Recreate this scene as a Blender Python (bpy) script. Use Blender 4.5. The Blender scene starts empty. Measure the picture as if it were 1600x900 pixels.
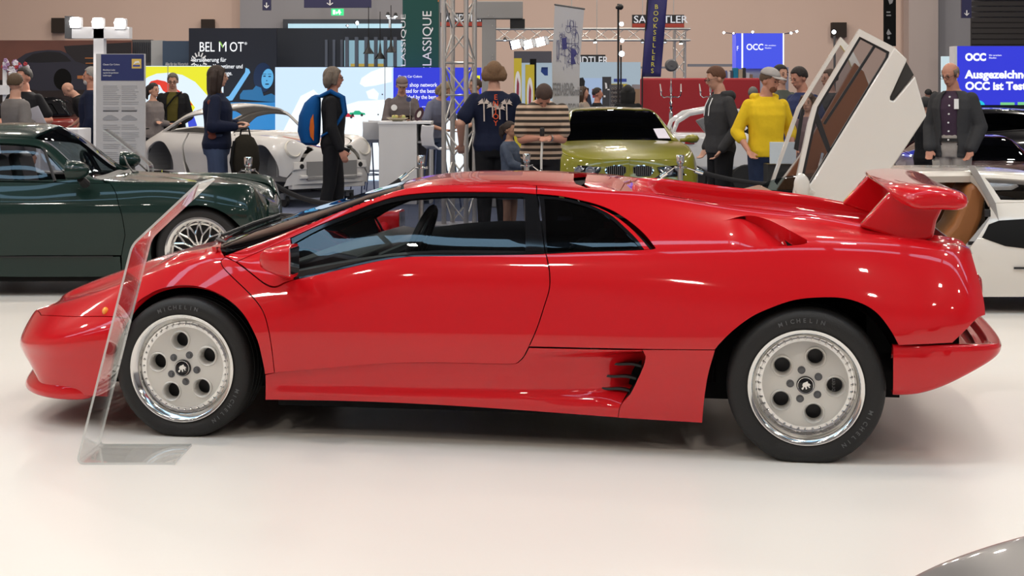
import bpy, bmesh, math, random
import numpy as np
from mathutils import Vector, Matrix, Euler
from mathutils.geometry import delaunay_2d_cdt
random.seed(7)
PI = math.pi
scene = bpy.context.scene
COL = scene.collection
R = math.radians

# ------------------------------------------------------------ camera, exposure, light
FPX, HC, YH = 2500.0, 1.478, 148.0      # focal length in px of a 1600 px frame, eye height, horizon row
cam_d = bpy.data.cameras.new('camera')
cam = bpy.data.objects.new('camera', cam_d); COL.objects.link(cam)
cam.location = (0, 0, HC); cam.rotation_euler = (PI/2, 0, 0)
cam_d.sensor_width = 36; cam_d.lens = FPX/1600*36
cam_d.shift_y = -(450-YH)/1600
cam_d.clip_end = 200
scene.camera = cam
scene.view_settings.view_transform = 'Standard'
scene.view_settings.look = 'None'
scene.view_settings.exposure = 0.0
scene.view_settings.gamma = 1.0
scene.view_settings.use_curve_mapping = False

world = bpy.data.worlds.new('hall_air'); scene.world = world
world.use_nodes = True
world.node_tree.nodes['Background'].inputs[0].default_value = (0.80, 0.82, 0.86, 1)
world.node_tree.nodes['Background'].inputs[1].default_value = 0.10

def area_light(name, loc, size, energy, color=(1, .95, .88), rot=(0, 0, 0), size_y=None):
    d = bpy.data.lights.new(name, 'AREA'); d.energy = energy; d.color = color
    d.shape = 'RECTANGLE'; d.size = size; d.size_y = size_y or size
    o = bpy.data.objects.new(name, d); COL.objects.link(o)
    o.location = loc; o.rotation_euler = rot
    return o
for i, (x, y, e) in enumerate([(x, y, e) for y, e in ((-5, 105), (-.5, 118), (5.2, 106), (9.5, 104), (14.5, 112), (20, 140), (26, 150), (32, 155), (38, 170)) for x in (-11.5, -7, -2.6, 2.2, 6.6, 11.5)]):
    area_light('hall_lamp', (x+.35*math.sin(i*2.1), y+.5*math.cos(i*1.7), 8.6), .34, e, (1, .905, .80))

# ------------------------------------------------------------ materials
MATS = {}
def mat(name, col, rough=.5, metal=0, coat=0, spec=.5, trans=0, ior=1.45, emit=None, es=1, alpha=1, sub=0, noise=None, nscale=20, bump=0, bscale=60, coat_rough=.03):
    if name in MATS: return MATS[name]
    m = bpy.data.materials.new(name); m.use_nodes = True
    nt = m.node_tree; b = nt.nodes['Principled BSDF']
    b.inputs['Base Color'].default_value = (*col[:3], 1)
    b.inputs['Roughness'].default_value = rough; b.inputs['Metallic'].default_value = metal
    b.inputs['Coat Weight'].default_value = coat; b.inputs['Coat Roughness'].default_value = coat_rough
    b.inputs['Specular IOR Level'].default_value = spec
    b.inputs['Transmission Weight'].default_value = trans; b.inputs['IOR'].default_value = ior
    b.inputs['Alpha'].default_value = alpha
    if emit is not None:
        b.inputs['Emission Color'].default_value = (*emit[:3], 1); b.inputs['Emission Strength'].default_value = es
    if noise is not None:
        n = nt.nodes.new('ShaderNodeTexNoise'); n.inputs['Scale'].default_value = nscale; n.inputs['Detail'].default_value = 4
        tc = nt.nodes.new('ShaderNodeTexCoord'); nt.links.new(tc.outputs['Object'], n.inputs['Vector'])
        mx = nt.nodes.new('ShaderNodeMix'); mx.data_type = 'RGBA'
        mx.inputs[6].default_value = (*col[:3], 1); mx.inputs[7].default_value = (*noise[:3], 1)
        nt.links.new(n.outputs['Fac'], mx.inputs[0]); nt.links.new(mx.outputs[2], b.inputs['Base Color'])
    if bump:
        n = nt.nodes.new('ShaderNodeTexNoise'); n.inputs['Scale'].default_value = bscale; n.inputs['Detail'].default_value = 3
        tc = nt.nodes.new('ShaderNodeTexCoord'); nt.links.new(tc.outputs['Object'], n.inputs['Vector'])
        bp = nt.nodes.new('ShaderNodeBump'); bp.inputs['Strength'].default_value = bump; bp.inputs['Distance'].default_value = .01
        nt.links.new(n.outputs['Fac'], bp.inputs['Height']); nt.links.new(bp.outputs['Normal'], b.inputs['Normal'])
    MATS[name] = m
    return m
def s2l(r, g, b):
    f = lambda c: (c/255/12.92) if c/255 <= .04045 else ((c/255+.055)/1.055)**2.4
    return (f(r), f(g), f(b))
def glassmat(name, tint, rough=0.0, refl=1.0):
    """thin tinted pane: transparent shader under a fresnel reflection"""
    if name in MATS: return MATS[name]
    m = bpy.data.materials.new(name); m.use_nodes = True
    nt = m.node_tree; nt.nodes.clear()
    out = nt.nodes.new('ShaderNodeOutputMaterial'); t = nt.nodes.new('ShaderNodeBsdfTransparent')
    t.inputs[0].default_value = (*tint, 1)
    g = nt.nodes.new('ShaderNodeBsdfGlossy'); g.inputs['Roughness'].default_value = rough
    g.inputs['Color'].default_value = (refl, refl, refl, 1)
    fr = nt.nodes.new('ShaderNodeFresnel'); ge = nt.nodes.new('ShaderNodeNewGeometry'); mr = nt.nodes.new('ShaderNodeMapRange')
    mr.inputs['To Min'].default_value = 1.5; mr.inputs['To Max'].default_value = 1/1.5      # same reflectance from either side of the pane
    nt.links.new(ge.outputs['Backfacing'], mr.inputs['Value']); nt.links.new(mr.outputs['Result'], fr.inputs['IOR'])
    mx = nt.nodes.new('ShaderNodeMixShader')
    nt.links.new(fr.outputs[0], mx.inputs[0]); nt.links.new(t.outputs[0], mx.inputs[1]); nt.links.new(g.outputs[0], mx.inputs[2])
    nt.links.new(mx.outputs[0], out.inputs[0])
    MATS[name] = m
    return m

M = {}
M['red'] = mat('red_car_paint', (.56, .006, .011), .30, 0, 1.0, .10)
M['black'] = mat('satin_black', (.012, .012, .013), .45)
M['matte_black'] = mat('matte_black', (.006, .006, .006), .8, spec=.2)
M['gloss_black'] = mat('gloss_black', (.006, .006, .007), .08)
M['rubber'] = mat('tyre_rubber', (.010, .0095, .0095), .55, bump=.15, bscale=140)
M['silver_paint'] = mat('silver_wheel_paint', (.66, .64, .60), .38, .35)
M['polished'] = mat('polished_alloy', (.80, .79, .77), .12, 1)
M['chrome'] = mat('chrome', (.85, .85, .85), .06, 1)
M['steel'] = mat('brushed_steel', (.55, .54, .52), .3, 1)
M['alu'] = mat('truss_aluminium', (.60, .59, .57), .35, .9)
M['white'] = mat('white_laminate', (.78, .78, .80), .4)
M['white_paint'] = mat('white_car_paint', (.80, .79, .76), .3, 0, .8)
M['amber'] = mat('amber_lens', (.9, .32, .03), .15, coat=1)
M['red_lens'] = mat('red_lens', (.35, .01, .01), .12, coat=1)
M['glass_dark'] = glassmat('dark_tinted_glass', (.04, .04, .045))
M['glass_side'] = glassmat('smoke_side_glass', (.66, .67, .70))
M['glass_front'] = glassmat('green_tinted_windscreen', (.30, .38, .38))
M['leather_black'] = mat('black_leather', (.018, .017, .017), .42, bump=.1)
M['tan'] = mat('tan_leather', (.36, .14, .045), .42, bump=.1)
M['grey_plastic'] = mat('grey_plastic', (.10, .10, .105), .5)

# ------------------------------------------------------------ object helpers
def tag(o, label=None, cat=None, group=None, kind=None):
    if label: o['label'] = label
    if cat: o['category'] = cat
    if group: o['group'] = group
    if kind: o['kind'] = kind
    return o
def thing(name, label, cat, loc=(0, 0, 0), rz=0, group=None):
    o = bpy.data.objects.new(name, None); COL.objects.link(o)
    o.empty_display_size = .2
    o.location = loc; o.rotation_euler = (0, 0, rz)
    return tag(o, label, cat, group)
def world_mat(o):
    m = Matrix.LocRotScale(o.location, o.rotation_euler, o.scale)
    return world_mat(o.parent) @ m if o.parent else m
def mesh_obj(name, verts, faces, m, parent=None, smooth=True, mats=None, mi=None, normals=None, wspace=False, angle=None):
    """verts are in the parent's space unless wspace"""
    me = bpy.data.meshes.new(name)
    verts = np.asarray(verts, float)
    if wspace and parent is not None:
        inv = np.array(world_mat(parent).inverted())
        verts = verts @ inv[:3, :3].T + inv[:3, 3]
        if normals is not None: normals = np.asarray(normals) @ inv[:3, :3].T
    me.from_pydata([tuple(v) for v in verts], [], [tuple(int(i) for i in f) for f in faces])
    for mm in (mats or [m]): me.materials.append(mm)
    if mi is not None: me.polygons.foreach_set('material_index', list(mi))
    if smooth: me.polygons.foreach_set('use_smooth', [True]*len(me.polygons))
    if normals is not None: me.normals_split_custom_set([tuple(n) for n in normals])
    me.update()
    o = bpy.data.objects.new(name, me); COL.objects.link(o)
    if parent is not None: o.parent = parent
    if smooth and normals is None and angle is not None: me.set_sharp_from_angle(angle=R(angle))
    return o

class MB:
    """collects simple shapes and links them as ONE mesh"""
    def __init__(s): s.v = []; s.f = []; s.m = []
    def add(s, v, f, mi=0):
        b = len(s.v); s.v += [tuple(map(float, p)) for p in v]; s.f += [[b+i for i in q] for q in f]; s.m += [mi]*len(f); return s
    def box(s, x0, x1, y0, y1, z0, z1, mi=0, M4=None):
        v = [Vector((x, y, z)) for z in (z0, z1) for y in (y0, y1) for x in (x0, x1)]
        if M4 is not None: v = [M4 @ p for p in v]
        return s.add(v, [(0, 2, 3, 1), (4, 5, 7, 6), (0, 1, 5, 4), (2, 6, 7, 3), (0, 4, 6, 2), (1, 3, 7, 5)], mi)
    def tube(s, pts, r, n=8, mi=0, cap=True, closed=False):
        pts = [Vector(p) for p in pts]; N = len(pts)
        rr = r if isinstance(r, (list, tuple)) else [r]*N
        rings = []; up = None
        for i, p in enumerate(pts):
            if closed: d = (pts[(i+1) % N]-pts[i-1])
            else: d = (pts[min(i+1, N-1)]-pts[max(i-1, 0)])
            if d.length < 1e-9: d = Vector((0, 0, 1))
            d.normalize()
            if up is None:
                up = d.orthogonal().normalized()
            else:
                up = (up-d*up.dot(d))
                up = up.normalized() if up.length > 1e-6 else d.orthogonal().normalized()
            s2 = d.cross(up)
            rings.append([p+(up*math.cos(t)+s2*math.sin(t))*rr[i] for t in [2*PI*j/n for j in range(n)]])
        v = [q for ring in rings for q in ring]; f = []
        for i in range(N if closed else N-1):
            a = i*n; b = ((i+1) % N)*n
            for j in range(n): f.append((a+j, a+(j+1) % n, b+(j+1) % n, b+j))
        if cap and not closed:
            f.append(tuple(range(n-1, -1, -1))); f.append(tuple((N-1)*n+j for j in range(n)))
        return s.add(v, f, mi)
    def lathe(s, prof, n=32, axis='z', org=(0, 0, 0), mi=0, M4=None):
        """prof: (radius, height) list"""
        v = []; f = []
        for (r, h) in prof:
            for j in range(n):
                t = 2*PI*j/n; c, d = r*math.cos(t), r*math.sin(t)
                p = Vector((c, d, h)) if axis == 'z' else (Vector((c, h, d)) if axis == 'y' else Vector((h, c, d)))
                p = p+Vector(org)
                v.append(M4 @ p if M4 is not None else p)
        for i in range(len(prof)-1):
            for j in range(n):
                q = (i*n+j, i*n+(j+1) % n, (i+1)*n+(j+1) % n, (i+1)*n+j)
                f.append(q[::-1] if axis == 'y' else q)
        return s.add(v, f, mi)
    def prism(s, poly, d0, d1, plane='xz', mi=0, M4=None):
        """extrude a 2D polygon; plane 'xz' extrudes along y, 'xy' along z, 'yz' along x"""
        def P(a, b, d): return Vector((a, d, b)) if plane == 'xz' else (Vector((a, b, d)) if plane == 'xy' else Vector((d, a, b)))
        n = len(poly); v = [P(a, b, d0) for a, b in poly]+[P(a, b, d1) for a, b in poly]
        if M4 is not None: v = [M4 @ p for p in v]
        f = [tuple(range(n)), tuple(range(2*n-1, n-1, -1))]+[(i, i+n, (i+1) % n+n, (i+1) % n) for i in range(n)]
        return s.add(v, f, mi)
    def sphere(s, c, r, n=12, m=8, mi=0):
        rx, ry, rz = r if isinstance(r, (tuple, list)) else (r, r, r)
        v = []; f = []
        for i in range(m+1):
            ph = PI*i/m
            for j in range(n):
                t = 2*PI*j/n
                v.append((c[0]+rx*math.sin(ph)*math.cos(t), c[1]+ry*math.sin(ph)*math.sin(t), c[2]+rz*math.cos(ph)))
        for i in range(m):
            for j in range(n): f.append((i*n+j, (i+1)*n+j, (i+1)*n+(j+1) % n, i*n+(j+1) % n))
        return s.add(v, f, mi)
    def obj(s, name, m, parent=None, smooth=False, bevel=0, angle=35, wspace=False, fix=True, bseg=2):
        mats = m if isinstance(m, list) else [m]
        o = mesh_obj(name, s.v, s.f, None, parent, smooth, mats, s.m, wspace=wspace)
        if fix:
            bm = bmesh.new(); bm.from_mesh(o.data); bmesh.ops.remove_doubles(bm, verts=bm.verts, dist=1e-6)
            bmesh.ops.recalc_face_normals(bm, faces=bm.faces); bm.to_mesh(o.data); bm.free()
        if smooth: o.data.set_sharp_from_angle(angle=R(angle))
        if bevel:
            b = o.modifiers.new('bevel', 'BEVEL'); b.width = bevel; b.segments = bseg; b.limit_method = 'ANGLE'; b.angle_limit = R(40)
        return o

def at(px, py, Y):
    """point of the place seen at a pixel, at depth Y"""
    return Vector(((px-800)/FPX*Y, Y, HC-(py-YH)/FPX*Y))
def X(px, Y): return (px-800)/FPX*Y
def Z(py, Y): return HC-(py-YH)/FPX*Y
def text_obj(name, s, m, loc, size, rot=(PI/2, 0, 0), parent=None, align='LEFT', extrude=.002, bold=0, sx=1, spacing=1):
    cu = bpy.data.curves.new(name, 'FONT'); cu.body = s; cu.size = size; cu.align_x = align; cu.extrude = extrude; cu.offset = bold*size*.55
    cu.resolution_u = 3; cu.space_character = spacing
    t = bpy.data.objects.new(name, cu); COL.objects.link(t)
    bpy.context.view_layer.update()
    me = bpy.data.meshes.new_from_object(t)
    bpy.data.objects.remove(t)
    me.name = name; me.materials.clear(); me.materials.append(m)
    o = bpy.data.objects.new(name, me); COL.objects.link(o)
    if parent is not None: o.parent = parent
    o.location = loc; o.rotation_euler = rot; o.scale = (sx, 1, 1)
    return o
# ------------------------------------------------------------ car body surfaces from longitudinal feature lines
def pchip(x, y, q):
    x = np.asarray(x, float); y = np.asarray(y, float); q = np.clip(q, x[0], x[-1])
    h = np.diff(x); d = np.diff(y)/h; n = len(x)
    if n == 2: return y[0]+d[0]*(q-x[0])
    m = np.zeros(n)
    for i in range(1, n-1):
        if d[i-1]*d[i] > 0:
            w1 = 2*h[i]+h[i-1]; w2 = h[i]+2*h[i-1]; m[i] = (w1+w2)/(w1/d[i-1]+w2/d[i])
    m[0] = d[0]; m[-1] = d[-1]
    i = np.clip(np.searchsorted(x, q, side='right')-1, 0, n-2); t = (q-x[i])/h[i]
    return ((2*t**3-3*t**2+1)*y[i]+(t**3-2*t**2+t)*h[i]*m[i]+(-2*t**3+3*t**2)*y[i+1]+(t**3-t**2)*h[i]*m[i+1])
def natspline(y, q):
    """natural cubic through uniform knots 0..n-1, y (n, ...)"""
    n = y.shape[0]; A = np.zeros((n, n)); rhs = np.zeros_like(y)
    A[0, 0] = A[-1, -1] = 1
    for i in range(1, n-1):
        A[i, i-1] = A[i, i+1] = 1; A[i, i] = 4; rhs[i] = 6*(y[i-1]-2*y[i]+y[i+1])
    Mm = np.linalg.solve(A, rhs.reshape(n, -1)).reshape(y.shape)
    i = np.clip(np.floor(q).astype(int), 0, n-2); t = q-i
    sh = (len(q),)+(1,)*(y.ndim-1); t = t.reshape(sh)
    return (1-t)*y[i]+t*y[i+1]+((1-t)**3-(1-t))/6*Mm[i]+(t**3-t)/6*Mm[i+1]
def catrom(y, q):
    n = y.shape[0]; i = np.clip(np.floor(q).astype(int), 0, n-2); t = (q-i).reshape((len(q),)+(1,)*(y.ndim-1))
    p0 = y[np.maximum(i-1, 0)]; p1 = y[i]; p2 = y[i+1]; p3 = y[np.minimum(i+2, n-1)]
    return .5*((2*p1)+(-p0+p2)*t+(2*p0-5*p1+4*p2-p3)*t**2+(-p0+3*p1-3*p2+p3)*t**3)
def gsmooth(a, sig):
    if sig <= 0: return a
    n = int(3*sig)+1; x = np.arange(-n, n+1); k = np.exp(-x*x/(2*sig*sig)); k /= k.sum()
    pre = 2*a[0]-a[n:0:-1]; post = 2*a[-1]-a[-2:-n-2:-1]
    e = np.concatenate([pre, a, post]); out = np.zeros_like(a)
    for j, w in enumerate(k): out += w*e[j:j+len(a)]
    return out
class Frame:
    def __init__(s, px, Y, alpha, w0=0.0, flip=1):
        """origin of the car at the ground point seen at column px, depth Y (at half-width w0 toward us); alpha = yaw"""
        s.u = np.array([math.cos(alpha), -math.sin(alpha)]); s.v = np.array([math.sin(alpha), math.cos(alpha)])
        s.C0 = np.array([(px-800)/FPX*Y, Y])+w0*s.v; s.al = alpha
    def P(s, S, W, Zz):
        S = np.asarray(S, float); W = np.asarray(W, float); Zz = np.asarray(Zz, float)
        return np.stack([s.C0[0]+S*s.u[0]-W*s.v[0], s.C0[1]+S*s.u[1]-W*s.v[1], Zz+0*S], -1)
    def inv(s, px, py, w):
        d = np.array([(px-800)/FPX, 1.0]); A = np.array([[d[0], -s.u[0]], [d[1], -s.u[1]]]); b = s.C0-w*s.v
        t, q = np.linalg.solve(A, b); return (q, w, HC-(py-YH)/FPX*t)
def project(P):
    return np.stack([800+FPX*P[..., 0]/P[..., 1], YH+FPX*(HC-P[..., 2])/P[..., 1]], -1)
class Surf:
    """feature lines: each a list of ('p',px,py,w) or (s,w,z), nose to tail"""
    def __init__(s, fr, lines, A, smooth=8, NA=420, NS=26, endpow=1.6, spline='nat', post=None):
        s.fr = fr; A0, A1, A2, A3 = A
        t = np.linspace(0, 1, NA)
        # denser stations toward both ends
        tt = (1-np.cos(PI*t))/2; a = A0+(A3-A0)*(.45*t+.55*tt)
        rows = []
        for L in lines:
            K = np.array([fr.inv(*k[1:]) if k[0] == 'p' else k for k in L], float)
            K = K[np.argsort(K[:, 0])]
            keep = np.concatenate([[True], np.diff(K[:, 0]) > 1e-4]); K = K[keep]
            s0, s1 = K[0, 0], K[-1, 0]
            ss = a.copy()
            lo = a < A1; hi = a > A2
            ss[lo] = A1+(a[lo]-A1)*(A1-s0)/(A1-A0); ss[hi] = A2+(a[hi]-A2)*(s1-A2)/(A3-A2)
            w = pchip(K[:, 0], K[:, 1], ss); z = pchip(K[:, 0], K[:, 2], ss)
            r = np.stack([ss, w, z], -1); r = gsmooth(r, smooth); rows.append(r)
        rows = np.array(rows)                       # (NK, NA, 3)
        nk = len(lines); q = np.linspace(0, nk-1, (nk-1)*NS+1)
        G = (natspline if spline == 'nat' else catrom)(rows, q)      # (nq, NA, 3) in s,w,z
        s.G = np.transpose(G, (1, 0, 2)).copy(); s.K = s.G[..., 0].copy()
        if post: post(s.G)
        s.nk = nk; s.NS = NS; s.NA = NA; s.a = a
        s.W = fr.P(s.G[..., 0], s.G[..., 1], s.G[..., 2])
        mid = s.G[:, min(2, nk-1)*NS]
        s.X = np.concatenate([[0], np.cumsum(np.linalg.norm(np.diff(mid, axis=0), axis=1))])   # metric along
        s.KM = .22
        s.px = project(s.W)
        di = np.gradient(s.W, axis=0); dj = np.gradient(s.W, axis=1)
        n = np.cross(di, dj); n /= np.linalg.norm(n, axis=-1, keepdims=True)+1e-12
        # outward = away from the centreline / upward
        c = s.W[NA//2, NS*2]; nn = n[NA//2, NS*2]
        if np.dot(nn[:2], -fr.v) < 0: n = -n
        s.sgn = 1
        s.N = n
        view = s.W-np.array([0, 0, HC]); s.front = (np.einsum('ijk,ijk->ij', view, n) < 0)
        cell = np.floor(s.px/10).astype(int); cx = cell[..., 0]-cell[..., 0].min(); cy = cell[..., 1]-cell[..., 1].min()
        zb = np.full((cx.max()+1, cy.max()+1), 1e9); np.minimum.at(zb, (cx, cy), np.where(s.front, s.W[..., 1], 1e9))
        s.front &= s.W[..., 1] < zb[cx, cy]+.16
    def gi(s, I, J, arr):
        I = np.clip(I, 0, s.NA-1.0001); J = np.clip(J, 0, arr.shape[1]-1.0001)
        i = I.astype(int); j = J.astype(int); u = (I-i)[:, None]; v = (J-j)[:, None]
        return (arr[i, j]*(1-u)*(1-v)+arr[i+1, j]*u*(1-v)+arr[i, j+1]*(1-u)*v+arr[i+1, j+1]*u*v)
    def inv(s, pts):
        pts = np.asarray(pts, float); out = []
        st = 3
        sub = s.px[::st, ::2]; fr = s.front[::st, ::2]
        flat = sub.reshape(-1, 2); ok = fr.reshape(-1)
        for p in pts:
            d = ((flat-p)**2).sum(1); d[~ok] += 400
            k = int(np.argmin(d)); i, j = divmod(k, sub.shape[1]); out.append((i*st, j*2))
        IJ = np.array(out, float)
        res = lambda Q: np.linalg.norm(pts-s.gi(Q[:, 0], Q[:, 1], s.px), axis=1)
        r0 = res(IJ)
        for it in range(14):
            P = s.gi(IJ[:, 0], IJ[:, 1], s.px); e = .5
            Pi = s.gi(IJ[:, 0]+e, IJ[:, 1], s.px)-s.gi(IJ[:, 0]-e, IJ[:, 1], s.px)
            Pj = s.gi(IJ[:, 0], IJ[:, 1]+e, s.px)-s.gi(IJ[:, 0], IJ[:, 1]-e, s.px)
            r = pts-P; lam = .02
            # damped least squares step
            A = (Pi*Pi).sum(1)+lam; B = (Pi*Pj).sum(1); C = (Pj*Pj).sum(1)+lam; g = (Pi*r).sum(1); h = (Pj*r).sum(1)
            det = A*C-B*B
            a = np.clip((C*g-B*h)/det, -3, 3); b = np.clip((A*h-B*g)/det, -2, 2)
            N2 = IJ.copy(); N2[:, 0] = np.clip(IJ[:, 0]+a, 0, s.NA-1); N2[:, 1] = np.clip(IJ[:, 1]+b, 0, s.W.shape[1]-1)
            r1 = res(N2); ok = r1 < r0
            h2 = IJ+.4*(N2-IJ); r2 = res(h2); ok2 = (~ok) & (r2 < r0)
            IJ[ok] = N2[ok]; IJ[ok2] = h2[ok2]; r0 = np.where(ok, r1, np.where(ok2, r2, r0))
        return IJ
    def sk(s, S, k):
        """grid index of station s on feature k"""
        J = k*s.NS; col = s.K[:, int(round(min(J, s.G.shape[1]-1)))]
        I = np.interp(S, col, np.arange(s.NA)); return (I, J)
    def metric(s, IJ):
        return np.stack([np.interp(IJ[:, 0], np.arange(s.NA), s.X), IJ[:, 1]/s.NS*s.KM], -1)
    def unmetric(s, XY):
        return np.stack([np.interp(XY[:, 0], s.X, np.arange(s.NA)), XY[:, 1]/s.KM*s.NS], -1)

def smooth_path(pts, step=3.0, closed=True):
    """pts (x,y[,'c']) -> resampled; catmull between corners"""
    n = len(pts); P = [np.array(p[:2], float) for p in pts]; C = [len(p) > 2 for p in pts]; out = []
    for i in range(n if closed else n-1):
        p1, p2 = P[i], P[(i+1) % n]; L = np.linalg.norm(p2-p1); m = max(1, int(L/step))
        p0 = P[i-1] if (not C[i] and (closed or i > 0)) else p1-(p2-p1)
        i3 = (i+2) % n
        p3 = P[i3] if (not C[(i+1) % n] and (closed or i+2 < n)) else p2+(p2-p1)
        for k in range(m):
            t = k/m
            if (C[i] and C[(i+1) % n]): q = p1+(p2-p1)*t
            else: q = .5*((2*p1)+(-p0+p2)*t+(2*p0-5*p1+4*p2-p3)*t*t+(-p0+3*p1-3*p2+p3)*t**3)
            out.append(q)
    if not closed: out.append(P[-1])
    return np.array(out)
def inset_poly(P, d):
    n = len(P); area = .5*np.sum(P[:, 0]*np.roll(P[:, 1], -1)-np.roll(P[:, 0], -1)*P[:, 1]); sg = 1 if area > 0 else -1
    e = np.roll(P, -1, 0)-np.roll(P, 1, 0); L = np.linalg.norm(e, axis=1, keepdims=True)+1e-12; e /= L
    nrm = np.stack([-e[:, 1], e[:, 0]], -1)*sg
    return P+nrm*d
def in_poly(pts, poly):
    x, y = pts[:, 0], pts[:, 1]; inside = np.zeros(len(pts), bool); n = len(poly)
    for i in range(n):
        x1, y1 = poly[i]; x2, y2 = poly[(i+1) % n]
        c = ((y1 > y) != (y2 > y)) & (x < (x2-x1)*(y-y1)/((y2-y1) if y2 != y1 else 1e-12)+x1)
        inside ^= c
    return inside
def cdt(V, F):
    """triangulate; keep triangles inside F[0] and outside the other loops"""
    nv, _, nf, _, _, _ = delaunay_2d_cdt(V, [], F, 0, 1e-6)
    Q = np.array([(v.x, v.y) for v in nv]); T = np.array([t for t in nf if len(t) == 3]); c = Q[T].mean(1)
    ok = in_poly(c, np.array([V[i][:] for i in F[0]]))
    for h in F[1:]: ok &= ~in_poly(c, np.array([V[i][:] for i in h]))
    return nv, T[ok].tolist()
def region(sf, spec):
    """spec: list of ('px', [(x,y),...]) runs and ('sk', s, k) points -> closed metric polygon"""
    out = []
    for r in spec:
        if r[0] == 'px':
            q = smooth_path(r[1], 4, closed=False) if len(r[1]) > 1 else np.array([r[1][0][:2]])
            out += [tuple(x) for x in sf.metric(sf.inv(q))]
        else:
            out += [tuple(sf.metric(np.array([sf.sk(r[1], r[2])]))[0])]
    P = np.array(out)
    # resample
    res = []
    for i in range(len(P)):
        a, b = P[i], P[(i+1) % len(P)]; L = np.linalg.norm(b-a)
        if L < 1e-5: continue
        m = max(1, int(L/.03))
        for k in range(m): res.append(a+(b-a)*k/m)
    return np.array(res)
def panel(name, sf, spec, m, parent, gap=.0022, rim=.02, holes=(), disp=None, step=.03, off=0.0, sides=(1,), center=False, rim_mat=None, wave=None, label=None):
    """build one body panel on surface sf; sides (1,), (-1,), (1,-1); center: near half + mirrored half as one mesh"""
    poly = spec if isinstance(spec, np.ndarray) else region(sf, spec)
    kmax = (sf.nk-1)*sf.KM
    if gap:
        q = inset_poly(poly, gap)
        onc = poly[:, 1] > kmax-.004
        q[onc & center, 1] = kmax
        poly = q
    poly[:, 1] = np.clip(poly[:, 1], 0, kmax)
    hp = [h if isinstance(h, np.ndarray) else region(sf, h) for h in holes]
    x0, y0 = poly.min(0); x1, y1 = poly.max(0)
    gx, gy = np.meshgrid(np.arange(x0+step/2, x1, step), np.arange(y0+step/2, y1, step)); gp = np.stack([gx.ravel(), gy.ravel()], -1)
    ins = in_poly(gp, inset_poly(poly, step*.4)) & in_poly(gp, poly)
    for h in hp: ins &= ~in_poly(gp, h)
    gp = gp[ins]
    V = [Vector(p) for p in poly]; F = [list(range(len(poly)))]
    for h in hp:
        b = len(V); V += [Vector(p) for p in h]; F.append(list(range(b, b+len(h))))
    V += [Vector(p) for p in gp]
    nv, nf = cdt(V, F)
    Q = np.array([(v.x, v.y) for v in nv])
    def f(XY):
        IJ = sf.unmetric(XY); P = sf.gi(IJ[:, 0], IJ[:, 1], sf.W); N = sf.gi(IJ[:, 0], IJ[:, 1], sf.N)
        N /= np.linalg.norm(N, axis=1, keepdims=True)+1e-12
        if disp is not None: P = P+N*disp(project(P), XY)[:, None]
        if off: P = P+N*off
        return P, N
    P, N = f(Q)
    if disp is not None:
        e = .004
        A = f(Q+[e, 0])[0]-f(Q-[e, 0])[0]; B = f(Q+[0, e])[0]-f(Q-[0, e])[0]
        n2 = np.cross(A, B); n2 /= np.linalg.norm(n2, axis=1, keepdims=True)+1e-12
        sg = np.sign(np.einsum('ij,ij->i', n2, N)); sg[sg == 0] = 1; N = n2*sg[:, None]
    faces = []
    for t in nf:
        if len(t) < 3: continue
        a, b, c = P[t[0]], P[t[1]], P[t[2]]
        if np.dot(np.cross(b-a, c-a), N[t[0]]) < 0: t = t[::-1]
        faces.append(list(t))
    # boundary edges -> rim
    cnt = {}
    for t in faces:
        for i in range(len(t)):
            k = (t[i], t[(i+1) % len(t)]); cnt[k] = cnt.get(k, 0)+1
    bnd = [k for k in cnt if (k[1], k[0]) not in cnt]
    verts = [tuple(p) for p in P]; nloop = []
    for t in faces: nloop += [N[i] for i in t]
    mi = [0]*len(faces)
    if rim:
        mp = {}
        for (a, b) in bnd:
            if center and Q[a, 1] > kmax-.004 and Q[b, 1] > kmax-.004: continue
            for i in (a, b):
                if i not in mp:
                    mp[i] = len(verts); verts.append(tuple(P[i]-N[i]*rim))
            q = [b, a, mp[a], mp[b]]
            pa, pb, pc = np.array(verts[q[0]]), np.array(verts[q[1]]), np.array(verts[q[2]])
            fn = np.cross(pb-pa, pc-pa); fn /= np.linalg.norm(fn)+1e-12
            faces.append(q); nloop += [fn]*4; mi.append(1 if rim_mat else 0)
    verts = np.array(verts); nloop = np.array(nloop)
    outs = []
    C0 = np.array([sf.fr.C0[0], sf.fr.C0[1], 0]); v3 = np.array([sf.fr.v[0], sf.fr.v[1], 0])
    def mir(A, vec=False):
        d = (A if vec else A-C0) @ v3
        return A-2*d[:, None]*v3[None, :]
    mats = [m, rim_mat] if rim_mat else [m]
    if center:
        n0 = len(verts); mv = mir(verts); mfs = [[i+n0 for i in t[::-1]] for t in faces]
        ml = []; k = 0; mn = mir(nloop, True)
        for t in faces:
            ml += list(mn[k:k+len(t)][::-1]); k += len(t)
        o = mesh_obj(name, np.concatenate([verts, mv]), faces+mfs, None, parent, True, mats, mi+mi, np.concatenate([nloop, np.array(ml)]), wspace=True)
        outs.append(o)
    else:
        for sd in sides:
            if sd == 1: o = mesh_obj(name, verts, faces, None, parent, True, mats, mi, nloop, wspace=True)
            else:
                ml = []; k = 0; mn = mir(nloop, True)
                for t in faces:
                    ml += list(mn[k:k+len(t)][::-1]); k += len(t)
                o = mesh_obj(name, mir(verts), [t[::-1] for t in faces], None, parent, True, mats, mi, np.array(ml), wspace=True)
            outs.append(o)
    if label:
        for o in outs: o['label'] = label
    return outs
def car_empty(name, label, cat, fr, group=None):
    return thing(name, label, cat, (fr.C0[0], fr.C0[1], 0), -fr.al, group)   # local x = along s, local -y = toward us
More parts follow.
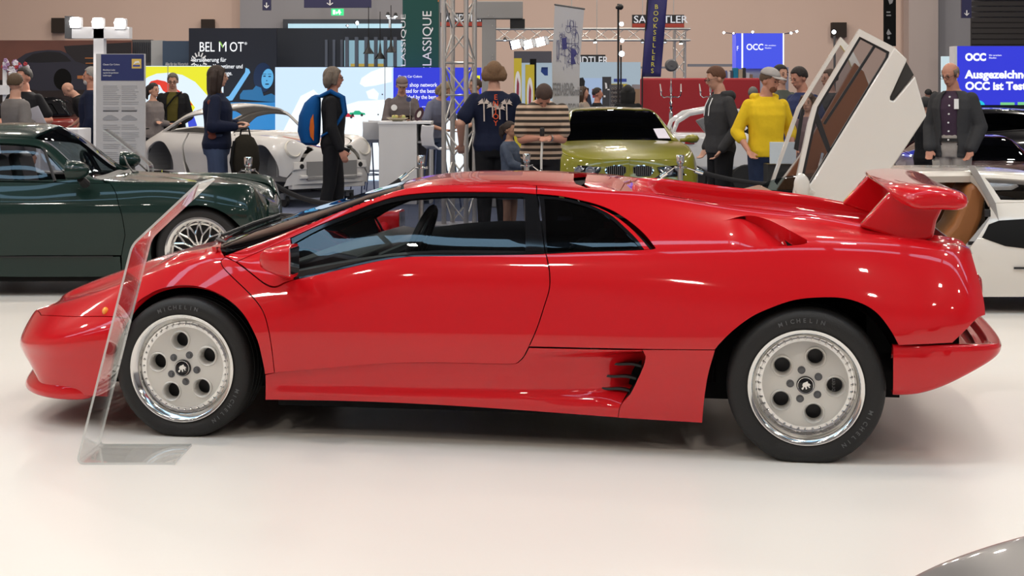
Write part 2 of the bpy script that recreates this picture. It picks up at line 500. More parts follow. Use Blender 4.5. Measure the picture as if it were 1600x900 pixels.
def surf_tube(sf, pts, r, lift=0):
    """world points of a pixel polyline lying on the surface"""
    IJ = sf.inv(smooth_path(pts, 6, closed=False)); P = sf.gi(IJ[:, 0], IJ[:, 1], sf.W); N = sf.gi(IJ[:, 0], IJ[:, 1], sf.N)
    return P+N*lift
# ------------------------------------------------------------ hall shell
def struct(o): o['kind'] = 'structure'; return o
floor_w = mat('white_show_floor', (.735, .69, .635), .34, spec=.32, noise=(.68, .635, .58), nscale=.7)
carpet = mat('blue_grey_carpet', (.085, .105, .165), .95, noise=(.07, .085, .14), nscale=3)
mb = MB(); mb.box(-19, 19, -10, 14.2, -.1, 0); struct(mb.obj('floor', floor_w))
mb = MB(); mb.box(-19, 19, 14.2, 46, -.1, -.004); struct(mb.obj('floor', carpet))
wallm = mat('beige_hall_wall', (.74, .56, .475), .85, noise=(.69, .52, .44), nscale=.4)
grey_w = mat('grey_hall_wall', (.30, .30, .33), .8)
mb = MB(); mb.box(-19, 19, 44, 44.3, 0, 9.5); struct(mb.obj('wall_back', wallm))
mb = MB(); mb.box(-19.3, -19, -10, 44.3, 0, 9.5); struct(mb.obj('wall_left', wallm))
mb = MB(); mb.box(19, 19.3, -10, 44.3, 0, 9.5); struct(mb.obj('wall_right', grey_w))
mb = MB(); mb.box(-19, 19, -10.3, -10, 0, 9.5); struct(mb.obj('wall_front', grey_w))
mb = MB(); mb.box(-19.3, 19.3, -10.3, 44.3, 9.5, 9.7)
for y in range(-8, 44, 4): mb.box(-19, 19, y-.12, y+.12, 9.1, 9.5)
struct(mb.obj('ceiling', mat('dark_ceiling', (.055, .058, .065), .8)))
sky = mat('skylight_glass', (.1, .15, .2), .3, emit=(.42, .72, 1.0), es=4.2)
n = 1
for k in range(26):
    x = -18+(k % 13)*2.8; y_ = 2.3 if k < 13 else 5.75
    mb = MB(); mb.box(x, x+2.5, y_, y_+(.6 if k < 13 else 1.15), 9.35, 9.42); o = struct(mb.obj('window_%d' % n, sky)); n += 1
# far wall bits: grey bays, shutters, vents, light band
Yb = 43.9
def rect(x0, y0, x1, y1, Y, th=.1, mi=0, mb=None):
    mb = mb or MB(); return mb.box(X(x0, Y), X(x1, Y), Y, Y+th, Z(y1, Y), Z(y0, Y), mi)
struct(rect(375, -60, 690, 245, Yb-.3, .3).obj('wall_bay', mat('grey_bay', (.34, .335, .36), .8)))
struct(rect(1466, -60, 1700, 245, Yb-.3, .3).obj('wall_bay', MATS['grey_bay']))
struct(rect(1420, -60, 1466, 245, Yb-.6, .6).obj('wall_pier', mat('pale_pier', (.55, .47, .44), .8)))
mb = rect(1518, 28, 1720, 245, Yb-.4, .1)
for k in range(40): 
    z0 = k*.15; mb.box(X(1518, Yb-.42), X(1720, Yb-.42), Yb-.43, Yb-.4, z0, z0+.11)
struct(mb.obj('door_1', mat('dark_shutter', (.055, .05, .05), .6)))
struct(rect(442, 30, 632, 245, Yb-.5, .15).obj('door_2', mat('dark_gate', (.06, .065, .08), .6)))
struct(rect(450, 37, 628, 46, Yb-.62, .06).obj('window_30', mat('bright_window_band', (.3, .4, .45), .4, emit=(.45, .72, .85), es=.75)))
for (x0, y0, x1, y1) in [(80, 28, 100, 51), (314, 30, 334, 44), (1300, 35, 1323, 58)]:
    struct(rect(x0, y0, x1, y1, Yb-.1, .2).obj('trim_vent', mat('vent_dark', (.035, .025, .02), .8)))
# service duct along the far wall
struct(rect(1075, 100, 1150, 104, 43, .15).obj('trim_1', mat('duct_grey', (.2, .21, .25), .6)))
struct(rect(940, 104, 1060, 107, 43, .1).obj('trim_2', MATS['duct_grey']))

# ------------------------------------------------------------ booths
def em(name, col, s=1.0):
    return mat(name, tuple(c*.1 for c in col), .3, emit=col, es=s)
def slab(name, label, cat, x0, y0, x1, y1, Y, m, th=.1, group=None, floor=False, bevel=0):
    t = thing(name, label, cat, (X((x0+x1)/2, Y), Y+th/2, 0 if floor else Z(y1, Y)), 0, group)
    z0 = 0 if floor else Z(y1, Y)
    mb = MB(); w = X(x1, Y)-X(x0, Y); b = 0 if floor else 0
    mb.box(-w/2, w/2, -th/2, th/2, 0, Z(y0, Y)-z0)
    o = mb.obj('panel', m, t, bevel=bevel); return t
def face(parent, name, x0, y0, x1, y1, Y, m, d=.006, poly=None, label=None):
    """flat print lying on the front of a panel whose front is at depth Y"""
    mb = MB()
    if poly: mb.prism([(X(a, Y), Z(b, Y)) for a, b in poly], Y-d, Y-.0005)
    else: mb.box(X(x0, Y), X(x1, Y), Y-d, Y-.0005, Z(y1, Y), Z(y0, Y))
    o = mb.obj(name, m, parent, wspace=True)
    if label: o['label'] = label
    return o
def ptext(parent, name, s, x, ybase, cap, Y, m, sx=1, align='LEFT', bold=0, rot=0, spacing=1, d=.008):
    o = text_obj(name, s, m, (0, 0, 0), cap*Y/FPX/.70, (PI/2, 0, 0), None, align, .0015, bold, sx, spacing)
    L = Matrix.Translation(Vector((X(x, Y), Y-d, Z(ybase, Y)))) @ Matrix.Rotation(R(rot), 4, 'Y') @ Matrix.Rotation(PI/2, 4, 'X') @ Matrix.Diagonal((sx, 1, 1, 1))
    if parent is not None:
        o.parent = parent; L = world_mat(parent).inverted() @ L
    o.matrix_basis = L
    return o
W_ = em('lit_white', (.75, .88, 1.0), 1.0); WT = em('lit_text_white', (.95, .97, 1.0), 1.1)
print_dark = mat('dark_print', (.05, .05, .055), .6); print_grey = mat('grey_print', (.32, .32, .33), .6); print_white = mat('white_lettering', (.85, .85, .85), .5)

# dark car poster at the far left
t = slab('car_poster', 'large brown poster wall with a dark coupe photographed in speed blur', 'poster', -60, 63, 205, 170, 31, mat('poster_brown', (.24, .09, .06), .6, noise=(.06, .03, .03), nscale=1.2), floor=True)
Y = 31
face(t, 'poster_floor', -60, 125, 205, 175, Y, mat('poster_dark', (.022, .014, .014), .6), .004)
face(t, 'poster_streak', 150, 68, 205, 120, Y, mat('poster_shadow', (.02, .017, .02), .6), .005, poly=[(100, 72), (205, 66), (205, 125), (120, 125)])
face(t, 'printed_car', 0, 0, 0, 0, Y, mat('poster_car', (.028, .028, .045), .5), .007, poly=[(28, 92), (40, 84), (55, 80), (75, 78), (95, 79), (106, 84), (118, 96), (135, 101), (146, 108), (150, 120), (148, 140), (60, 142), (28, 135), (20, 110)])
face(t, 'printed_car_window', 0, 0, 0, 0, Y, mat('poster_window', (.01, .01, .013), .4), .009, poly=[(40, 92), (52, 84), (75, 80.5), (94, 82), (104, 88), (112, 96), (60, 98), (38, 97)])
face(t, 'printed_wheel', 0, 0, 0, 0, Y, M['matte_black'], .010, poly=[(98+14*math.cos(a), 124+17*math.sin(a)) for a in np.linspace(0, 2*PI, 20)[:-1]])
for k, yy in enumerate((90, 98, 107)):
    face(t, 'printed_light_streak', 133+k, yy, 146, yy+1.6, Y, mat('poster_orange', (.45, .16, .05), .6), .011)
face(t, 'printed_glow', 121, 118, 135, 123, Y, MATS['poster_orange'], .011)
# ribbed dark crate behind and pale pillar
t = slab('ribbed_screen', 'dark ribbed metal screen beside the car poster', 'screen', 206, 62, 238, 170, 31.5, M['grey_plastic'], floor=True)
for k in range(9): face(t, 'rib', 208+k*3.3, 66, 209.4+k*3.3, 97, 31.5, mat('rib_dark', (.03, .035, .05), .5), .03)
slab('pale_pillar', 'pale grey booth pillar between the ribbed screen and the blue booth wall', 'pillar', 236, 63, 255, 170, 30.8, mat('pale_booth', (.42, .43, .43), .6), floor=True, th=.3)
t = slab('booth_wall', 'slate blue booth wall with small white slogan and cogwheel hand logo', 'wall panel', 254, 64, 318, 170, 30.5, mat('slate_blue', (.045, .075, .125), .6), floor=True)
ptext(t, 'slogan', 'Alles für den Werterhalt', 258.5, 102.5, 5, 30.5, print_white, .50, bold=.004)
for k in range(9):
    a = R(-20+k*27.5); cx, cy = 311, 96
    face(t, 'cog_logo', 0, 0, 0, 0, 29.85, print_white, .004, poly=[(cx+7*math.cos(a-.16), cy-8*math.sin(a-.16)), (cx+13*math.cos(a-.05), cy-15*math.sin(a-.05)), (cx+13*math.cos(a+.08), cy-15*math.sin(a+.08)), (cx+7*math.cos(a+.2), cy-8*math.sin(a+.2))])
# black insurer wall
BY = 30.0
t = slab('exhibitor_wall', 'tall black exhibitor wall with white BELMOT lettering and a blue picture of a smiling woman', 'wall panel', 295, 44, 432, 285, BY, mat('blue_black_wall', (.006, .009, .02), .45), floor=True)
nm = WT
ptext(t, 'lettering', 'BEL', 311, 80.5, 15, BY, nm, .74, bold=0); ptext(t, 'lettering', 'M', 341, 80.5, 15.5, BY, nm, .82); ptext(t, 'lettering', 'OT', 358.5, 80.5, 15, BY, nm, .74)
face(t, 'logo_accent', 0, 0, 0, 0, BY, em('lime_light', (.25, .55, .08)), .012, poly=[(342.5, 65), (344.5, 65), (349, 73), (348, 75)])
ptext(t, 'lettering', '®', 382, 70, 4, BY, nm, 1)
ptext(t, 'lettering', 'Versicherung für', 299, 96.5, 6.6, BY, nm, .86, bold=.006)
ptext(t, 'lettering', 'Oldtimer, Youngtimer und', 303, 106.8, 6.6, BY, nm, .75, bold=.006)
ptext(t, 'lettering', 'Liebhaberfahrzeuge.', 303, 117.4, 6.6, BY, nm, .79, bold=.006)
bl = em('picture_blue', (.02, .16, .42), .9); bl2 = em('picture_pale_blue', (.16, .46, .80), 1.0); bl3 = em('picture_deep_blue', (.004, .02, .07), .8)
face(t, 'printed_windscreen_frame', 0, 0, 0, 0, BY, bl2, .010, poly=[(384, 106), (389, 108), (391, 113), (363, 157), (353, 158), (352, 152), (358, 150), (383, 113)])
face(t, 'printed_sea', 322, 170, 432, 285, BY, bl, .008)
face(t, 'printed_horizon', 350, 160, 432, 202, BY, em('picture_sky_blue', (.03, .25, .62), .9), .010)
hair = [(411+15*math.cos(a), 121-23*math.sin(a)) for a in np.linspace(0, 2*PI, 24)[:-1]]
face(t, 'printed_hair', 0, 0, 0, 0, BY, bl3, .012, poly=hair)
face(t, 'printed_sleeve', 0, 0, 0, 0, BY, em('picture_mid_blue', (.02, .17, .40), .8), .014, poly=[(375, 148), (380, 141), (395, 140), (400, 134), (408, 137), (412, 150), (424, 146), (431, 150), (431, 160), (375, 155)])
face(t, 'printed_face', 0, 0, 0, 0, BY, em('picture_face_blue', (.10, .40, .72), 1), .016, poly=[(418+9.2*math.cos(a)+1.5*math.sin(a), 123-15.5*math.sin(a)) for a in np.linspace(0, 2*PI, 28)[:-1]])
for (ex, ey, w_, h_) in ((413.5, 119, 2.4, 1), (421.5, 119.5, 2.4, 1), (417.5, 131.5, 3.4, 1.1), (417, 126, 1.2, .8)):
    face(t, 'printed_feature', 0, 0, 0, 0, BY, bl3, .018, poly=[(ex+w_*math.cos(a), ey+h_*math.sin(a)) for a in np.linspace(0, 2*PI, 10)[:-1]])
for ex in (413.5, 421.5): face(t, 'printed_brow', ex-2.8, 115.4, ex+2.8, 116.2, BY, bl3, .018)
# slatted lounge wall with pendants behind
t = slab('slatted_lounge', 'dark slatted lounge booth above the light wall, pendant lamps behind its bars', 'booth', 432, 44, 632, 285, 31, mat('lounge_dark', (.018, .022, .032), .6), floor=True)
face(t, 'lit_opening', 538, 63, 632, 104, 31, em('lounge_glow', (.30, .50, .60), .8), .005)
face(t, 'yellow_counter', 548, 99.5, 600, 104, 31, em('lounge_yellow', (.6, .42, .08), .7), .01)
for k in range(7):
    mb = MB(); x = 540+k*15; mb.box(X(x, 30.8), X(x+5, 30.8), 30.7, 30.85, Z(104, 30.8), Z(58, 30.8)); mb.obj('slat', mat('slat_grey', (.10, .115, .15), .6), t, wspace=True)
for k in range(3): face(t, 'slat', 508+k*12, 62, 512+k*12, 104, 31, MATS['slat_grey'], .03)
for (x, y) in ((576, 84), (594, 92), (611, 82)):
    P = at(x, y, 30.5); mb = MB(); mb.lathe([(.01, .30), (.03, .12), (.045, .1), (.11, 0), (.10, 0)], 14, org=tuple(P)); mb.tube([P+Vector((0, 0, .25)), P+Vector((0, 0, .9))], .008, 5)
    mb.obj('pendant_lamp', M['black'], t, smooth=True, wspace=True)

# light walls (LED screens)
LY = 27.5
t = slab('light_wall', 'glowing yellow and white screen wall with a red, yellow and blue ring', 'screen', 226, 103, 345, 285, LY, W_, floor=True, th=.25)
yl = em('screen_yellow', (.80, .78, .03), 1.0)
face(t, 'yellow_field', 0, 0, 0, 0, LY, yl, .01, poly=[(226, 104), (345, 104), (345, 190), (337, 176), (325, 150), (305, 128), (285, 117), (265, 113.5), (245, 115), (232, 120), (226, 124)])
def arc(cx, cy, r0, r1, a0, a1, n=20):
    A = np.linspace(R(a0), R(a1), n); return [(cx+r1*math.cos(a), cy-r1*math.sin(a)) for a in A]+[(cx+r0*math.cos(a), cy-r0*math.sin(a)) for a in A[::-1]]
face(t, 'red_band', 0, 0, 0, 0, LY, em('screen_red', (.75, .05, .03), 1), .014, poly=[(231, 134), (236, 127), (246, 124.5), (258, 127), (272, 136), (290, 149), (302, 165), (292, 163), (275, 152), (262, 146), (255, 142), (250, 133), (241, 131), (234, 133)])
face(t, 'yellow_band', 0, 0, 0, 0, LY, yl, .013, poly=[(272, 146), (292, 150), (305, 168), (300, 176), (285, 160)])
face(t, 'blue_band', 0, 0, 0, 0, LY, em('screen_blue_band', (.05, .08, .65), 1), .012, poly=[(290, 160), (300, 172), (308, 196), (296, 205), (292, 180), (296, 172)])
face(t, 'yellow_foot', 238, 258, 262, 276, LY, yl, .01)
face(t, 'screen_joint', 262, 103, 263, 285, LY, print_grey, .016)
t = slab('light_wall', 'wide pale blue glowing screen wall behind the man with the rucksack', 'screen', 430, 105, 614, 281, LY, em('screen_pale_blue', (.62, .80, 1.0), 1.0), floor=True, th=.25)
wl = em('screen_cloud', (.88, .95, 1.0), 1.05)
face(t, 'cloud_print', 0, 0, 0, 0, LY, wl, .008, poly=[(470, 150), (490, 140), (520, 170), (560, 158), (612, 155), (612, 281), (430, 281), (430, 230), (450, 190)])
face(t, 'cloud_print', 0, 0, 0, 0, LY, wl, .009, poly=[(565, 122), (580, 112), (600, 105), (612, 105), (612, 128), (585, 134), (570, 136), (562, 131)])
face(t, 'cloud_print', 0, 0, 0, 0, LY, wl, .009, poly=[(572, 143), (584, 138), (592, 146), (590, 156), (576, 154)])
face(t, 'screen_joint', 601, 105, 602, 281, LY, print_grey, .012)
rc, gc = em('screen_car_red', (.50, .02, .05)), em('screen_car_green', (.02, .42, .22))
def little_car(x, y, w, m_, nm_):
    face(t, nm_, 0, 0, 0, 0, LY, m_, .013, poly=[(x, y+.25*w), (x+.02*w, y+.12*w), (x+.25*w, y+.1*w), (x+.35*w, y), (x+.62*w, y), (x+.75*w, y+.11*w), (x+.97*w, y+.15*w), (x+w, y+.26*w)])
    for q in (.2, .78):
        face(t, 'printed_tyre', 0, 0, 0, 0, LY, print_dark, .016, poly=[(x+q*w+.085*w*math.cos(a), y+.27*w+.085*w*math.sin(a)) for a in np.linspace(0, 2*PI, 12)[:-1]])
little_car(531, 177, 23, rc, 'printed_red_car'); little_car(546, 173, 25, gc, 'printed_green_car')
for (x, y) in ((597.5, 147.5), (591, 179)): face(t, 'printed_dot', x-1, y-1, x+1, y+1, LY, print_dark, .016)
t = slab('light_wall', 'deep blue glowing screen about a shop network for classic car colours', 'screen', 614.5, 105.5, 752, 281, LY, em('screen_deep_blue', (.035, .05, .72), .9), floor=True, th=.25)
face(t, 'white_base', 614.5, 178, 752, 281, LY, wl, .008)
face(t, 'screen_joint', 687.5, 105, 688.5, 281, LY, print_grey, .012)
ptext(t, 'heading', 'Classic Car Colors', 622, 121.2, 3.6, LY, WT, .95, bold=.004)
for s_, x, y in (('Body shop network', 622, 135.5), ('created for the best.', 622, 145), ('Provided by the best.', 622, 154.5)):
    ptext(t, 'lettering', s_, x, y, 6.2, LY, WT, .86 if y < 140 else .80, bold=.012)
ptext(t, 'lettering', 'Von den Besten für die Besten  ·  www.glasurit.com', 622, 167.5, 2.2, LY, WT, .86)
face(t, 'yellow_badge', 742, 118, 750, 136, LY, yl, .012)
# green pillar banner
def vtext(parent, s, x, y, cap, Y, m, rot=-90, sx=1, bold=0, d=.008):
    return ptext(parent, 'lettering', s, x, y, cap, Y, m, sx, 'LEFT', bold, rot, 1, d)
GY = 28.2
t = thing('pillar_banner', 'dark green square banner pillar with tall white CLASSIQUE lettering', 'banner', (X(655, GY), GY, 0))
mb = MB(); mb.box(X(629, GY), X(685, GY), GY, GY+.5, Z(105, GY), 3.9); mb.obj('banner_cloth', mat('banner_green', (.003, .065, .055), .6), t, wspace=True)
mb = MB(); mb.box(X(626, GY+.1), X(685, GY+.1), GY+.1, GY+.45, 0, Z(105, GY)); mb.obj('pillar_core', M['grey_plastic'], t, wspace=True)
face(t, 'orange_edge', 684, -30, 686, 3, GY, MATS['poster_orange'], .01)
vtext(t, 'CLASSIQUE', 674, 118, 14, GY, print_white, -90, 1.0)
vtext(t, 'CLASSIQUE', 633.5, 118, 7, GY, print_white, -90, 1.9)
# hanging hall signs
nav = mat('sign_navy', (.03, .03, .09), .5)
for (x0, y0, x1, y1, lb, Yq) in ((410, -20, 423, 16, 'small hanging navy sign with a white down arrow left of the wide one', 40), (475, -20, 580, 12, 'wide hanging navy sign with a white down arrow above the exit light', 40), (1503, -20, 1518, 28, 'narrow hanging navy sign with a white down arrow at the far right', 40)):
    t = slab('direction_sign', lb, 'sign', x0, y0, x1, y1, Yq, nav, group=None)
    mb = MB(); mb.box(X((x0+x1)/2-.5, Yq), X((x0+x1)/2+.5, Yq), Yq+.02, Yq+.06, Z(y0, Yq), 9.4); mb.obj('hanger', M['steel'], t, wspace=True)
    cx = (x0+x1)/2-(12 if x1 == 580 else 0); yb = y1-3; k_ = 1.3 if x1 == 580 else 1
    face(t, 'arrow', 0, 0, 0, 0, Yq, print_white, .01, poly=[(cx-.8, yb-9*k_), (cx+.8, yb-9*k_), (cx+.8, yb-2.5), (cx+3.2*k_, yb-5), (cx+4*k_, yb-4), (cx, yb), (cx-4*k_, yb-4), (cx-3.2*k_, yb-5), (cx-.8, yb-2.5)])
t = slab('exit_sign', 'small glowing green emergency exit sign under the wide navy sign', 'sign', 517.5, 13.5, 536.5, 24, 42, em('exit_green', (.05, .75, .25), 1.2))
face(t, 'running_figure', 0, 0, 0, 0, 42, WT, .01, poly=[(529, 15), (531, 15), (532, 18), (534, 20), (532, 20), (531.5, 23), (530, 23), (529.5, 20), (527, 21)])
face(t, 'door_symbol', 520, 15.5, 524, 22.5, 42, WT, .01); face(t, 'arrow', 0, 0, 0, 0, 42, WT, .012, poly=[(525, 18), (527, 18), (527, 20), (528, 20), (526, 22.5), (524.5, 20), (525, 20)])
mb = MB(); mb.box(X(526.5, 42), X(527.5, 42), 42.02, 42.06, Z(13.5, 42), 9.4); mb.obj('hanger', M['steel'], t, wspace=True)

# lamp fixtures
bulb = mat('lamp_face', (1, 1, 1), .3, emit=(1, .97, .92), es=14); bulb_b = mat('cool_lamp_face', (1, 1, 1), .3, emit=(.8, .92, 1), es=16)
def spot(name, label, x, y, Y, r_px, m, parent=None, group=None, aim=(0, -1, -.25), cat='lamp', hang=None):
    P = at(x, y, Y); r = r_px*Y/FPX
    t = parent or thing(name, label, cat, tuple(P), 0, group)
    D = Vector(aim).normalized(); Mx = Matrix.Translation(P) @ D.to_track_quat('Z', 'Y').to_matrix().to_4x4()
    mb = MB(); mb.lathe([(0, -r*1.6), (r*.6, -r*1.6), (r*.75, -r*1.2), (r*1.05, .0), (r*1.05, r*.25), (r*.95, r*.25), (r*.9, .0)], 16, M4=Mx); mb.obj('lamp_housing', M['black'], t, smooth=True, wspace=True)
    mb = MB(); mb.lathe([(0, r*.08), (r*.92, r*.05)], 16, M4=Mx); mb.obj('lamp_lens', m, t, wspace=True)
    if hang is not None: mb = MB(); mb.tube([P+Vector((0, .02, 0)), Vector(hang(P))], .007, 6); mb.obj('bracket', M['black'], t, wspace=True)
    return t
# white T-post with three floodlights (left)
PY = 20.5
t = thing('light_post', 'white T-shaped post carrying three bright floodlights at the left', 'post', (X(153, PY), PY, 0))
mb = MB(); mb.box(X(146, PY), X(162, PY), PY, PY+.14, 0, Z(44, PY)); mb.box(X(112, PY), X(202, PY), PY, PY+.16, Z(60, PY), Z(42, PY)); mb.obj('mast', M['white'], t, wspace=True)
mb = MB(); mb.box(X(101, PY), X(111.5, PY), PY, PY+.2, Z(60, PY), Z(25, PY)); mb.obj('end_box', M['grey_plastic'], t, wspace=True)
for k, x in enumerate((115, 150, 185)):
    P = at(x, 35+k, PY-.1); w = 9*PY/FPX
    mb = MB(); mb.box(P.x-w, P.x+w, PY-.02, PY+.08, P.z-.07, P.z+.07); f_ = mb.obj('floodlight', M['white'], t, wspace=True, bevel=.01)
    mb = MB(); mb.prism([(P.x-w*.8, P.z-.055), (P.x+w*.8, P.z-.055), (P.x+w, P.z+.02), (P.x+w*.55, P.z+.07), (P.x-w*.55, P.z+.07), (P.x-w, P.z+.02)], PY-.035, PY-.022); mb.obj('lamp_lens', bulb, f_, wspace=True)
    area_light('floodlight_glow', (P.x, PY-.2, P.z), .2, 10, (1, .93, .85), (R(-60), 0, 0))
# info board
IY = 19.6
t = slab('info_board', 'tall white information board with a blue header about classic car colors', 'sign', 150, 84, 226, 330, IY, mat('board_white', (.50, .49, .49), .6), floor=True, th=.06)
face(t, 'blue_header', 158, 85, 225, 126, IY, mat('board_blue', (.02, .03, .13), .5), .004)
ptext(t, 'heading', 'Classic Car Colors', 161, 102, 2.6, IY, print_white, .92, d=.006); ptext(t, 'heading', 'Matchbare Lacke', 161, 110.4, 2.5, IY, print_white, .78, bold=.003, d=.006)
ptext(t, 'heading', 'repariert bei geschützten', 161, 114.8, 2.4, IY, print_white, .70, bold=.003, d=.006); ptext(t, 'heading', 'Lackierungen.', 161, 119, 2.4, IY, print_white, .72, bold=.003, d=.006)
face(t, 'badge', 206, 92, 221, 107, IY, mat('badge_yellow', (.75, .52, .12), .5), .006)
face(t, 'badge_print', 0, 0, 0, 0, IY, print_white, .008, poly=[(208.5, 101), (211, 96), (217, 95), (219, 100), (216, 98), (212, 99)])
face(t, 'badge_print', 208, 101.5, 219, 104, IY, mat('badge_blue', (.03, .05, .35), .5), .009)
rows = [134, 137, 140, 143, 146, 149, 152, 155, 159, 162, 168, 171, 195, 198, 201, 207, 210, 213, 216, 219, 225, 228, 231, 238, 241, 244, 247, 250, 253, 258, 262]
mb = MB()
rr = random.Random(3)
for y in rows:
    for c in (161, 190):
        mb.box(X(c, IY), X(c+20+rr.random()*8, IY), IY-.003, IY-.0005, Z(y+1.1, IY), Z(y, IY))
mb.obj('text_lines', print_grey, t, wspace=True)
for c in (160, 189):
    face(t, 'dotted_rule', c+1, 172.8, c+25, 174.2, IY, print_dark, .004)
    face(t, 'printed_car_drawing', 0, 0, 0, 0, IY, print_grey, .004, poly=[(c, 186), (c+3, 183), (c+9, 180), (c+15, 180), (c+21, 183), (c+26, 186), (c+24, 188), (c+2, 188)])
# left booth desk, flower arrangement on a stand
t = slab('reception_desk', 'plain white desk behind the roof of the green coupe', 'desk', 62, 201, 123, 330, 20.3, M['white'], floor=True, th=.6, bevel=.01)
t = slab('partition_wall', 'low white partition with a yellow and navy poster, seen through the green coupe', 'partition', -60, 214, 60, 330, 19.0, M['white'], floor=True, th=.08)
face(t, 'poster', 2, 218, 20, 240, 19.0, mat('poster_yellow', (.75, .55, .08), .5), .006); face(t, 'poster', -8, 240, 28, 255, 19.0, mat('poster_navy', (.015, .03, .10), .5), .005); face(t, 'poster', 4, 257, 27, 268, 19.0, MATS['poster_yellow'], .005); face(t, 'poster_print', 0, 224, 12, 236, 19.0, mat('poster_pale', (.5, .65, .85), .5), .008)
FY = 24
t = thing('flower_stand', 'white stand topped with white, mauve and red flowers behind the men at the left', 'flowers', (X(12, FY), FY, 0))
mb = MB(); mb.box(X(4, FY), X(9, FY), FY, FY+.06, 0, Z(97, FY)); mb.box(X(1, FY), X(12, FY), FY-.05, FY+.1, Z(148, FY), Z(133, FY)); mb.obj('stand', M['white'], t, wspace=True)
fl = [mat('petal_white', (.75, .72, .78), .6), mat('petal_mauve', (.38, .24, .42), .6), mat('petal_red', (.45, .05, .06), .6)]
rr = random.Random(5)
for k in range(26):
    x = 20+rr.gauss(0, 9); y = 100+rr.gauss(0, 5)+abs(x-20)*.25; P = at(x, y, FY+rr.uniform(-.08, .08)); mb = MB(); r = rr.uniform(.02, .035)
    for q in range(5):
        a = q*1.257+k; mb.sphere((P.x+r*.7*math.cos(a), P.y+rr.uniform(-.01, .01), P.z+r*.7*math.sin(a)), (r*.6, r*.35, r*.6), 7, 5)
    mb.obj('flower', fl[k % 3 if y > 98 else k % 2], t, smooth=True, wspace=True)
mb = MB(); P = at(20, 112, FY); mb.lathe([(0, 0), (.05, 0), (.07, .1), (.05, .12)], 14, org=tuple(P-Vector((0, 0, .12)))); mb.tube([at(9, 108, FY), P], .012, 6); mb.obj('vase', M['white'], t, smooth=True, wspace=True)

# reception counter with tablet holder and bar stools
CY = 21.6
t = thing('reception_counter', 'tall plain white counter where the man in the cap stands', 'counter', (X(632, CY), CY, 0))
mb = MB(); mb.box(X(592, CY), X(651, CY), CY, CY+.75, 0, Z(190, CY)-.03); mb.obj('cabinet', mat('counter_white', (.62, .61, .61), .5), t, wspace=True)
mb = MB(); mb.box(X(590.5, CY), X(673, CY), CY-.01, CY+.78, Z(190, CY)-.03, Z(190, CY)); mb.obj('counter_top', M['white'], t, wspace=True)
mb = MB(); mb.box(X(651, CY)+.002, X(673, CY), CY+.1, CY+.7, Z(224, CY), Z(221, CY)); mb.box(X(651, CY)+.002, X(672, CY), CY+.68, CY+.74, 0, Z(190, CY)-.032); mb.box(X(670, CY), X(673, CY), CY+.1, CY+.74, 0, Z(190, CY)-.032); mb.obj('side_shelf', mat('counter_grey', (.40, .40, .42), .5), t, wspace=True)
P = at(641, 189.5, CY+.25); t = thing('tablet_stand', 'thin chrome stand with a dark oval display on the white counter', 'stand', (P.x, P.y, Z(190, CY)))
mb = MB(); zt = Z(190, CY); mb.tube([(P.x, P.y, zt), (P.x, P.y, zt+.30)], .006, 8); mb.lathe([(0, 0), (.05, 0), (.05, .008), (0, .008)], 16, org=(P.x, P.y, zt)); mb.obj('stem', M['chrome'], t, wspace=True)
mb = MB(); mb.lathe([(0, -.01), (.035, -.01), (.035, .01), (0, .01)], 16, 'y', (P.x-.02, P.y, zt+.30)); mb.obj('badge', mat('badge_dark_blue', (.03, .05, .18), .4), t, wspace=True)
for nm_, c, sz, lb in (('fruit_bowl', (.16, .14, .05), .09, 'low bowl of pale green and brown fruit on the white counter'),):
    P = at(621, 190, CY+.2); t = thing('fruit_bowl', lb, 'bowl', (P.x, P.y, zt))
    mb = MB(); mb.lathe([(0, 0), (.06, 0), (.15, .045), (.148, .05), (.06, .008), (0, .008)], 24, org=(P.x, P.y, zt)); mb.obj('bowl', mat('bowl_cream', (.45, .40, .28), .4), t, smooth=True, wspace=True)
    rr = random.Random(2)
    for k in range(11):
        a = rr.uniform(0, 6.28); r = rr.uniform(0, .09); mb = MB(); mb.sphere((P.x+r*math.cos(a), P.y+r*math.sin(a), zt+.05+rr.uniform(0, .02)), .026, 10, 7)
        mb.obj('fruit', mat('fruit_%s' % ('green', 'brown', 'yellow')[k % 3], [(.30, .34, .10), (.22, .13, .06), (.5, .42, .14)][k % 3], .5), t, smooth=True, wspace=True)
P = at(655, 190, CY+.45); t = thing('number_plaque', 'dark oval plaque with a pale emblem leaning on the white counter', 'plaque', (P.x, P.y, zt))
mb = MB(); Mx = Matrix.Translation(Vector((P.x, P.y, zt+.095))) @ Matrix.Rotation(R(24), 4, 'Y'); mb.lathe([(0, -.015), (1, -.015), (1, .015), (0, .015)], 28, 'y', M4=Mx @ Matrix.Diagonal((.055, 1, .10, 1))); mb.obj('plaque', mat('plaque_brown', (.05, .02, .03), .3), t, wspace=True)
mb = MB(); mb.lathe([(0, -.02), (1, -.02), (1, -.015), (0, -.015)], 22, 'y', M4=Mx @ Matrix.Diagonal((.025, 1, .05, 1))); mb.obj('emblem', M['silver_paint'], t, wspace=True)
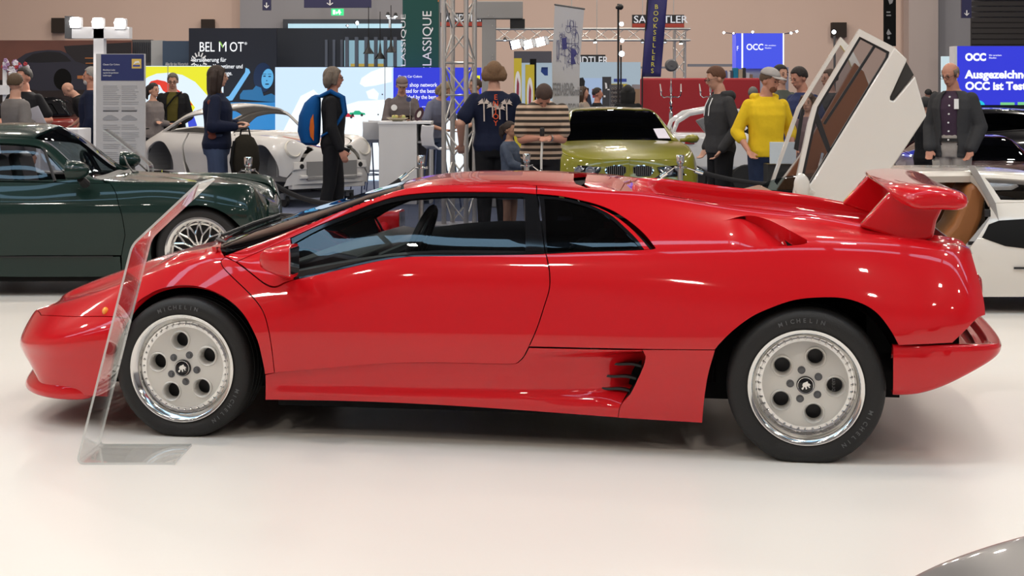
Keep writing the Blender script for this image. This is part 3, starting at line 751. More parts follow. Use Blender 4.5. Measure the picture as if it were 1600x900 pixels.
def bar_stool(x, Y, label, rz=0):
    t = thing('bar_stool', label, 'stool', (X(x, Y), Y, 0), rz, 'white bar stools round the counter')
    mb = MB(); prof = [(-.19, .80), (-.05, .775), (.10, .78), (.17, .83), (.19, .95), (.175, 1.08)]
    v = []; f = []
    for (y, z) in prof: v += [(-.17, y, z+.01), (-.06, y, z), (.06, y, z), (.17, y, z+.01), (.17, y+.012, z-.008), (-.17, y+.012, z-.008)]
    for i in range(5):
        for j in range(6): f.append((i*6+j, i*6+(j+1) % 6, i*6+6+(j+1) % 6, i*6+6+j))
    f += [(0, 1, 2, 3, 4, 5), (30, 35, 34, 33, 32, 31)]
    mb.add(v, f); mb.obj('seat', mat('stool_shell', (.55, .56, .60), .35), t, smooth=True)
    for sx, sy in ((-1, -1), (1, -1), (1, 1), (-1, 1)):
        mb = MB(); mb.tube([(sx*.12, sy*.12, .775), (sx*.20, sy*.20, .0)], .011, 7); mb.obj('leg', mat('stool_leg', (.06, .08, .16), .35, .5), t)
    mb = MB(); mb.tube([(-.18, -.18, .3), (.18, -.18, .3), (.18, .18, .3), (-.18, .18, .3)], .008, 6, closed=True); mb.obj('foot_ring', MATS['stool_leg'], t)
bar_stool(575, 23.6, 'white bar stool left of the tall counter, the one further left', R(-150)); bar_stool(591, 24.8, 'white bar stool half hidden behind the left edge of the counter', R(-170))
bar_stool(676, 24.4, 'white bar stool just right of the counter, by the truss tower', R(160)); bar_stool(688, 20.7, 'white bar stool behind the left leg of the truss tower', R(120))

# truss tower
def truss(name, label, A, B, w, m, up=(0, 1, 0), n=None, r=.025, rb=.010, group=None, base=False, step=None):
    A, B = Vector(A), Vector(B); D = (B-A); L = D.length; D.normalize(); U = Vector(up); S = D.cross(U).normalized(); U = S.cross(D).normalized()
    t = thing(name, label, 'truss', tuple(A), 0, group); h = w/2
    C = [A+S*h*a+U*h*b for a, b in ((-1, -1), (1, -1), (1, 1), (-1, 1))]
    for c in C:
        mb = MB(); mb.tube([c, c+D*L], r, 10); mb.obj('chord', m, t, smooth=True, wspace=True)
    k = n or int(L/(w*1.35)); st = L/k
    for q in range(4):
        mb = MB(); c0, c1 = C[q], C[(q+1) % 4]
        for i in range(k):
            a, b = (c0, c1) if (i+q) % 2 == 0 else (c1, c0)
            mb.tube([a+D*(st*i+.02), b+D*(st*(i+1)-.02)], rb, 6)
        for i in ([k//3, k//3+1] if base else []): mb.tube([c0+D*st*i, c1+D*st*i], rb*1.1, 6)
        mb.obj('lacing', m, t, smooth=True, wspace=True)
    if base:
        mb = MB(); mb.box(A.x-.3, A.x+.3, A.y-.3, A.y+.3, 0, .012); mb.obj('base_plate', m, t, wspace=True)
    return t
TY = 18.1
truss('truss_tower', 'upright square aluminium truss tower standing beside the counter', (X(717, TY), TY+.13, .01), (X(717, TY), TY+.13, 4.4), .27, M['alu'], r=.028, rb=.011, base=True, up=(.35, 1, 0))
HY = 34
truss('ceiling_truss', 'long horizontal lighting truss running behind the tall white banner', (X(775, HY), HY, Z(54, HY)), (X(1078, HY), HY, Z(54, HY)), .24, M['alu'], up=(0, 0, 1), r=.022, rb=.010)
truss('ceiling_truss', 'upright truss leg at the right end of the long lighting truss', (X(1064, HY), HY+.3, 0), (X(1064, HY), HY+.3, Z(47, HY)), .22, M['alu'], r=.022, rb=.010)
# grey gantry
t = thing('grey_gantry', 'thick grey box gantry with a column beside the truss tower', 'gantry', (X(766, 21), 21, 0))
gm = mat('gantry_grey', (.30, .29, .285), .6)
mb = MB(); mb.box(X(741, 21), X(817, 21), 21, 21.3, Z(29, 21), Z(2, 21)); mb.obj('beam', gm, t, wspace=True, bevel=.01)
mb = MB(); mb.box(X(753, 21), X(775, 21), 21.02, 21.25, 0, Z(29, 21)); mb.obj('column', gm, t, wspace=True, bevel=.01)
for (x, y) in ((763, 24), (771, 25), (769.5, 40), (769.5, 86), (769.5, 91)): face(t, 'bolt', x-.7, y-.7, x+.7, y+.7, 21, M['steel'], .01)
slab('hanging_speaker', 'dark box hanging under the grey gantry beam', 'speaker', 797, 29.5, 820, 44, 21.05, M['black'], th=.2)
# exhibitor signs
def shop_sign(x0, y0, x1, y1, Y, label, tx, cap):
    t = slab('shop_sign', label, 'sign', x0, y0, x1, y1, Y, mat('sign_black', (.02, .02, .022), .5), th=.12)
    face(t, 'red_stripe', x0, y0+(y1-y0)*.66, x1, y0+(y1-y0)*.94, Y, mat('sign_red', (.40, .05, .03), .5), .01)
    for q in (.2, .8):
        xx = x0+(x1-x0)*q; mb = MB(); mb.box(X(xx, Y)-.008, X(xx, Y)+.008, Y+.03, Y+.046, Z(y0, Y), 9.45); mb.obj('hanger', M['steel'], t, wspace=True)
    ptext(t, 'lettering', 'SANDTLER', tx, y0+(y1-y0)*.60, cap, Y, em('sign_white', (.75, .75, .78), .8), (x1-tx-2)/(cap*8.1)*1.28, bold=.02)
    return t
shop_sign(688, 20, 753, 42, 36, 'black SANDTLER sign mostly hidden behind the truss tower', 690, 11)
shop_sign(988, 23, 1069, 44, 36, 'black SANDTLER sign with red stripe partly behind the blue book flag', 990, 11)
shop_sign(880, 85.5, 946, 110, 33, 'lower black SANDTLER sign with red stripe beside the white banner', 882, 12)
# pole lamps with bright cool lamps
for (x, y, r) in ((971, 37.5, 3.6), (972, 63.5, 3.2), (971.5, 84, 4.6)):
    spot('pole_spotlight', {37.5: 'topmost', 63.5: 'middle', 84: 'lowest and largest'}[y]+' glaring white spotlight on the thin black pole', x, y, 28, r, bulb_b, group='spotlights on the black pole', hang=lambda P: (X(966, 28.2), 28.2, P.z+.03))
t = thing('lamp_pole', 'thin black double pole rising behind the green coupe with three spotlights', 'pole', (X(966, 28.2), 28.2, 0))
mb = MB(); mb.tube([(X(966, 28.2), 28.2, 0), (X(966, 28.2), 28.2, Z(6, 28.2))], .018, 8); mb.obj('pole', M['black'], t, wspace=True)
mb = MB(); mb.tube([(X(970.5, 28.2), 28.25, 0), (X(970.5, 28.2), 28.25, Z(70, 28.2))], .014, 8); mb.obj('pole', M['black'], t, wspace=True)
mb = MB(); mb.sphere((X(969, 28.2), 28.15, Z(11, 28.2)), .055); mb.sphere((X(964, 28.2), 28.15, Z(12, 28.2)), .03); mb.obj('fitting', M['black'], t, smooth=True, wspace=True)
for k, (x, y) in enumerate(((930, 66), (1004, 66), (1039, 66), (1064, 68), (789, 63))):
    spot('truss_spotlight', ['leftmost small spotlight under the long truss, right of the white banner', 'small spotlight under the long truss left of the book flag', 'small spotlight under the long truss right of the book flag', 'bright small spotlight at the right end of the long truss', 'small spotlight under the long truss just right of the grey gantry'][k], x, y, 33.5, 3.0, bulb_b if k in (0, 3) else mat('dim_lamp', (.5, .5, .5), .3, emit=(.7, .75, .8), es=1.2), aim=(0, -.5, -1), group='spotlights under the long truss', hang=lambda P: (P.x, HY-.11, Z(54, HY)-.11))
for k, (x, y) in enumerate(((805, 70), (824, 70), (843.5, 66))):
    P = at(x, y, 26); t = thing('barn_door_lamp', ['leftmost', 'middle', 'rightmost'][k]+' of three large white floodlights in a row left of the tall banner', 'lamp', tuple(P), R(12), 'three floodlights above the yellow banners')
    mb = MB(); mb.box(-.072, .072, -.03, .10, -.065, .072, M4=Matrix.Rotation(R(-14), 4, 'Y')); mb.obj('lamp_housing', M['black'], t, bevel=.01)
    mb = MB(); mb.box(-.070, .070, -.04, -.031, -.062, .070, M4=Matrix.Rotation(R(-14), 4, 'Y')); mb.obj('lamp_lens', bulb, t)
    mb = MB(); mb.add([Matrix.Rotation(R(-14), 4, 'Y') @ Vector(q) for q in ((.085, -.03, -.07), (.085, -.03, .08), (.125, -.11, .07), (.125, -.11, -.06), (.089, -.03, -.07), (.089, -.03, .08), (.129, -.11, .07), (.129, -.11, -.06))], [(0, 1, 2, 3), (7, 6, 5, 4), (0, 3, 7, 4), (1, 5, 6, 2), (0, 4, 5, 1), (3, 2, 6, 7)]); mb.obj('lamp_flap', M['grey_plastic'], t)
spot('ceiling_spotlight', 'single bright spotlight on a stalk above the raised white doors', 1303, 50, 27, 3.4, bulb_b)
P = at(1304, 56, 27.3); mb = MB(); mb.tube([P, (P.x, P.y, 0)], .02, 8); tag(mb.obj('lamp_stalk', M['grey_plastic'], wspace=True), 'thin grey stalk holding up the spotlight above the raised doors', 'pole')
for k, (x, y, r, Yq) in enumerate(((1131, 51, 2.0, 29.2), (1146, 52, 1.3, 29.35), (1236, 51.5, 2.0, 29.3), (1245, 49, 2.0, 29.05), (1206, 109, 3, 29.3), (1176, 50, 2.0, 29.3))):
    spot('booth_spotlight', ['tiny slanted spotlight left of the small blue screen', 'tiny round spotlight beside the small blue screen', 'left one of two small lamps right of the small blue screen', 'right one of two small lamps right of the small blue screen', 'small lamp glowing under the small blue screen', 'small lamp clipped on top of the small blue screen'][k], x, y, Yq, r, bulb_b, group='small booth spotlights', hang=lambda P: (min(max(P.x, X(1151, 29.6)), X(1224, 29.6)), 29.6, Z(53, 29.6) if P.z > 2 else Z(106.8, 29.5)))
# hall lounge spotlights behind the dark wall
for k, (x, y) in enumerate(((606, 24.5), (618, 25.5))):
    spot('mast_spotlight', ['left', 'right'][k]+' lamp of the pair on the small mast beside the green banner', x, y, 31.05, 3.4, bulb_b, aim=(0, -.3, -1), group='pair of lamps beside the green banner')
mb = MB(); mb.tube([at(609, 43.6, 31.08), at(609, 29, 31.08)], .02, 8); mb.tube([at(606, 29, 31.08), at(618, 29, 31.08)], .02, 8); tag(mb.obj('lamp_mast', M['white'], wspace=True), 'short pale mast carrying two lamps beside the green banner', 'pole')
for k, (x, y, r) in enumerate(((558, 36, 3.2), (543, 40, 2.2))):
    spot('wall_spotlight', ['brighter tilted lamp', 'dimmer lamp'][k]+' over the slatted lounge roof', x, y, 31.05, r, bulb_b if k == 0 else MATS['dim_lamp'], aim=(.6, -.8, 0), group='lamps over the slatted lounge', hang=lambda P: (P.x, P.y+.03, Z(44.2, 31)))

# tall white engine banner
BY2 = 23.9
t = thing('roll_up_banner', 'tall white banner with a blue engine cutaway drawing and grey company lettering', 'banner', (X(890, BY2), BY2, 0))
mb = MB(); mb.prism([(X(867, BY2), Z(7, BY2)), (X(913, BY2), Z(14, BY2)), (X(906, BY2), Z(100, BY2)), (X(903, BY2), 0), (X(865, BY2), 0), (X(862.5, BY2), Z(100, BY2))][::-1], BY2, BY2+.02); mb.obj('banner_cloth', mat('banner_white', (.46, .46, .50), .6), t, wspace=True)
mb = MB(); mb.tube([at(866, 7, BY2), at(914, 14, BY2)], .012, 8); mb.obj('top_rail', M['grey_plastic'], t, wspace=True)
ink = mat('engine_ink', (.05, .05, .20), .6)
mb = MB(); rr = random.Random(11)
def ell(cx, cy, rx, ry, w=.6, a0=0, a1=360, n=26):
    A = np.linspace(R(a0), R(a1), n); pts = [at(cx+rx*math.cos(a), cy+ry*math.sin(a), BY2-.004) for a in A]
    mb.tube(pts, w*BY2/FPX*.5, 4)
def ln(x0, y0, x1, y1, w=.6): mb.tube([at(x0, y0, BY2-.004), at(x1, y1, BY2-.004)], w*BY2/FPX*.5, 4)
for a in [(897, 50, 4.5, 4.5), (897, 50, 2.5, 2.5), (881, 64, 6, 8), (898, 78, 7, 8), (893, 38, 3, 6), (888, 46, 4, 5), (886, 82, 5, 6), (893, 96, 5, 5), (878, 56, 4, 3), (901, 62, 3, 12), (872, 78, 2, 15)]: ell(*a)
for a in [(887, 31, 887, 48), (891, 30, 891, 50), (896, 31, 897, 45), (899, 33, 900, 60), (878, 50, 878, 80), (870, 62, 870, 96), (873, 62, 872, 96), (884, 40, 903, 42), (884, 68, 902, 68), (880, 74, 902, 76), (886, 90, 886, 106), (883, 60, 883, 100), (889, 60, 889, 104), (893, 60, 894, 108), (875, 84, 884, 88), (903, 70, 903, 96), (886, 96, 898, 100), (880, 104, 881, 110)]: ln(*a)
for _ in range(30):
    x, y = rr.uniform(874, 902), rr.uniform(42, 98); ln(x, y, x+rr.uniform(-4, 4), y+rr.uniform(-7, 7), .5)
mb.obj('engine_drawing', ink, t, wspace=True, fix=False)
face(t, 'engine_shading', 0, 0, 0, 0, BY2, ink, .003, poly=[(878, 60), (885, 58), (886, 76), (879, 78)]); face(t, 'engine_shading', 0, 0, 0, 0, BY2, ink, .003, poly=[(892, 76), (899, 77), (902, 84), (897, 90), (900, 100), (892, 100)])
tg = mat('banner_text_grey', (.22, .22, .24), .6)
ptext(t, 'lettering', 'FEIERABEND', 863.5, 149, 20, BY2, tg, .205, bold=.003); ptext(t, 'lettering', 'GmbH', 893.5, 149, 14, BY2, tg, .30)
ptext(t, 'lettering', 'KLASSIK TECHNIK', 864, 181, 20, BY2, tg, .21); face(t, 'rule', 864, 186, 903, 187, BY2, tg, .004)
ptext(t, 'lettering', 'motoren', 877, 209, 6, BY2, tg, .9)
# blue bookseller flag
FY2 = 24
t = thing('beach_flag', 'tall blue flag with yellow BOOKSELLERS lettering leaning over the red wall', 'flag', (X(1003, FY2), FY2, 0))
fl_m = mat('flag_blue', (.035, .03, .16), .6, noise=(.02, .018, .11), nscale=3)
N = 18; v = []; f = []
for i in range(N+1):
    q = i/N; y = -40+q*160; xl = 1014-q*10.5; xr = 1046-q*13.5
    for j in range(7):
        w_ = j/6; P = at(xl+(xr-xl)*w_, y+(-2 if 0 else 0), FY2+.05*math.sin(q*6+w_*3)); v.append(tuple(P))
for i in range(N):
    for j in range(6): f.append((i*7+j, i*7+j+1, i*7+8+j, i*7+7+j))
mb = MB(); mb.add(v, f); o = mb.obj('flag_cloth', fl_m, t, smooth=True, wspace=True); sd = o.modifiers.new('thick', 'SOLIDIFY'); sd.thickness = .004
mb = MB(); mb.tube([(X(1003, FY2), FY2, 0), at(1003.5, 122, FY2), at(1015, -45, FY2)], .012, 8); mb.obj('flag_pole', M['black'], t, wspace=True)
for k, ch in enumerate('ROSS BOOKSELLERS'):
    y = -36+k*10.0
    if ch == ' ': continue
    yy = y
    ptext(t, 'letter', ch, 1026.5-(y+3)*.062, y, 7, FY2-.08, mat('letter_yellow', (.62, .56, .06), .5), 1.0, 'CENTER', bold=.008)
# small and large blue insurer screens
t = slab('blue_screen', 'small glowing blue screen with a white OCC logo in the middle distance', 'screen', 1150, 52, 1225, 107, 29.5, em('screen_royal_blue', (.06, .09, .80), .95), th=.5)
ptext(t, 'lettering', 'OCC', 1166, 78, 9.5, 29.5, WT, .88, bold=.035); face(t, 'corner_light', 1158.5, 52, 1161, 107, 29.5, WT, .01); ptext(t, 'lettering', 'F', 1151, 79, 7, 29.5, WT, .6, bold=.02)
ptext(t, 'lettering', 'Wir versichern', 1195, 72, 2.2, 29.5, WT, .9); ptext(t, 'lettering', 'Klassiker.', 1195, 76, 2.2, 29.5, WT, .9); face(t, 'edge_light', 1223, 52, 1225, 107, 29.5, WT, .01)
mb = MB(); mb.box(X(1150, 29.6), X(1225, 29.6), 29.6, 29.95, 0, Z(107, 29.6)); mb.obj('plinth', mat('booth_grey', (.35, .36, .42), .6), t, wspace=True)
OY = 27
t = slab('blue_screen', 'large glowing blue OCC screen with white German slogan at the right edge', 'screen', 1496, 72, 1760, 164, OY, em('screen_violet_blue', (.035, .045, .70), .95), th=.3)
ptext(t, 'lettering', 'OCC', 1508, 94.5, 11, OY, WT, .92, bold=.09); ptext(t, 'lettering', 'Wir versichern', 1545, 87.5, 2.5, OY, WT, .9); ptext(t, 'lettering', 'Klassiker.', 1545, 91.5, 2.5, OY, WT, .9)
ptext(t, 'lettering', 'Ausgezeichnet.', 1508, 122, 12, OY, WT, 1.06, bold=.07); ptext(t, 'lettering', 'OCC ist Testsieger', 1508, 140, 12, OY, WT, 1.0, bold=.07)
face(t, 'cyan_print', 0, 0, 0, 0, OY, em('screen_cyan', (.02, .55, .75)), .01, poly=[(1522+12*math.cos(a)*1.2+2, 164-8*math.sin(a)) for a in np.linspace(0, PI, 16)])
face(t, 'green_print', 1563, 160, 1585, 164, OY, em('screen_green', (.2, .6, .25)), .01); face(t, 'green_print', 1590, 159.5, 1612, 164, OY, MATS['screen_green'], .01)
mb = MB(); mb.box(X(1491, OY), X(1495.5, OY), OY, OY+.3, 0, Z(72, OY)); mb.obj('frame_post', M['white'], t, wspace=True)
mb = MB(); mb.box(X(1496, OY), X(1760, OY), OY+.02, OY+.28, 0, Z(164, OY)); mb.obj('plinth', MATS['blue_black_wall'], t, wspace=True)
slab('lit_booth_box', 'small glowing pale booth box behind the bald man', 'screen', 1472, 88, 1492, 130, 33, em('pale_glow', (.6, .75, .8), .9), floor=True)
# red wall with candelabra
RY = 27
t = slab('red_booth_wall', 'wide red booth wall with a rounded top corner behind the small white car', 'wall panel', 1001, 122, 1188, 300, RY, mat('booth_red', (.33, .012, .02), .6), floor=True, th=.15, bevel=.03)
for (cx, lb) in ((1048.5, 'chrome candelabra with three candles before the red wall, the one in full view'), (1110, 'chrome candelabra before the red wall, mostly hidden by the man in the charcoal hoodie')):
    Yc = 25.5; t = thing('candelabra', lb, 'candelabra', (X(cx, Yc), Yc, 0), 0, 'candelabra before the red wall')
    mb = MB(); P0 = at(cx, 178, Yc)
    prof = []
    H0, H1 = 0, Z(122, Yc)
    zz = Z(178, Yc)
    for (dz, r) in ((0, .03), (.02, .03), (.06, .012), (.10, .03), (.13, .012), (.18, .028), (.22, .01), (.28, .024), (.31, .01), (.38, .02), (.46, .01), (.56, .006)): prof.append((r, dz))
    mb.lathe(prof, 12, org=(P0.x, P0.y, zz)); mb.lathe([(.16, 0), (.16, .02), (.03, .05), (.02, .5), (.03, zz)], 14, org=(P0.x, P0.y, 0)); mb.obj('stem', M['chrome'], t, smooth=True, wspace=True)
    for sx in (-1, 1):
        mb = MB(); mb.tube([at(cx, 152, Yc), at(cx+sx*6, 151, Yc), at(cx+sx*11, 152.5, Yc), at(cx+sx*15, 149, Yc), at(cx+sx*15.5, 144, Yc)], .010, 7); mb.lathe([(.01, 0), (.022, .012), (.02, .016), (0, .016)], 10, org=tuple(at(cx+sx*15.5, 144.5, Yc))); mb.obj('arm', M['chrome'], t, smooth=True, wspace=True)
        mb = MB(); mb.tube([at(cx+sx*15.5, 143, Yc), at(cx+sx*(15.5 if sx > 0 else 17.2), 131, Yc)], [.012, .008], 8); mb.obj('candle', mat('candle_wax', (.75, .70, .68), .5), t, wspace=True)
    mb = MB(); mb.tube([at(cx, 140, Yc), at(cx, 127, Yc)], .009, 8); mb.obj('candle', MATS['candle_wax'], t, wspace=True)
# items on the ledge right of the red wall
LYY = 29
t = slab('grey_booth_wall', 'pale grey booth box at the right end of the red wall', 'wall panel', 1184, 105, 1232, 300, 30.2, mat('pale_booth_grey', (.36, .37, .43), .6), floor=True, th=.8)
cols = [(.45, .45, .5), (.28, .24, .2), (.12, .14, .3), (.5, .5, .55), (.05, .06, .09), (.0, .16, .28), (.35, .28, .2), (.02, .02, .02), (.4, .4, .45), (.18, .12, .08), (.3, .3, .35)]
mb = MB(); mb.box(X(1110, LYY), X(1184, LYY), LYY, LYY+.3, Z(123, LYY)-.03, Z(123, LYY)); mb.box(X(1110, LYY), X(1184, LYY), LYY+.25, LYY+.3, 0, Z(123, LYY)-.03); tag(mb.obj('display_shelf', M['white'], wspace=True), 'white shelf just above the red wall holding boxes and folders', 'shelf')
x = 1121
for k, (w_, h_) in enumerate(((5, 9), (8, 12), (3, 13), (5, 11), (4, 13), (8, 17), (7, 15), (5, 17), (6, 9), (5, 7))):
    mb = MB(); zt_ = Z(123, LYY); mb.box(X(x, LYY), X(x+w_-.4, LYY), LYY+.02, LYY+.2, zt_, zt_+h_*LYY/FPX)
    o = mb.obj('display_box', mat('box_colour_%d' % k, cols[k], .5), bevel=.005); tag(o, ['short pale grey', 'pale cup-like brown', 'narrow navy', 'pale', 'black', 'tall teal', 'tan', 'tall black', 'low grey', 'low brown'][k]+' box on the shelf above the red wall', 'box', 'boxes on the shelf above the red wall'); x += w_
# tall dark vertical banner far right
t = slab('hanging_banner', 'narrow black hanging banner with white emblem marks near the right pier', 'banner', 1381, -30, 1400, 72, 38, M['matte_black'], th=.05)
face(t, 'emblem', 0, 0, 0, 0, 38, print_grey, .01, poly=[(1387, -2), (1396, -2), (1394, 5), (1390, 7)]); face(t, 'emblem', 1385, 18, 1391, 20, 38, print_grey, .01); face(t, 'emblem', 1385, 23, 1392, 25, 38, print_grey, .01)
face(t, 'emblem', 0, 0, 0, 0, 38, print_grey, .01, poly=[(1385, 52), (1388, 45), (1391, 50), (1393, 53), (1387, 55)]); face(t, 'emblem', 1387, 57, 1390, 61, 38, print_grey, .01)
mb = MB(); mb.box(X(1390, 38)-.01, X(1390, 38)+.01, 38.01, 38.03, Z(-30, 38), 9.4); mb.obj('hanger', M['steel'], t, wspace=True)
# yellow oval roll-ups
for (x0, x1, ytop, lb) in ((803, 815, 91, 'left yellow display board with a white oval behind the striped-shirt man'), (821, 835, 101, 'right yellow display board with a white oval beside the tall white banner')):
    t = slab('display_board', lb, 'sign', x0, ytop, x1, 300, 23.5, mat('board_yellow', (.62, .50, .04), .5), floor=True, th=.35, group='yellow oval boards')
    cx = (x0+x1)/2
    face(t, 'white_oval', 0, 0, 0, 0, 23.5, mat('oval_white', (.8, .8, .85), .5), .006, poly=[(cx+5*math.cos(a), ytop+48+28*math.sin(a)) for a in np.linspace(0, 2*PI, 26)[:-1]])
    face(t, 'printed_figure', 0, 0, 0, 0, 23.5, mat('figure_red', (.30, .03, .08), .5), .010, poly=[(cx-.5, ytop+30), (cx+2, ytop+40), (cx+1.5, ytop+60), (cx-2, ytop+62), (cx-1.5, ytop+42)])
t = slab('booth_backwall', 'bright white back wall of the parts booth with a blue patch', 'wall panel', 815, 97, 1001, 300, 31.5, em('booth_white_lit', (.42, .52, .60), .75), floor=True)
face(t, 'blue_patch', 0, 0, 0, 0, 31.5, mat('patch_blue', (.01, .05, .25), .5), .01, poly=[(846, 105), (856, 105), (856, 118), (851, 118), (845, 112)])
face(t, 'portrait_panel', 905, 122, 941, 180, 31.5, em('panel_sky', (.38, .50, .72), .8), .008)
face(t, 'portrait_hair', 0, 0, 0, 0, 31.5, M['black'], .012, poly=[(905, 122), (911, 121), (914, 127), (913, 137), (905, 134)])
face(t, 'portrait_face', 0, 0, 0, 0, 31.5, mat('portrait_grey', (.22, .22, .25), .6), .011, poly=[(904, 127), (913, 128), (913, 138), (908, 144), (904, 143)])
face(t, 'portrait_shoulder', 0, 0, 0, 0, 31.5, mat('portrait_suit', (.02, .025, .05), .6), .012, poly=[(912, 142), (922, 148), (926, 170), (904, 170), (904, 145)])
face(t, 'black_panel', 941, 120, 955, 175, 31.5, print_dark, .01); face(t, 'white_print', 0, 0, 0, 0, 31.5, print_white, .014, poly=[(945, 129), (948, 130), (949, 138), (946, 139)])
face(t, 'white_print', 943, 149, 946, 152, 31.5, print_white, .014); face(t, 'white_print', 949, 139, 953, 141, 31.5, print_white, .014); face(t, 'blue_lettering', 959, 123, 979, 128, 31.5, mat('lettering_blue', (.05, .09, .4), .5), .01); face(t, 'yellow_print', 955, 131, 980, 136, 31.5, MATS['board_yellow'], .01)
face(t, 'red_cushion', 0, 0, 0, 0, 31.5, mat('cushion_red', (.4, .03, .05), .6), .02, poly=[(925, 139), (937, 140), (938, 152), (926, 153)])
slab('grey_fascia', 'dark grey fascia board behind the tall white banner', 'wall panel', 803, 80, 862, 98, 31.38, mat('fascia_grey', (.09, .09, .11), .6))
slab('black_post', 'thick black booth post right of the yellow boards', 'post', 828, 92, 838, 300, 26, M['matte_black'], floor=True)
# wheel display rack and carton beside it
t = thing('wheel_rack', 'rack of silver wheel trims left of the black lamp pole', 'rack', (X(960, 30), 30, 0))
for i in range(4):
    for j in range(5):
        P = at(957+i*4.4, 139+j*6.4, 30); mb = MB(); mb.lathe([(.012, -.02), (.022, -.02), (.026, 0), (.026, .02), (.018, .02)], 12, 'y', tuple(P)); mb.obj('wheel_trim', M['steel'], t, wspace=True)
mb = MB(); mb.box(X(953, 30), X(974, 30), 30.02, 30.1, 0, Z(132, 30)); mb.obj('rack_frame', M['grey_plastic'], t, wspace=True)
slab('carton_stack', 'brown carton pile left of the red booth wall', 'cartons', 989, 139, 1000, 300, 28.5, mat('carton_brown', (.30, .20, .13), .8), floor=True, th=.4)
slab('carton', 'grey box on top of the brown carton pile', 'carton', 989.5, 132, 1000, 139, 28.5, mat('carton_grey', (.30, .28, .30), .8), th=.35)
# ceiling-level dark fan on the right of the flag
P = at(1049, 102, 33); mb = MB(); mb.lathe([(0, -.12), (.1, -.12), (.13, -.05), (.13, .1), (0, .1)], 18, 'y', tuple(P)); mb.lathe([(0, -.14), (.02, -.14), (.02, -.11)], 10, 'y', tuple(P))
tag(mb.obj('wall_fan', M['grey_plastic'], smooth=True), 'round grey fan housing hanging beside the truss leg', 'fan')
# ------------------------------------------------------------ the red wedge sports car
fr = Frame(0, 1, R(8.7)); fr.C0 = np.array([-1.2892, 7.8050])
def p(x, y, w): return ('p', x, y, w)
K0 = [(-.88, 0, .215), (-.865, .30, .215), (-.84, .49, .21), (-.78, .63, .18), (-.70, .75, .14), p(117, 616, .82), p(165, 620, .88), p(250, 622, .90), p(414, 624.7, .90), p(555, 627, .91),
      p(672, 632, .92), p(800, 640, .93), p(971, 653, .94), p(1097, 661, .95), (2.45, .97, .16), (2.8, .98, .2), (3.05, .97, .24), (3.2, .93, .27), (3.26, .85, .29), (3.28, .8, .3)]
K1 = [(-.975, 0, .29), (-.965, .30, .29), (-.93, .47, .29), (-.87, .61, .295), (-.77, .735, .30), (-.6, .845, .305), (-.3, .915, .31), (0, .94, .31), (.4, .94, .30), (.8, .94, .29), (1.2, .945, .29), (1.6, .955, .29),
      (2.0, .975, .29), (2.4, .995, .30), (2.8, 1.0, .33), (3.05, .985, .37), (3.18, .955, .40), (3.27, .90, .42), (3.3, .85, .43)]
K2 = [(-.99, 0, .355), (-.978, .32, .355), (-.94, .475, .357), (-.88, .61, .365), (-.78, .735, .38), (-.6, .85, .41), (-.3, .925, .46), (0, .955, .49), (.4, .955, .50), (.8, .955, .50), (1.2, .96, .505), (1.6, .972, .515),
      (2.0, .99, .53), (2.4, 1.01, .55), (2.8, 1.018, .57), (3.05, 1.005, .58), (3.2, .975, .59), (3.32, .92, .59), (3.365, .86, .59)]
K3 = [(-.965, 0, .445), (-.95, .28, .447), p(52, 488, .42), p(75, 481, .545), p(100, 476, .635), p(155, 460, .72), p(240, 432, .785), p(300, 416, .81), p(350, 412, .825), p(400, 424, .855), p(460, 436, .88),
      p(516, 424, .885), p(587, 408, .885), p(633, 401, .885), p(700, 399, .885), p(830, 397, .885), p(950, 392, .885), p(1090, 388, .89), p(1258, 384, .895), p(1340, 383, .885), p(1420, 386, .86), p(1490, 393, .82), p(1512, 397, .77), p(1520, 403, .74)]
K4 = [(-.955, 0, .452), (-.935, .22, .455), p(62, 485.5, .36), p(100, 473, .51), p(155, 455, .62), p(240, 424, .70), p(300, 402, .735), p(345, 391, .76), p(372, 404, .79), p(400, 395, .775), p(454.5, 372, .745), p(500, 351, .712), p(550, 331, .68), p(587, 316.5, .655),
      p(625, 306, .63), p(675, 301, .605), p(725, 300, .59), p(800, 300, .585), p(850, 303, .585), p(907, 307, .59), p(1000, 313, .605), p(1050, 318, .625), p(1150, 333, .675), p(1275, 347, .715), p(1345, 360, .72), p(1457, 375, .70), p(1496, 381, .66), (3.325, .62, .845)]
K5 = [(-.95, 0, .455), (-.925, .16, .46), p(68, 482, .26), p(100, 467, .38), p(155, 447.5, .49), p(240, 416, .585), p(300, 391, .66), p(350, 393, .735), p(400, 381, .735), p(452, 361, .70), p(500, 343, .667), p(550, 324.5, .632), p(600, 306, .592), p(629, 294.5, .57),
      p(700, 288.5, .545), p(800, 285.5, .535), p(850, 288, .535), p(925, 294, .54), p(1007, 302.3, .56), p(1050, 308.8, .59), p(1100, 317, .62), p(1150, 323.5, .64), p(1200, 328, .66), p(1275, 337.5, .67), p(1345, 350, .67), p(1457, 367.5, .66), p(1490, 372, .62), (3.30, .58, .862)]
K6 = [(-.95, 0, .457), (-.92, .08, .474), (-.86, .20, .508), (-.76, .30, .553), (-.5, .36, .650), (-.27, .40, .728), (-.08, .42, .77), (.12, .42, .83), (.35, .41, .905), (.60, .39, .99), (.80, .37, 1.055), (.95, .35, 1.088), (1.15, .34, 1.102), (1.4, .34, 1.102),
      (1.6, .34, 1.095), (1.78, .34, 1.084), (1.86, .35, 1.075), (1.88, .40, 1.03), (1.93, .47, .94), (2.1, .52, .905), (2.5, .58, .875), (2.8, .60, .85), (3.1, .58, .82), (3.30, .54, .80)]
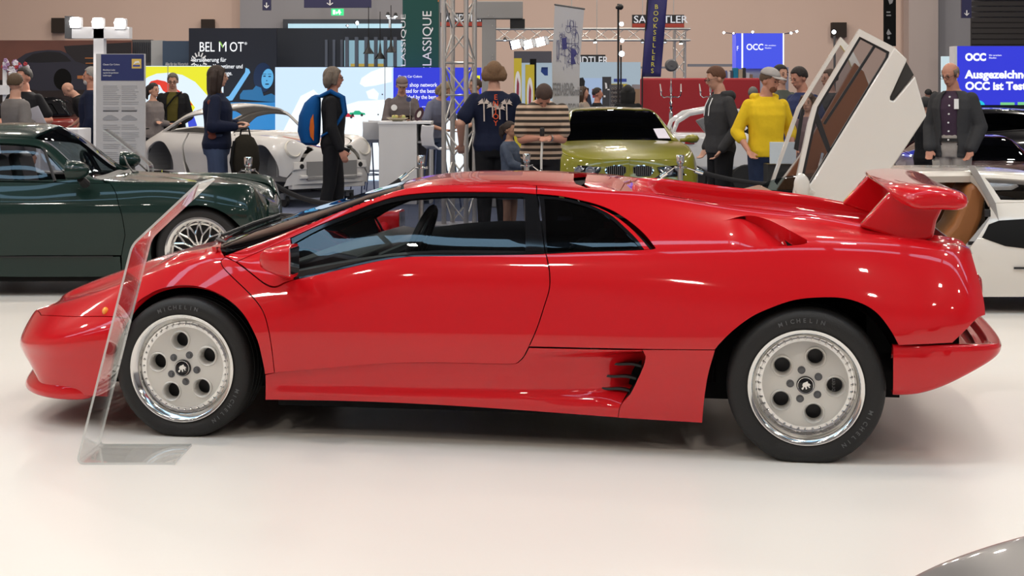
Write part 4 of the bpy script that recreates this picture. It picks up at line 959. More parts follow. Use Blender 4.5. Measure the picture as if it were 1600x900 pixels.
K7 = [(-.95, 0, .458), (-.92, 0, .476), (-.86, 0, .512), (-.763, 0, .558), (-.5, 0, .658), (-.27, 0, .735), (-.12, 0, .775), (.08, 0, .85), (.30, 0, .925), (.55, 0, 1.0), (.763, 0, 1.062), (.95, 0, 1.098), (1.15, 0, 1.113), (1.4, 0, 1.113),
      (1.6, 0, 1.105), (1.78, 0, 1.094), (1.86, 0, 1.085), (1.88, 0, 1.03), (1.93, 0, .94), (2.1, 0, .90), (2.5, 0, .865), (2.8, 0, .84), (3.1, 0, .81), (3.30, 0, .79)]
sf = Surf(fr, [K0, K1, K2, K3, K4, K5, K6, K7], (-.99, -.45, 3.0, 3.365), smooth=5, NA=560, NS=24, spline='cat')
car = car_empty('sports_car', 'low red wedge-shaped two-seat sports car parked side-on on the white floor', 'car', fr)
red = M['red']
arch_f = [(414, 624.7, 'c'), (411.7, 586.6), (407.8, 555.5), (400, 528), (381, 493), (357.6, 470), (330, 454.5), (303, 447.5), (272, 447.5), (241, 456), (215, 475), (195, 503), (181, 540), (173, 580), (168, 620, 'c')]
arch_r = [(1117, 547, 'c'), (1126.5, 536), (1146, 517), (1173, 497), (1200, 484), (1239, 470.5), (1278, 466), (1317, 467), (1348, 476), (1371, 491), (1390, 515), (1404, 540, 'c')]
door_rear = [(853, 396, 'c'), (858.5, 423), (858.5, 450), (850.5, 478), (839, 513), (826.4, 542, 'c')]
door_bot = [(826.4, 542, 'c'), (819.4, 556), (811, 565), (798, 569.3), (730, 568), (672, 567), (594, 568.7), (516.6, 575), (429, 582.7, 'c')]
door_front = [(429, 582.7, 'c'), (425, 548), (419, 513), (410, 485), (391, 460), (358, 428), (347, 415), (345.5, 407), (352, 402, 'c')]
crease = [(64, 492.5, 'c'), (117, 494.5), (171, 494.5), (198, 498, 'c')]
arch_up = [q for q in arch_f if q[1] < 590 and not (q[0] < 198 and q[1] > 500)]
arch_low = [q for q in arch_f if q[0] < 200 and q[1] > 500]
# bonnet edge on the fender: station / feature pairs
hood_edge = [(.10, 5.0), (-.05, 4.7), (-.25, 4.6), (-.5, 4.6), (-.75, 4.6), (-.87, 4.7)]
fend = [('px', [(414, 585, 'c')]+arch_up[1:]+[(198, 498, 'c')]), ('px', crease[::-1])]
fend += [('sk', -.90, 3.3), ('sk', -.89, 4.0)]+[('sk', a, k) for a, k in hood_edge[::-1]]+[('px', [(350, 400, 'c')]), ('px', door_front[::-1])]
panel('front_wing', sf, fend, red, car, sides=(1, -1))
panel('bonnet', sf, [('sk', a, k) for a, k in hood_edge]+[('sk', -.885, 5.2), ('sk', -.885, 7), ('sk', -.5, 7), ('sk', -.10, 7), ('sk', -.02, 6.3), ('sk', .08, 5.4)], red, car, center=True)
panel('front_bumper', sf, [('px', [(168, 620, 'c'), (144, 619.5), (117, 616, 'c')]), ('sk', -.6, 0), ('sk', -.8, 0), ('sk', -.87, 0), ('sk', -.90, 0), ('sk', -.98, 1.5), ('sk', -1, 2), ('sk', -1, 3), ('sk', -1, 7), ('sk', -.895, 7), ('sk', -.895, 5.2), ('sk', -.88, 4.7), ('sk', -.90, 4.1), ('sk', -.905, 3.3), ('px', crease+arch_low)], red, car, center=True, step=.02)
panel('door', sf, [('px', [(352, 402, 'c'), (369, 410, 'c'), (388, 424), (414, 444), (430, 449), (446, 442, 'c'), (460, 437), (517, 424), (587, 408), (633, 401), (675, 399.5), (800, 397.5), (853, 396, 'c')]), ('px', door_rear[1:]), ('px', door_bot[1:]), ('px', door_front[1:])], red, car, sides=(1, -1))
panel('roof_pillar', sf, [('px', [(351, 400, 'c'), (400, 382), (452, 361.5), (500, 343), (550, 325), (600, 306), (629, 294.5), (700, 289), (800, 287), (838, 290, 'c'), (838, 303, 'c'), (800, 300.5), (725, 299.5), (675, 300.5), (625, 305.5), (587, 316), (550, 330.5), (500, 350.5), (454, 371, 'c'), (400, 395), (368, 409, 'c')])], red, car, sides=(1, -1), gap=.001, rim=.004)
panel('mirror_base', sf, [('px', [(370, 409, 'c'), (400, 396), (454, 371.5, 'c'), (459, 437, 'c'), (446, 441), (430, 447.5), (414, 443), (388, 423)])], red, car, sides=(1, -1))
top_in = [(1130, 345, 'c'), (1165, 337), (1195, 341.5), (1225, 355), (1248, 367.5), (1261, 375), (1261, 379.5), (1250, 382.5), (1225, 384.5), (1180, 386), (1120, 387, 'c')]
qw_out = [(838, 303, 'c'), (875, 306.5), (907, 313), (935, 320.5), (960, 331), (985, 347.5), (1007, 367), (1024, 388, 'c')]
def ramp(x, a, b):
    t = np.clip((x-a)/(b-a), 0, 1); return t*t*(3-2*t)
tail_pts = [('sk', 3.29, 1.2), ('sk', 3.365, 2), ('sk', 3.352, 2.6), ('sk', 3.335, 3), ('sk', 3.33, 3.5), ('sk', 3.32, 4), ('sk', 3.31, 4.5), ('sk', 3.30, 5)]
rq = [('px', door_rear), ('px', arch_r), ('px', [(1404, 540, 'c'), (1450, 538), (1488, 536, 'c'), (1510, 515), (1528, 496.5, 'c')])]+tail_pts[1:]+\
     [('sk', 3.0, 5.02), ('sk', 2.7, 5.02), ('sk', 2.4, 5.02), ('sk', 2.1, 5.02), ('sk', 1.872, 5.02), ('sk', 1.72, 5.0), ('px', [(838, 290, 'c')]), ('px', qw_out), ('px', [(1024, 388, 'c'), (1010, 389.5), (950, 392), (900, 393.5), (853, 396, 'c')])]
panel('rear_quarter', sf, rq, red, car, holes=([('px', top_in)],), sides=(1, -1), step=.028, rim=.002)
def dtop(PX, XY):
    x, y = PX[:, 0], PX[:, 1]
    return -.10*ramp(x, 1125, 1262)*ramp(x, 1100, 1180)
panel('intake_mouth', sf, [('px', [(1226, 356.5, 'c'), (1248, 368.5), (1260, 376), (1258, 380), (1238, 383, 'c'), (1231, 370)])], M['matte_black'], car, disp=lambda PX, XY: dtop(PX, XY)+.03, sides=(1, -1), gap=0, step=.012, rim=0)
panel('intake_scoop', sf, [('px', top_in)], red, car, disp=dtop, sides=(1, -1), gap=0, step=.015, rim=0)
# walls of the upper intake: the quarter panel's edge turned in
def edge_wall(name, pts, d0, m, closed=False):
    IJ = sf.inv(smooth_path(pts, 4, closed=closed)); P = sf.gi(IJ[:, 0], IJ[:, 1], sf.W); N = sf.gi(IJ[:, 0], IJ[:, 1], sf.N)
    N /= np.linalg.norm(N, axis=1, keepdims=True); px = project(P); n = len(P)
    v = np.concatenate([P, P-N*d0(px)[:, None]]); f = [(i, i+1, n+i+1, n+i) for i in range(n-1)]
    C0 = np.array([fr.C0[0], fr.C0[1], 0]); v3 = np.array([fr.v[0], fr.v[1], 0])
    mesh_obj(name, v, f, m, car, wspace=True)
    mesh_obj(name, v-2*((v-C0) @ v3)[:, None]*v3[None], [q[::-1] for q in f], m, car, wspace=True)
edge_wall('intake_wall', top_in[1:-1], lambda px: .012+.10*ramp(px[:, 0], 1115, 1262), red)
scoop = [(872, 553, 'c'), (930, 552), (985, 552), (1004, 552.5), (1009, 557), (1006, 571), (994, 598), (984, 617), (970, 632), (955, 637), (900, 634), (872, 625, 'c')]
def dsill(PX, XY):
    x, y = PX[:, 0], PX[:, 1]
    yt = 552+0*x; yb = 634+0*x
    # a gentle shelf line along the bottom of the sill, and the ramp into the side intake
    g = ramp(y, 550, 572)*ramp(-y, -640, -606)
    return -.115*ramp(x, 790, 1010)*np.clip(g*1.3, 0, 1)**.7-.012*ramp(y, 612, 604)*0
def dshelf(PX, XY):
    x, y = PX[:, 0], PX[:, 1]
    yl = 615+(x-414)*.022
    base = -.020*(1-ramp(y, yl-14, yl+2))*ramp(y, yl-70, yl-30)*ramp(x, 405, 440)*(1-ramp(x, 1010, 1020))
    g = ramp(y, 546, 566)*ramp(-y, -640, -608)
    d = -.03*ramp(x, 780, 930)-.10*ramp(x, 925, 1008)
    return base+d*np.clip(g*1.3, 0, 1)*ramp(y, 546, 556)*(1-(x > 1040))
sill_top = [(826.4, 542, 'c'), (960, 545), (1117, 547.5, 'c')]
sill_a = [('px', [(414, 586, 'c'), (429, 584, 'c')]), ('px', door_bot[::-1][1:]), ('px', [(826.4, 543, 'c'), (915, 545), (1004, 547, 'c'), (1009, 557), (1006, 571), (994, 598), (984, 617), (970, 634), (966, 652.5, 'c'), (800, 640), (672, 632), (555, 627), (414, 624.7, 'c')])]
panel('side_sill', sf, sill_a, red, car, disp=dshelf, sides=(1, -1), step=.018, rim=.006)
panel('sill_end', sf, [('px', [(1004, 547, 'c'), (1060, 547), (1117, 547.5, 'c'), (1107, 583), (1101, 618), (1097, 660.5, 'c'), (1029, 656.5), (966, 652.5, 'c'), (970, 634), (984, 617), (994, 598), (1006, 571), (1009, 557)])], red, car, sides=(1, -1), gap=.0003, rim=.022)
edge_wall('intake_wall', [(1003, 549), (1009, 557), (1006, 571), (994, 598), (984, 617), (974, 630)], lambda px: .12+0*px[:, 0], M['matte_black'])
for side in (1, -1):          # three dark blades in the sill intake
    for (x0, y0, x1, y1) in [(949, 566, 1002, 573), (939, 585, 994, 592.5), (931, 604.5, 984, 611.5)]:
        mb = MB(); pts = []
        for t in np.linspace(0, 1, 8):
            px_, py_ = x0+(x1-x0)*t, y0+(y1-y0)*t+1.6*math.sin(t*2*PI)
            s_, w_, z_ = fr.inv(px_, py_, .905); pts.append((s_, -side*w_, z_))
        v = []; f = []
        for (a, b, c) in pts:
            v += [(a, b+side*.0, c+.006), (a, b+side*.07, c+.003), (a, b+side*.07, c-.002), (a, b, c-.004)]
        for i in range(7):
            for j in range(4): f.append((i*4+j, i*4+(j+1) % 4, i*4+4+(j+1) % 4, i*4+4+j))
        mb.add(v, f); mb.obj('intake_blade', M['black'], car, smooth=True)
    mb = MB(); c = [fr.inv(x_, y_, .85) for x_, y_ in [(945, 556), (1004, 552), (1000, 590), (984, 622), (935, 630)]]
    mb.add([(a, -side*b, z_) for a, b, z_ in c], [(0, 1, 2, 3, 4)]); mb.obj('intake_grille', M['matte_black'], car)
# glass and its black frames
win_in = [(459, 379, 'c'), (500, 357), (550, 337), (587, 322.5), (625, 312.5), (675, 307), (725, 305.5), (800, 306), (820, 307, 'c'), (821, 393, 'c'), (800, 394), (675, 396), (633, 397.5), (587, 404.5), (517, 420.5), (462, 433.5, 'c')]
win_out = [(454.5, 372, 'c'), (500, 351), (550, 331), (587, 316.5), (625, 306), (675, 301), (725, 300), (800, 300.8), (838, 303.5, 'c'), (845, 350), (851, 396, 'c'), (800, 397.8), (675, 399.8), (633, 401.3), (587, 408), (517, 424), (460, 437.5, 'c')]
panel('window_frame', sf, [('px', win_out)], M['gloss_black'], car, holes=([('px', win_in)],), sides=(1, -1), gap=0, off=-.004, rim=.012)
panel('door_window', sf, [('px', win_in)], M['glass_side'], car, sides=(1, -1), gap=0, off=-.009, rim=0, step=.05)
q_gl = [(850, 309, 'c'), (875, 311), (905, 318), (931, 327), (952, 339), (972, 356.5), (990, 375), (1000, 387.5, 'c'), (975, 388.8), (900, 391.5), (855, 393.5, 'c')]
q_out2 = [(841, 304, 'c'), (875, 307.5), (907, 314), (931, 322.5), (955, 335), (975, 352.5), (995, 372.5), (1006, 388.5, 'c'), (975, 390.5), (900, 393.5), (853, 395.5, 'c')]
panel('quarter_window_frame', sf, [('px', q_out2)], M['gloss_black'], car, holes=([('px', q_gl)],), sides=(1, -1), gap=0, off=-.005, rim=.012)
panel('quarter_window', sf, [('px', q_gl)], M['glass_dark'], car, sides=(1, -1), gap=0, off=-.009, rim=0, step=.05)
strip = [(907, 314.2, 'c'), (931, 322.7), (955, 335.2), (975, 352.7), (995, 372.7), (1006, 388.5, 'c'), (1015, 388.4, 'c'), (1000, 370), (981, 351), (958, 334), (934, 321.8)]
panel('quarter_window_trim', sf, [('px', strip)], red, car, sides=(1, -1), gap=0, off=-.006, rim=.02, step=.02)
panel('vent_slot', sf, [('px', [(907, 313.5, 'c'), (934, 321), (960, 331.5), (985, 348), (1007, 367.5), (1023.5, 388, 'c'), (1012, 389, 'c'), (998, 370), (980, 351), (957, 334), (933, 321.7)])], M['matte_black'], car, sides=(1, -1), gap=0, off=-.03, rim=0)
panel('windscreen', sf, [('sk', .135, 5.12), ('sk', .05, 5.5), ('sk', -.03, 6.1), ('sk', -.085, 7), ('sk', .3, 7), ('sk', .77, 7), ('sk', .83, 6.0), ('sk', .875, 5.05), ('sk', .6, 5.04), ('sk', .3, 5.04)], M['glass_front'], car, center=True, gap=.004, rim=.004, off=-.004, step=.06)
panel('windscreen_surround', sf, [('sk', .09, 5.02), ('sk', .0, 5.45), ('sk', -.10, 6.1), ('sk', -.15, 7), ('sk', -.095, 7), ('sk', -.04, 6.1), ('sk', .04, 5.5), ('sk', .13, 5.14), ('sk', .3, 5.05), ('sk', .6, 5.05), ('sk', .865, 5.06), ('sk', .83, 6), ('sk', .765, 7), ('sk', .80, 7), ('sk', .85, 6), ('sk', .895, 5.0), ('sk', .6, 5.0), ('sk', .3, 5.0)], M['gloss_black'], car, center=True, gap=0, rim=.003, off=-.002)
panel('roof', sf, [('px', [(631, 294.5, 'c'), (700, 288.5), (800, 286.5), (838, 289.5)]), ('sk', 1.715, 5.02), ('sk', 1.665, 5.4), ('sk', 1.64, 6), ('sk', 1.60, 7), ('sk', 1.2, 7), ('sk', .81, 7), ('sk', .86, 6)], red, car, center=True)
panel('roof_scoop', sf, [('sk', 1.735, 5.02), ('sk', 1.70, 5.5), ('sk', 1.69, 6), ('sk', 1.66, 7), ('sk', 1.84, 7), ('sk', 1.85, 6), ('sk', 1.86, 5.5), ('sk', 1.87, 5.02)], red, car, center=True, gap=.0005, rim=.006)
panel('engine_cover', sf, [('sk', 1.872, 5.02), ('sk', 1.862, 5.5), ('sk', 1.852, 6), ('sk', 1.842, 7), ('sk', 2.3, 7), ('sk', 3.295, 7), ('sk', 3.295, 6), ('sk', 3.295, 5.02), ('sk', 3.0, 5.02), ('sk', 2.7, 5.02), ('sk', 2.4, 5.02), ('sk', 2.1, 5.02)], red, car, center=True, gap=0, rim=0, step=.025)
# cabin floor, tub and chassis
mb = MB(); mb.box(-.5, 2.95, -.58, .58, .17, .24); mb.box(.40, 2.10, -.80, .80, .13, .2); mb.box(2.28, 3.05, -.60, .60, .2, .60); mb.box(-.5, .30, -.60, .60, .2, .5)
mb.box(2.9, 3.27, -.80, .80, .42, .60); mb.obj('chassis', M['matte_black'], car)
mb = MB(); mb.box(.42, .62, -.78, .78, .2, .62); mb.box(1.66, 1.74, -.60, .60, .2, .80); mb.box(.6, 1.65, -.14, .14, .2, .45)
mb.obj('cabin_tub', M['leather_black'], car)
mb = MB(); mb.prism([(.30, .60), (.30, .70), (.62, .79), (.74, .77), (.76, .68), (.62, .58)], -.72, .72); mb.obj('dashboard', M['leather_black'], car, bevel=.02, smooth=True)
for y in (-.36, .36):
    mb = MB(); mb.prism([(.95, .25), (.95, .36), (1.30, .34), (1.50, .62), (1.56, .76), (1.64, .76), (1.64, .62), (1.5, .25)], y-.22, y+.22)
    mb.obj('seat', M['leather_black'], car, bevel=.05, smooth=True)
for sd in (1, -1):
    v = []; f = []
    for i, s_ in enumerate(np.linspace(.46, 1.66, 12)):
        t = (s_-.46)/1.2; zt = .71+.10*math.sin(min(t*1.6, 1)*PI/2); 
        v += [(s_, -sd*.86, .3), (s_, -sd*.88, .60), (s_, -sd*.865, zt), (s_, -sd*.80, zt+.005), (s_, -sd*.78, zt-.05), (s_, -sd*.84, .3)]
    for i in range(11):
        for j in range(5): f.append((i*6+j, i*6+j+1, i*6+7+j, i*6+6+j))
    mb = MB(); mb.add(v, f); mb.obj('door_trim', M['leather_black'], car, smooth=True)
panel('headliner', sf, [('sk', .88, 5.0), ('sk', 1.3, 4.9), ('sk', 1.66, 4.9), ('sk', 1.66, 7), ('sk', .80, 7)], M['matte_black'], car, center=True, gap=0, off=-.035, rim=0, step=.08)
panel('pillar_trim', sf, [('sk', .14, 5.0), ('sk', .3, 5.0), ('sk', .6, 5.0), ('sk', .88, 5.0), ('sk', 1.6, 4.5), ('sk', 1.6, 4.02), ('sk', .9, 4.02), ('sk', .6, 4.0), ('sk', .45, 3.9), ('sk', .46, 3.05), ('sk', .3, 3.0), ('sk', .16, 4)], M['matte_black'], car, gap=0, off=-.02, rim=0, step=.06, sides=(1, -1))
# steering wheel (left-hand drive, nearest us)
mb = MB(); Mx = Matrix.Translation(Vector((.93, -.37, .80))) @ Matrix.Rotation(R(-68), 4, 'Y')
mb.tube([Mx @ Vector((.175*math.cos(t), .175*math.sin(t), 0)) for t in np.linspace(0, 2*PI, 33)[:-1]], .016, 8, closed=True)
for t in (0.3, PI-.3, PI/2*3): mb.tube([Mx @ Vector((.03*math.cos(t), .03*math.sin(t), 0)), Mx @ Vector((.17*math.cos(t), .17*math.sin(t), 0))], .012, 6)
mb.lathe([(0, .02), (.045, .02), (.05, -.02), (0, -.02)], 16, M4=Mx)
mb.tube([Mx @ Vector((0, 0, 0)), Vector((.65, -.37, .68))], .03, 8)
mb.obj('steering_wheel', M['leather_black'], car, smooth=True)

# ---- wheels
def clamp_floor(o, off=0):
    for v in o.data.vertices: pass
def tyre_mb(Rt, Rr, wd, zc):
    """tyre lathed about local y (outer face at y=0, inward +y)"""
    prof = [(Rr-.004, .012), (Rr+.004, .001), (Rr+.015, -.004), (Rr+(Rt-Rr)*.45, -.010), (Rt-.028, -.006), (Rt-.010, .006), (Rt-.003, .020)]
    g = [.055, .105, .15, .2]
    for q in [x for x in g if x < wd-.03]:
        prof += [(Rt, q-.005), (Rt-.007, q-.004), (Rt-.007, q+.003), (Rt, q+.004)]
    prof += [(Rt-.003, wd-.02), (Rt-.014, wd-.004), (Rt-.05, wd+.004), (Rr, wd-.01)]
    mb = MB(); mb.lathe(prof, 72, 'y')
    mb.v = [(x, y-(.006 if z < -zc+.05 else 0), max(z, -zc)) for x, y, z in mb.v]
    return mb
def diablo_wheel(s_, wface, Rt, wd, zc, sd, a_hole, a_nut, deep, parent):
    Rr = .226
    o = tyre_mb(Rt, Rr, wd, zc).obj('tyre', M['rubber'], parent, smooth=True, angle=50)
    rz = 0 if sd == 1 else PI
    o.location = (s_, -sd*wface, zc); o.rotation_euler = (0, 0, rz)
    mb = MB(); mb.lathe([(Rr, .010), (Rr+.008, -.002), (Rr+.006, -.009), (Rr-.004, -.009), (Rr-.010, -.002), (Rr-.020, .008), (Rr-.027, deep*.55), (Rr-.030, deep), (Rr-.038, deep+.002), (Rr-.040, deep-.006), (Rr-.052, deep-.006)], 72, 'y')
    mb.lathe([(Rr-.032, deep), (Rr-.03, wd-.02), (Rr-.0, wd-.015)], 48, 'y')
    b = mb.obj('rim_lip', M['polished'], o, smooth=True, angle=50)
    # face disc with five holes
    Rd = Rr-.046; hr = .0335; hc = .118
    out = [Vector((Rd*math.cos(t), Rd*math.sin(t))) for t in np.linspace(0, 2*PI, 73)[:-1]]
    V = list(out); F = [list(range(72))]; hs = []
    for k in range(5):
        a = R(a_hole+72*k); c = Vector((hc*math.cos(a), hc*math.sin(a))); hs.append(c); b0 = len(V)
        V += [c+Vector((.037*math.cos(t), .037*math.sin(t))) for t in np.linspace(0, 2*PI, 29)[:-1]]; F.append(list(range(b0, b0+28)))
    for r_ in (.02, .05, .075, .1, .135, .16):
        for t in np.linspace(0, 2*PI, int(r_*400))[:-1]:
            q = Vector((r_*math.cos(t), r_*math.sin(t)))
            if all((q-c).length > .043 for c in hs): V.append(q)
    nv, nf = cdt(V, F)
    def dep(r_): return deep-.004-.020*max(0, 1-(r_/Rd))**.8*1.2
    v = [(q.x, dep(q.length), q.y) for q in nv]; mb = MB(); mb.add(v, [tuple(t) for t in nf])
    for c in hs:          # raised collars and tubes
        d0 = dep(hc)
        for (ra, da, rb, db) in [(.0455, .002, .0435, -.007), (.0435, -.007, .040, -.0095), (.040, -.0095, .037, -.007), (.037, -.007, .0325, .012), (.0325, .012, .031, .045)]:
            vv = []; n = 28
            for (r_, d_) in ((ra, da), (rb, db)):
                vv += [(c.x+r_*math.cos(t), d0+d_, c.y+r_*math.sin(t)) for t in np.linspace(0, 2*PI, n+1)[:-1]]
            mb.add(vv, [(i, (i+1) % n, n+(i+1) % n, n+i) for i in range(n)])
    mb.obj('rim_face', M['silver_paint'], o, smooth=True, angle=40)
    mb = MB()
    for k in range(40):
        t = 2*PI*k/40; mb.sphere(((Rr-.042)*math.cos(t), deep-.008, (Rr-.042)*math.sin(t)), .0055, 8, 5)
    mb.obj('rim_bolts', M['polished'], o, smooth=True)
    for k in range(5):
        a = R(a_nut+72*k); mb = MB(); d0 = dep(.061)
        mb.lathe([(0, d0-.012), (.009, d0-.012), (.0095, d0-.004), (.0155, d0-.003), (.0165, d0+.001)], 6 if False else 12, 'y', (.061*math.cos(a), 0, .061*math.sin(a)))
        mb.obj('wheel_nut', M['grey_plastic'], o, smooth=True)
    d0 = dep(0); mb = MB(); mb.lathe([(0, d0-.010), (.031, d0-.010), (.0355, d0-.008), (.037, d0+.002)], 36, 'y')
    cc = mb.obj('centre_cap', M['gloss_black'], o, smooth=True)
    mb = MB(); y0 = d0-.0115
    mb.lathe([(.0305, y0), (.0325, y0-.0005), (.0325, y0+.002)], 36, 'y')
    bull = [(-.017, -.012), (-.010, -.006), (-.013, .002), (-.009, .010), (-.001, .013), (.006, .017), (.010, .014), (.008, .010), (.015, .008), (.020, .002), (.014, -.001), (.018, -.008), (.013, -.010), (.010, -.003), (.004, -.004), (.006, -.013), (.001, -.016), (-.001, -.008), (-.006, -.005), (-.008, -.014), (-.013, -.018)]
    mb.prism(bull, y0-.0006, y0+.001)
    mb.obj('cap_emblem', M['polished'], o)
    mb = MB(); mb.lathe([(.0, wd*.5), (.165, wd*.5), (.165, wd*.5+.03), (0, wd*.5+.03)], 40, 'y'); mb.obj('brake_disc', M['grey_plastic'], o)
    return o
for sd in (1, -1):
    wf = diablo_wheel(0, .90, .307, .235, .296, sd, 98, 64, .036, car)
    wr = diablo_wheel(2.65, .99, .318, .32, .302, sd, 70, 105, .085, car)
    for o_, Rt_ in ((wf, .307), (wr, .318)):      # maker's name moulded on the sidewall
        for a0 in (112, -20):
            for k, ch in enumerate('MICHELIN'):
                a = R(a0-k*5.2); r_ = (Rt_+.226)/2-.010; q = text_obj('sidewall_letter', ch, M['grey_plastic'], (r_*math.cos(a), -.0115, r_*math.sin(a)), .024, (0, 0, 0), o_, 'CENTER', .0006, .02)
                q.matrix_basis = Matrix.Translation(Vector((r_*math.cos(a), -.0105, r_*math.sin(a)))) @ Matrix.Rotation(-(a-PI/2), 4, 'Y') @ Matrix.Rotation(PI/2, 4, 'X')
    # dark wheel wells
    for (sc, rw, wi, wo) in ((0, .345, .58, .87), (2.65, .375, .56, .95)):
        mb = MB(); v = []; f = []; n = 22
        for y in (wo, wi):
            for i in range(n+1):
                t = R(180)*i/n; v.append((sc+rw*math.cos(t), -sd*y, .305+rw*math.sin(t)))
        for i in range(n): f.append((i, i+1, n+2+i, n+1+i))
        f.append(tuple(range(n+1, 2*n+2)))
        mb.add(v, f); mb.obj('wheel_well', M['matte_black'], car)
# brake maker's name seen in the rear wheel's right-hand hole
t = text_obj('brake_lettering', 'brembo', mat('white_print', (.7, .7, .7)), (2.65+.122, -.99+.15, .262), .028, (PI/2, R(-90), 0), car, 'LEFT', .0005)

# ---- front chin spoiler, rear bumper, tail, wing, door mirrors
def loft(rings, closed=False, cap=True):
    n = len(rings[0]); v = [q for r_ in rings for q in r_]; f = []
    for i in range(len(rings)-1):
        for j in range(n if closed else n-1):
            f.append((i*n+j, i*n+(j+1) % n, (i+1)*n+(j+1) % n, (i+1)*n+j))
    if cap and closed: f.append(tuple(range(n))[::-1]); f.append(tuple((len(rings)-1)*n+j for j in range(n)))
    return v, f
# chin lip: cross-sections around the nose in plan
plan = [(-.42, .88), (-.60, .855), (-.74, .765), (-.845, .62), (-.90, .49), (-.935, .28), (-.945, 0)]
lip = []
for i, (s_, w_) in enumerate(plan):
    g = [0, .45, .85, 1, 1, 1, 1][i]; k = .55 if w_ > .7 else 1
    nx = [0, .25, .55, .8, .9, 1, 1][i]; ny = math.sqrt(1-nx*nx)
    off = lambda d: (s_-nx*d, -(w_-ny*.03+ny*d))
    a, b, c = off(-.07), off(-.03*g-.005), off(.022*g)
    e = .033 if i > 0 else .045
    lip.append([(*a, .15+.07*g+e), (*b, .15+.062*g+e), (*off(.0), .135+.022*g+e), (*c, .126+e), (*c, .110+e*.6), (*off(-.01), .104+e*.6), (*a, .110+e*.6)])
lip = lip+[[(a, -b, c) for a, b, c in r_] for r_ in lip[-2::-1]]
v, f = loft(lip, True); mb = MB(); mb.add(v, f); o = mb.obj('chin_spoiler', red, car, smooth=True, angle=60)
sb = o.modifiers.new('s', 'SUBSURF'); sb.levels = sb.render_levels = 2
# dark dished brake duct above the lip at the corner
# rear bumper: outer skin lofted over stations round the corner, with a shelf
rb = []
outl = [(2.992, .992, .480, .272), (2.998, .992, .480, .270), (3.09, .992, .483, .273), (3.19, .982, .484, .306), (3.28, .955, .482, .346), (3.36, .915, .480, .385), (3.415, .865, .476, .412), (3.442, .79, .474, .43), (3.458, .60, .474, .435), (3.468, .30, .474, .435), (3.47, 0, .474, .435)]
for (s_, w_, zt, zb) in outl:
    nx = 0 if s_ < 3.1 else min(1, max(0, (s_-3.1)/.33))**1.5; ny = math.sqrt(1-nx*nx)
    q = lambda d, z_: (s_-nx*d, -(w_-ny*d), z_)
    h = zt-zb; sh = .05
    rb.append([q(.10, zb+.012), q(.03, zb), q(.008, zb+h*.10), q(0, zb+h*.35), q(-.001, zb+h*.65), q(0, zt-.016), q(.004, zt-.003), q(.012, zt), q(sh, zt), q(sh+.012, zt-.008), q(sh+.03, zt-.07), q(sh+.16, zt-.085)])
rb = rb+[[(a, -b, c) for a, b, c in r_] for r_ in rb[-2::-1]]
v, f = loft(rb, False); mb = MB(); mb.add(v, f); o = mb.obj('rear_bumper', red, car, smooth=True, angle=80)
sb = o.modifiers.new('s', 'SUBSURF'); sb.levels = sb.render_levels = 2; sb.boundary_smooth = 'PRESERVE_CORNERS'
# rear fascia with round lamps
ring = [sf.gi(np.array([sf.sk(3.36, k)[0]]), np.array([k*sf.NS]), sf.G)[0] for k in (1.8, 2, 2.5, 3, 3.5, 4, 4.5, 4.9)]
endp = [(q[0]-.035, q[1]-.02, q[2]) for q in ring]
v = [(a, -b, c) for a, b, c in endp]+[(a, b, c) for a, b, c in endp]; n = len(endp); f = [(i, i+1, n+i+1, n+i) for i in range(n-1)]
mb = MB(); mb.add(v, f); mb.obj('rear_fascia', M['black'], car)
for sd in (1, -1):
    for y in (.74, .56):
        mb = MB(); mb.lathe([(.062, -.03), (.062, .018), (.05, .028), (0, .032)], 28, 'x', (3.335, -sd*y, .68)); mb.obj('tail_lamp', M['red_lens'] if y > .6 else M['amber'], car, smooth=True)
# wing: two struts blending up into a plane with turned-down tips
for sd in (1, -1):
    A = [fr.inv(x_, y_, .69) for x_, y_ in [(1342, 349), (1392, 297), (1402, 292), (1472, 324), (1462, 345), (1457, 368)]]
    lo = [(a, z_-.01 if i in (0, 5) else z_) for i, (a, _, z_) in enumerate(A)]
    mb = MB(); mb.prism(lo+[(A[5][0]-.1, A[5][2]-.03)], -sd*.655, -sd*.725); mb.obj('wing_strut', red, car, bevel=.014, smooth=True, bseg=3)
def wsec(y, x0, x1, z0, z1, th):
    n = 7; top = []; bot = []
    for i in range(n):
        t = i/(n-1); x_ = x0+(x1-x0)*t; zc = z0+(z1-z0)*t+.012*math.sin(PI*t); h = th*(math.sin(PI*min(max(t, .0), 1))**.35*.5+.5)
        top.append((x_, y, zc+h/2)); bot.append((x_, y, zc-h/2))
    return top+bot[::-1]
ws = []
for y, x0, x1, z0, z1, th in [(-.845, 3.12, 3.26, 1.030, 1.035, .03), (-.842, 3.09, 3.285, 1.032, 1.037, .055), (-.83, 3.06, 3.30, 1.040, 1.038, .085), (-.79, 3.03, 3.31, 1.050, 1.042, .088), (-.74, 3.0, 3.315, 1.068, 1.048, .074), (-.68, 2.985, 3.31, 1.088, 1.058, .045), (-.5, 2.97, 3.30, 1.096, 1.06, .036), (0, 2.96, 3.295, 1.10, 1.06, .036)]:
    ws.append(wsec(y, x0, x1, z0, z1, th))
ws = ws+[[(a, -b, c) for a, b, c in r_] for r_ in ws[-2::-1]]
v, f = loft(ws, True); mb = MB(); mb.add(v, f); o = mb.obj('rear_wing', red, car, smooth=True, angle=70)
sb = o.modifiers.new('s', 'SUBSURF'); sb.levels = sb.render_levels = 1
